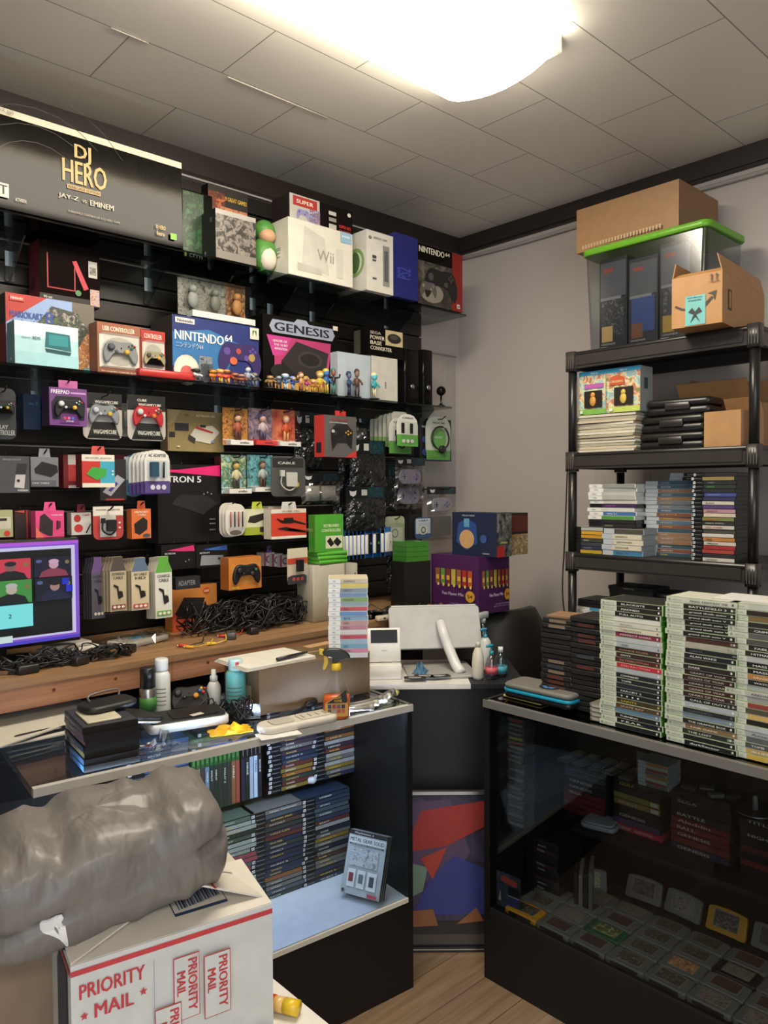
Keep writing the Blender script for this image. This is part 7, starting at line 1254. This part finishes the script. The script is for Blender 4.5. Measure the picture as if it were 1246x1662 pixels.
# second rack level
RZ4 = RZ[4]; R = random.Random(5)
y0, y1 = yx(932, 2.6), yx(1030, 2.6)
for i in range(13):
    b = MB(); T = .0112; b.rbox(-.128, .128, -.1, .1, 0, T - .001, .002, ['#b8b09a', '#c8c2ae', '#a89c88', '#c0a890', '#d0ccc0'][i % 5]); b.box(-.1275, .1275, -.1006, -.1, .001, T - .0025, ['#d0cab8', '#a8a28c', '#c4b8a0'][i % 3])
    tag(b.build('magazine', None, (2.6 - 3.15 + .1 + R.uniform(-.006, .006), (y0 + y1) / 2 + R.uniform(-.004, .004), RZ4 + .0006 + T * (12 - i)), -90 + R.uniform(-2, 2)), 'pale thin magazine bundle, %s of the pile under the bright figure box' % ordn(i), 'magazine', 'magazines piled on the rack')
zm = RZ4 + 13 * .0112 + .001; y0, y1 = yx(939, 2.6), yx(1037, 2.6); w = abs(y1 - y0); h = .166
t = thing('figure_box', 'bright green and yellow twin window figure box on the magazines', 'box', (2.6 - 3.15 + .045, (y0 + y1) / 2, zm + .0006), -90)
AW = 'art:#9ac05c,#d8a860,#6ab0c8,#e0d8a0,#c86a6a,#5a9a4c:14'
b = MB(); carton(b, w, .09, h, '#c4c6b8', front=[('r', 0, 0, 1, 1, AW), ('r', 0, .9, 1, 1, '#3f9cc0'), ('r', 0, 0, .45, .12, '#7ab04c'), ('r', .5, 0, 1, .12, '#b8c860'), ('t', 'Wii U', .2, .92, .045, '#e8f0f0', .12), ('t', 'Wii U', .68, .92, .045, '#e8f0f0', .12), ('r', .1, .6, .42, .7, '#b05aa0'), ('p', [(.52, .62), (.54, .8), (.64, .84), (.76, .78), (.76, .62)], '#c0542c'), ('t', 'CROSSING', .54, .67, .05, '#e8d8a0', .2), ('r', .1, .15, .4, .54, '#1c1512'), ('r', .6, .15, .9, .56, '#1c1512'), ('r', .46, 0, .47, .9, '#8a9a5a'), ('r', .52, .03, .58, .1, '#d8d8d0'), ('r', .03, .03, .08, .1, '#d8d8d0')], right=[('r', 0, 0, 1, 1, '#9aa0a0'), ('r', .3, .5, .6, .75, '#4a5054')]); b.build('carton', t)
for s, c in ((-.25, '#c8903c'), (.25, '#d0b04c')):
    b = MB(); b.ball((s * w, -.052, h * .3), (.014, .006, .02), c).ball((s * w, -.052, h * .44), (.01, .006, .011), c); b.build('toy_figure', t)
y0, y1 = yx(1030, 2.62), yx(1140, 2.62); w = abs(y1 - y0); zc = RZ4 + .0006
for i, (h, lab, rz, dx) in enumerate(((.062, 'lowest black plastic carrying case on the rack', -90, 0), (.06, 'middle black carrying case with latch', -91, .004), (.058, 'topmost black carrying case, tilted', -86, .02))):
    t = thing('carrying_case', lab, 'case', (2.62 - 3.15 + .085, (y0 + y1) / 2 - dx, zc), rz); W2 = w / 2 * (1 - .04 * i)
    b = MB(); b.rbox(-W2, W2, -.07, .07, 0, h * .48, .02, '#1c1a19/s', .006); b.build('lower_shell', t); b = MB(); b.rbox(-W2, W2, -.07, .07, h * .52, h, .02, '#211f1d/s', .008); b.build('lid', t)
    b = MB(); b.rbox(-.045, .045, -.078, -.064, h * .3, h * .75, .004, '#2c2926/s', .002); b.build('latch', t); zc += h + .001
def flapbox(name, label, P, rz, w, d, h, body, flaps, parts=(), inside='#6a5038'):
    t = thing(name, label, 'box', P, rz); b = MB(); th = .004
    b.box(-w / 2, w / 2, -d / 2, d / 2, 0, th, body)
    for x0, x1, y0, y1 in ((-w / 2, w / 2, -d / 2, -d / 2 + th), (-w / 2, w / 2, d / 2 - th, d / 2), (-w / 2, -w / 2 + th, -d / 2 + th, d / 2 - th), (w / 2 - th, w / 2, -d / 2 + th, d / 2 - th)): b.box(x0, x1, y0, y1, th, h, body)
    b.build('carton', t)
    for side, ang, ln in flaps:
        f = MB(); L_ = w if side in 'fb' else d
        rzm = {'f': 0, 'r': 90, 'b': 180, 'l': 270}[side]; off = d / 2 if side in 'fb' else w / 2
        f.X = Matrix.Rotation(rzm * D2R, 4, 'Z') @ Matrix.Translation((0, -off, h)) @ Matrix.Rotation(-ang * D2R, 4, 'X'); f.box(-L_ / 2 + .002, L_ / 2 - .002, 0, th * .7, .001, ln, body); f.build('flap', t)
    return t
flapbox('cardboard_box', 'open brown carton with raised flaps behind the black carrying cases', (2.89 - 3.15, (yx(1100, 2.8) + yx(1205, 2.8)) / 2 - .02, RZ4 + .0006), -90, .26, .19, .17, '#a07a52', (('f', -35, .09), ('l', 20, .10), ('b', 10, .09)))
flapbox('cardboard_box', 'small tan carton with folded flap by the rack post', (2.66 - 3.15, yx(1180, 2.62), RZ4 + .0006), -96, .13, .15, .12, '#b0865a', (('f', 100, .05), ('b', 30, .06)))
# lower rack level glimpsed over the stacks
RZ2_ = RZ[2]
b = MB(); carton(b, .5, .25, .13, '#191817'); tag(b.build('storage_box', None, (2.75 - 3.15, (RY0 + RY1) / 2, RZ2_ + .0006), -90), 'long black storage box on the low rack shelf', 'box')
zz = RZ2_ + .1312
rpile(938, 985, 2.63, zz, [('k', '#1a1a1c', '', '#888888'), ('k', '#17171a', '', '#888888'), ('w', '#4a9ac0', '', '#888888'), ('w', '#cfd2d2', '', '#888888'), ('w', '#d2d4d2', '', '#888888')], 'the blue and white low shelf pile', L=.16)
rpile(988, 1048, 2.68, zz, rcols(9, ['k'], ['#24261f', '#1c1d1c', '#2c2e26', '#1f201c'], 61), 'the dark pile on the low shelf', L=.185)
rpile(1056, 1102, 2.70, zz, rcols(8, ['k'], ['#3a3a3a', '#1f1f20', '#4a4a48'], 62), 'the greyish pile on the low shelf', L=.15)
rpile(1150, 1200, 2.66, zz, rcols(6, ['k'], ['#2a2a2a', '#1f1f20', '#33322f'], 63), 'the short dark low shelf pile', L=.17)
# top of the rack
RZ5 = RZ[5]; KB = 2.75; y0, y1 = yx(955, KB), yx(1137, KB); w = abs(y1 - y0); cy = (y0 + y1) / 2; bh_ = .432; bd_ = .29
t = thing('storage_bin', 'clear plastic storage bin with bright green lid on the rack top', 'bin', (KB - 3.15 + bd_ / 2, cy, RZ5 + .0046), -90)
b = MB(); w0, w1, d0, d1 = w / 2, w / 2 + .018, bd_ / 2, bd_ / 2 + .01
def taper(mb, w0, d0, w1, d1, z0, z1, r, m):
    a = rrect(-w0, w0, -d0, d0, r, 4); c = rrect(-w1, w1, -d1, d1, r, 4); n = len(a); vs = [(p[0], p[1], z0) for p in a] + [(p[0], p[1], z1) for p in c]
    mb.add(vs, [(i, (i + 1) % n, n + (i + 1) % n, n + i) for i in range(n)], m, True)
taper(b, w0, d0, w1, d1, 0, bh_, .02, ACRYL); b.box(-w0 + .01, w0 - .01, -d0 + .01, d0 - .01, 0, .003, ACRYL); b.build('tub', t)
b = MB(); b.rbox(-w1 - .012, w1 + .012, -d1 - .012, d1 + .012, bh_ - .022, bh_ + .004, .035, '#6cb02c/s', .004, 6); b.rbox(-w1 + .02, w1 - .02, -d1 + .02, d1 - .02, bh_ + .0042, bh_ + .012, .03, '#62a428/s', .003, 5); b.build('lid', t)
bz = RZ5 + .009
for i, (off, ht, cc, lb) in enumerate(((-.14, .385, '#1a1c22', 'nearest the painted wall corner'), (-.01, .36, '#1c2a44', 'with blue panel, in the middle'), (.12, .39, '#1a1a20', 'nearest the shipping carton'))):
    b = MB(); W_ = .122; carton(b, W_, .09, ht, cc, front=[('r', .02, .02, .98, .98, '#23242a'), ('r', .04, .6, .96, .96, '#5a5c62'), ('r', .15, .86, .5, .9, '#a8483c'), ('r', .1, .2, .9, .58, 'art:#2a2c34,#7a7c82,#1c1e24,#4a4c54:26' if i != 1 else '#2c4c8a'), ('r', .1, .14, .5, .3, ['#c8a468', '#7a4a34', '#b8942c'][i]), ('r', .05, .57, .8, .6, '#8a8c90'), ('r', .05, .02, .3, .09, '#c9c9c6'), ('t', 'LEGENDS', .1, .105, .02, '#b8b8b8', .5)]); tag(b.build('boxed_figure', None, (KB - 3.15 + .065, cy - off, bz), -90), 'dark boxed toy inside the clear bin, ' + lb, 'box', None)
y0, y1 = yx(934, 2.77), yx(1097, 2.77); b = MB(); carton(b, abs(y1 - y0), .33, .178, '#9c7752', front=[('r', 0, 0, 1, 1, '#a37d57')] + [('r', .06 + i * .031, .06, .081 + i * .031, .15, '#c8ab84') for i in range(26)], top=[('r', 0, .49, 1, .51, '#8a6846')], right=[('r', 0, 0, 1, 1, '#8f6c4a')])
tag(b.build('cardboard_box', None, (2.77 - 3.15 + .167, (y0 + y1) / 2, RZ5 + .0046 + bh_ + .0124), -90), 'long brown cardboard carton resting on the green bin lid', 'box')
y0, y1 = yx(1066, 2.45), yx(1142, 2.45); w = abs(y0 - y1); 
t = flapbox('cardboard_box', 'open brown shipping carton with curved arrow print and teal bow label', (2.45 - 3.15 + .23, (y0 + y1) / 2 - .025, RZ5 + .0046), -90 + 5, w, .44, .165, '#b0814e', (('l', 12, .05), ('f', 58, .03), ('r', 15, .06)))
b = MB(); arrow = [('p', [(.06, .42), (.2, .34), (.45, .28), (.7, .36), (.84, .5), (.8, .54), (.66, .42), (.45, .34), (.22, .38), (.08, .46)], '#33281c'), ('p', [(.72, .6), (.9, .64), (.86, .44), (.82, .56)], '#33281c'), ('r', .28, .02, .68, .6, '#6fb8b4'), ('t', 'Find the joy', .32, .54, .035, '#234a4c', .3), ('t', 'of small wins', .34, .49, .035, '#234a4c', .26), ('p', [(.34, .28), (.42, .36), (.48, .28), (.56, .36), (.62, .26), (.5, .22), (.58, .06), (.48, .18), (.38, .06), (.45, .22)], '#17201f'), ('r', .76, .8, .96, .81, '#33281c'), ('p', [(.79, .82), (.79, .92), (.77, .92), (.8, .97), (.83, .92), (.81, .92), (.81, .82)], '#33281c'), ('p', [(.89, .82), (.89, .92), (.87, .92), (.9, .97), (.93, .92), (.91, .92), (.91, .82)], '#33281c')]
face(b, (-w / 2, -.2205, 0), (1, 0, 0), (0, 0, 1), w, .165, arrow); face(b, (w / 2 + .0005, -.22, 0), (0, 1, 0), (0, 0, 1), .44, .165, [('r', .12, .3, .2, .7, '#2c2218'), ('r', .14, .34, .18, .66, '#b0814e')]); b.build('print', t)
# ------------------------------------------------------------------ front table, shipping box and bag
TZ = .72
t = thing('side_table', 'white topped table carrying the white shipping box', 'table', (-2.75, -2.05, 0))
MB().box(-.62, .38, -.35, .62, TZ - .03, TZ, '#d9d5cc/s').build('table_top', t)
for sx_ in (-.58, .31):
    for sy_ in (-.31, .55): MB().box(sx_, sx_ + .035, sy_, sy_ + .035, 0, TZ - .0305, '#8a8780/s').build('leg', t)
# shipping box
BH = -10.8; u = Vector((math.cos(BH * D2R), math.sin(BH * D2R), 0)); nn = Vector((-u.y, u.x, 0)); P0 = Vector((EYE.x + .390, EYE.y + 1.082, TZ + .0006)); BW, BD, BHH = .308, .30, .225
WT, RED, NV = '#bebfbd', '#b03038', '#2c3c5c'
t = thing('shipping_box', 'white shipping box with red stripe and red postal lettering under the bag', 'box', P0, BH)
b = MB(); b.box(0, BW, 0, BD, 0, .004, WT)
for x0, x1, y0, y1 in ((0, BW, 0, .004), (0, BW, BD - .004, BD), (0, .004, .004, BD - .004), (BW - .004, BW, .004, BD - .004)): b.box(x0, x1, y0, y1, .004, BHH, WT)
b.build('carton', t)
def star(u, v): return ('p', [(u + .02 * (1 if i % 2 == 0 else .42) * math.cos(math.pi / 2 + i * .6283), v + .029 * (1 if i % 2 == 0 else .42) * math.sin(math.pi / 2 + i * .6283)) for i in range(10)], RED)
def stamp(u0, v0, s, full=True):
    w_ = .125 * s; return [('r', u0, v0, u0 + w_, v0 + .44, RED), ('r', u0 + .004, v0 + .006, u0 + w_ - .004, v0 + .434, WT), ('t', 'PRIORITY', u0 + w_ * .55, v0 + .41, .062, RED, .265, -90), ('t', 'MAIL', u0 + w_ * .12, v0 + .34, .058, RED, .12, -90)]
els = [('r', .0, .93, 1, .965, RED), ('t', 'PRIORITY', .035, .77, .095, RED, .30), ('t', 'MAIL', .10, .625, .09, RED, .18), star(.055, .66), star(.325, .69)]
for a in ((.47, .40, 1.05), (.375, .10, 1.05), (.62, .36, 1.1)): els += stamp(*a)
els += [('r', .37, .1 + .02 * i, .372, .9 - .03 * i, '#6a84a8') for i in range(2)] + [('r', .56 + .01 * i, .5, .562 + .01 * i, .86, '#c87a80') for i in range(4)] + [('r', .78, .0, .97, .13, NV), ('r', .785, .01, .965, .12, WT)] + [('r', .80 + .012 * i, .02, .804 + .012 * i + .003 * (i % 2), .1, NV) for i in range(12)]
b = MB(); face(b, (0, -.0003, 0), (1, 0, 0), (0, 0, 1), BW, BHH, els); face(b, (-.0003, BD, 0), (0, -1, 0), (0, 0, 1), BD, BHH, [('p', [(.62, .3), (.62, .8), (.7, .93), (.92, .93), (.92, .2), (.8, .12)], '#33404f'), ('p', [(.64, .32), (.64, .79), (.71, .9), (.9, .9), (.9, .22), (.8, .15)], '#26323f'), ('r', 0, .93, 1, .965, RED)]); b.build('print', t)
# flaps folded over the top: rear-left and front ones sloping under the bag
def flap(pts, els, name='flap'):
    b = MB(); p = [Vector(q) for q in pts]; U = (p[1] - p[0]); V = (p[3] - p[0]); N = U.cross(V).normalized() * .003
    b.add(p + [q - N for q in p], [(0, 1, 2, 3), (7, 6, 5, 4), (0, 4, 5, 1), (1, 5, 6, 2), (2, 6, 7, 3), (3, 7, 4, 0)], '#c9c2b6')
    W_ = U.length; H_ = V.length; Ui = U / W_; Vi = (V - Ui * V.dot(Ui)).normalized(); face(b, p[0], Ui, Vi, W_, V.dot(Vi), els); b.build(name, t)
flap([(.0, .002, BHH + .001), (BW, .002, BHH + .001), (BW, .135, BHH + .018), (0, .135, BHH + .018)], [('r', .52, .25, .8, .75, NV), ('r', .525, .3, .795, .7, '#c9c2b6')] + [('r', .55 + .014 * i, .34, .555 + .014 * i + .003 * (i % 3), .66, NV) for i in range(16)])
flap([(.0, .0, BHH + .0045), (.14, .07, BHH + .022), (.06, .24, BHH + .03), (.0, .29, BHH + .004)], [('r', .1, .05, .42, .4, NV), ('p', [(.12, .1), (.4, .3), (.2, .34)], '#c9c2b6'), ('t', 'PRIORITY', .55, .3, .08, RED, .4, 40)])
flap([(BW + .001, .02, BHH + .001), (BW + .001, .29, BHH + .001), (BW - .12, .27, BHH + .05), (BW - .12, .04, BHH + .05)], [('r', .3, .2, .7, .6, '#8a8ea0'), ('r', .31, .23, .69, .57, '#c9c2b6'), ('r', .02, .7, .98, .74, RED)])
b = MB(); carton(b, .26, .3, .20, '#8f7a66', front=[('p', [(.1, .1), (.3, .7), (.5, .5), (.45, .1)], '#7a5246')]); tag(b.build('cardboard_box', None, P0 + nn * .26 - u * .17 , BH + 24), 'plain tan carton with reddish smear beside the white shipping box', 'box')
# bag
from mathutils import noise as NZ
bt = thing('parcel_bag', 'large grey plastic bag wrapped round a bulky parcel on the shipping box', 'bag', gp(150, 1.21, TZ + BHH + .090), 0, None, (math.radians(5), math.radians(-4), math.radians(-13)))
nu, nv = 120, 72; a_, b_, c_ = .197, .122, .087; vs = []
def sg(v, e): return math.copysign(abs(v) ** e, v)
for j in range(nv + 1):
    ph = -math.pi / 2 + math.pi * j / nv
    for i in range(nu):
        th = 2 * math.pi * i / nu; x = sg(math.cos(ph), .48) * sg(math.cos(th), .5); y = sg(math.cos(ph), .48) * sg(math.sin(th), .42); z = sg(math.sin(ph), .55)
        p = Vector((a_ * x, b_ * y, c_ * z)); N = Vector((x / a_, y / b_, z / c_)).normalized()
        w_ = NZ.noise(p * 5 + Vector((3, 1, 7))) * .007 - abs(NZ.noise(Vector((p.x * 15 + p.z * 9, p.y * 5, p.z * 6)))) * .016 - abs(NZ.noise(Vector((p.x * 34 - p.z * 16, p.y * 14, p.z * 9)))) * .007 + NZ.noise(Vector((p.x * 80, p.z * 40, p.y * 40))) * .0015
        if p.y < 0: w_ -= .02 * math.exp(-((p.z + .004 - .12 * (p.x)) / .0045) ** 2)      # the pulled seam along the front
        w_ -= .018 * math.exp(-((p.x + .10 - p.z * .4) / .022) ** 2) * max(0, z); w_ -= .02 * math.exp(-((p.x - .06 - p.z * .2) / .03) ** 2) * max(0, z) * (1 if p.y < 0 else .3)
        p += N * w_; p.z += .010 * (p.x / a_)
        vs.append(p)
def film_grey():
    m, nt, bs = new_mat('grey film'); bs.inputs['Base Color'].default_value = lin('#6b6661'); bs.inputs['Roughness'].default_value = .5; bs.inputs['Coat Weight'].default_value = .12; bs.inputs['Coat Roughness'].default_value = .15
    tc = nt.nodes.new('ShaderNodeTexCoord'); mp = nt.nodes.new('ShaderNodeMapping'); mp.inputs['Scale'].default_value = (1.6, .7, .7); mp.inputs['Rotation'].default_value = (0, .3, .2)
    nz = nt.nodes.new('ShaderNodeTexNoise'); nz.inputs['Scale'].default_value = 12; nz.inputs['Detail'].default_value = 3; nz.inputs['Roughness'].default_value = .5
    if 'Distortion' in nz.inputs: nz.inputs['Distortion'].default_value = .3
    bp = nt.nodes.new('ShaderNodeBump'); bp.inputs['Strength'].default_value = .6; bp.inputs['Distance'].default_value = .02
    nt.links.new(tc.outputs['Object'], mp.inputs[0]); nt.links.new(mp.outputs[0], nz.inputs['Vector']); nt.links.new(nz.outputs['Fac'], bp.inputs['Height']); nt.links.new(bp.outputs[0], bs.inputs['Normal']); MATS['grey film'] = m
film_grey()
b = MB(); b.add(vs, [(j * nu + i, j * nu + (i + 1) % nu, (j + 1) * nu + (i + 1) % nu, (j + 1) * nu + i) for j in range(nv) for i in range(nu)], 'grey film', True); b.build('film', bt)
from mathutils.bvhtree import BVHTree
bv = BVHTree.FromPolygons(vs, [(j * nu + i, j * nu + (i + 1) % nu, (j + 1) * nu + (i + 1) % nu, (j + 1) * nu + i) for j in range(nv) for i in range(nu)])
out = smooth_loop([(-.100, -.022), (-.094, -.008), (-.082, -.004), (-.070, -.012), (-.067, -.036), (-.066, -.066), (-.076, -.045), (-.088, -.032)], 3); cen = (-.082, -.022); pts = []
for k in (0, .35, .7, 1):
    for q in out:
        x_, z_ = cen[0] + (q[0] - cen[0]) * k, cen[1] + (q[1] - cen[1]) * k; h_ = bv.ray_cast(Vector((x_, -1, z_)), Vector((0, 1, 0)))[0]; pts.append(Vector((x_, (h_.y if h_ else -.12) - .0015, z_)))
n_ = len(out); b = MB(); b.add(pts, [(r * n_ + i, r * n_ + (i + 1) % n_, (r + 1) * n_ + (i + 1) % n_, (r + 1) * n_ + i) for r in range(3) for i in range(n_)], '#dcdcda'); b.build('torn_hole', bt)
# bright toy on the table
p = on_z(446, 1642, TZ); t = thing('toy_tube', 'red and yellow plastic toy tube beside the shipping box', 'toy', (p.x, p.y, TZ + .0006), -60)
MB().tube([(-.035, 0, .014), (.0, 0, .014)], .0135, '#c83020/s', 14).build('red_end', t); MB().tube([(.0, 0, .014), (.018, 0, .014)], .0125, '#d8b068/s', 14).build('middle', t); MB().tube([(.018, 0, .014), (.045, 0, .014)], .013, '#d8b428/s', 14).build('yellow_end', t)
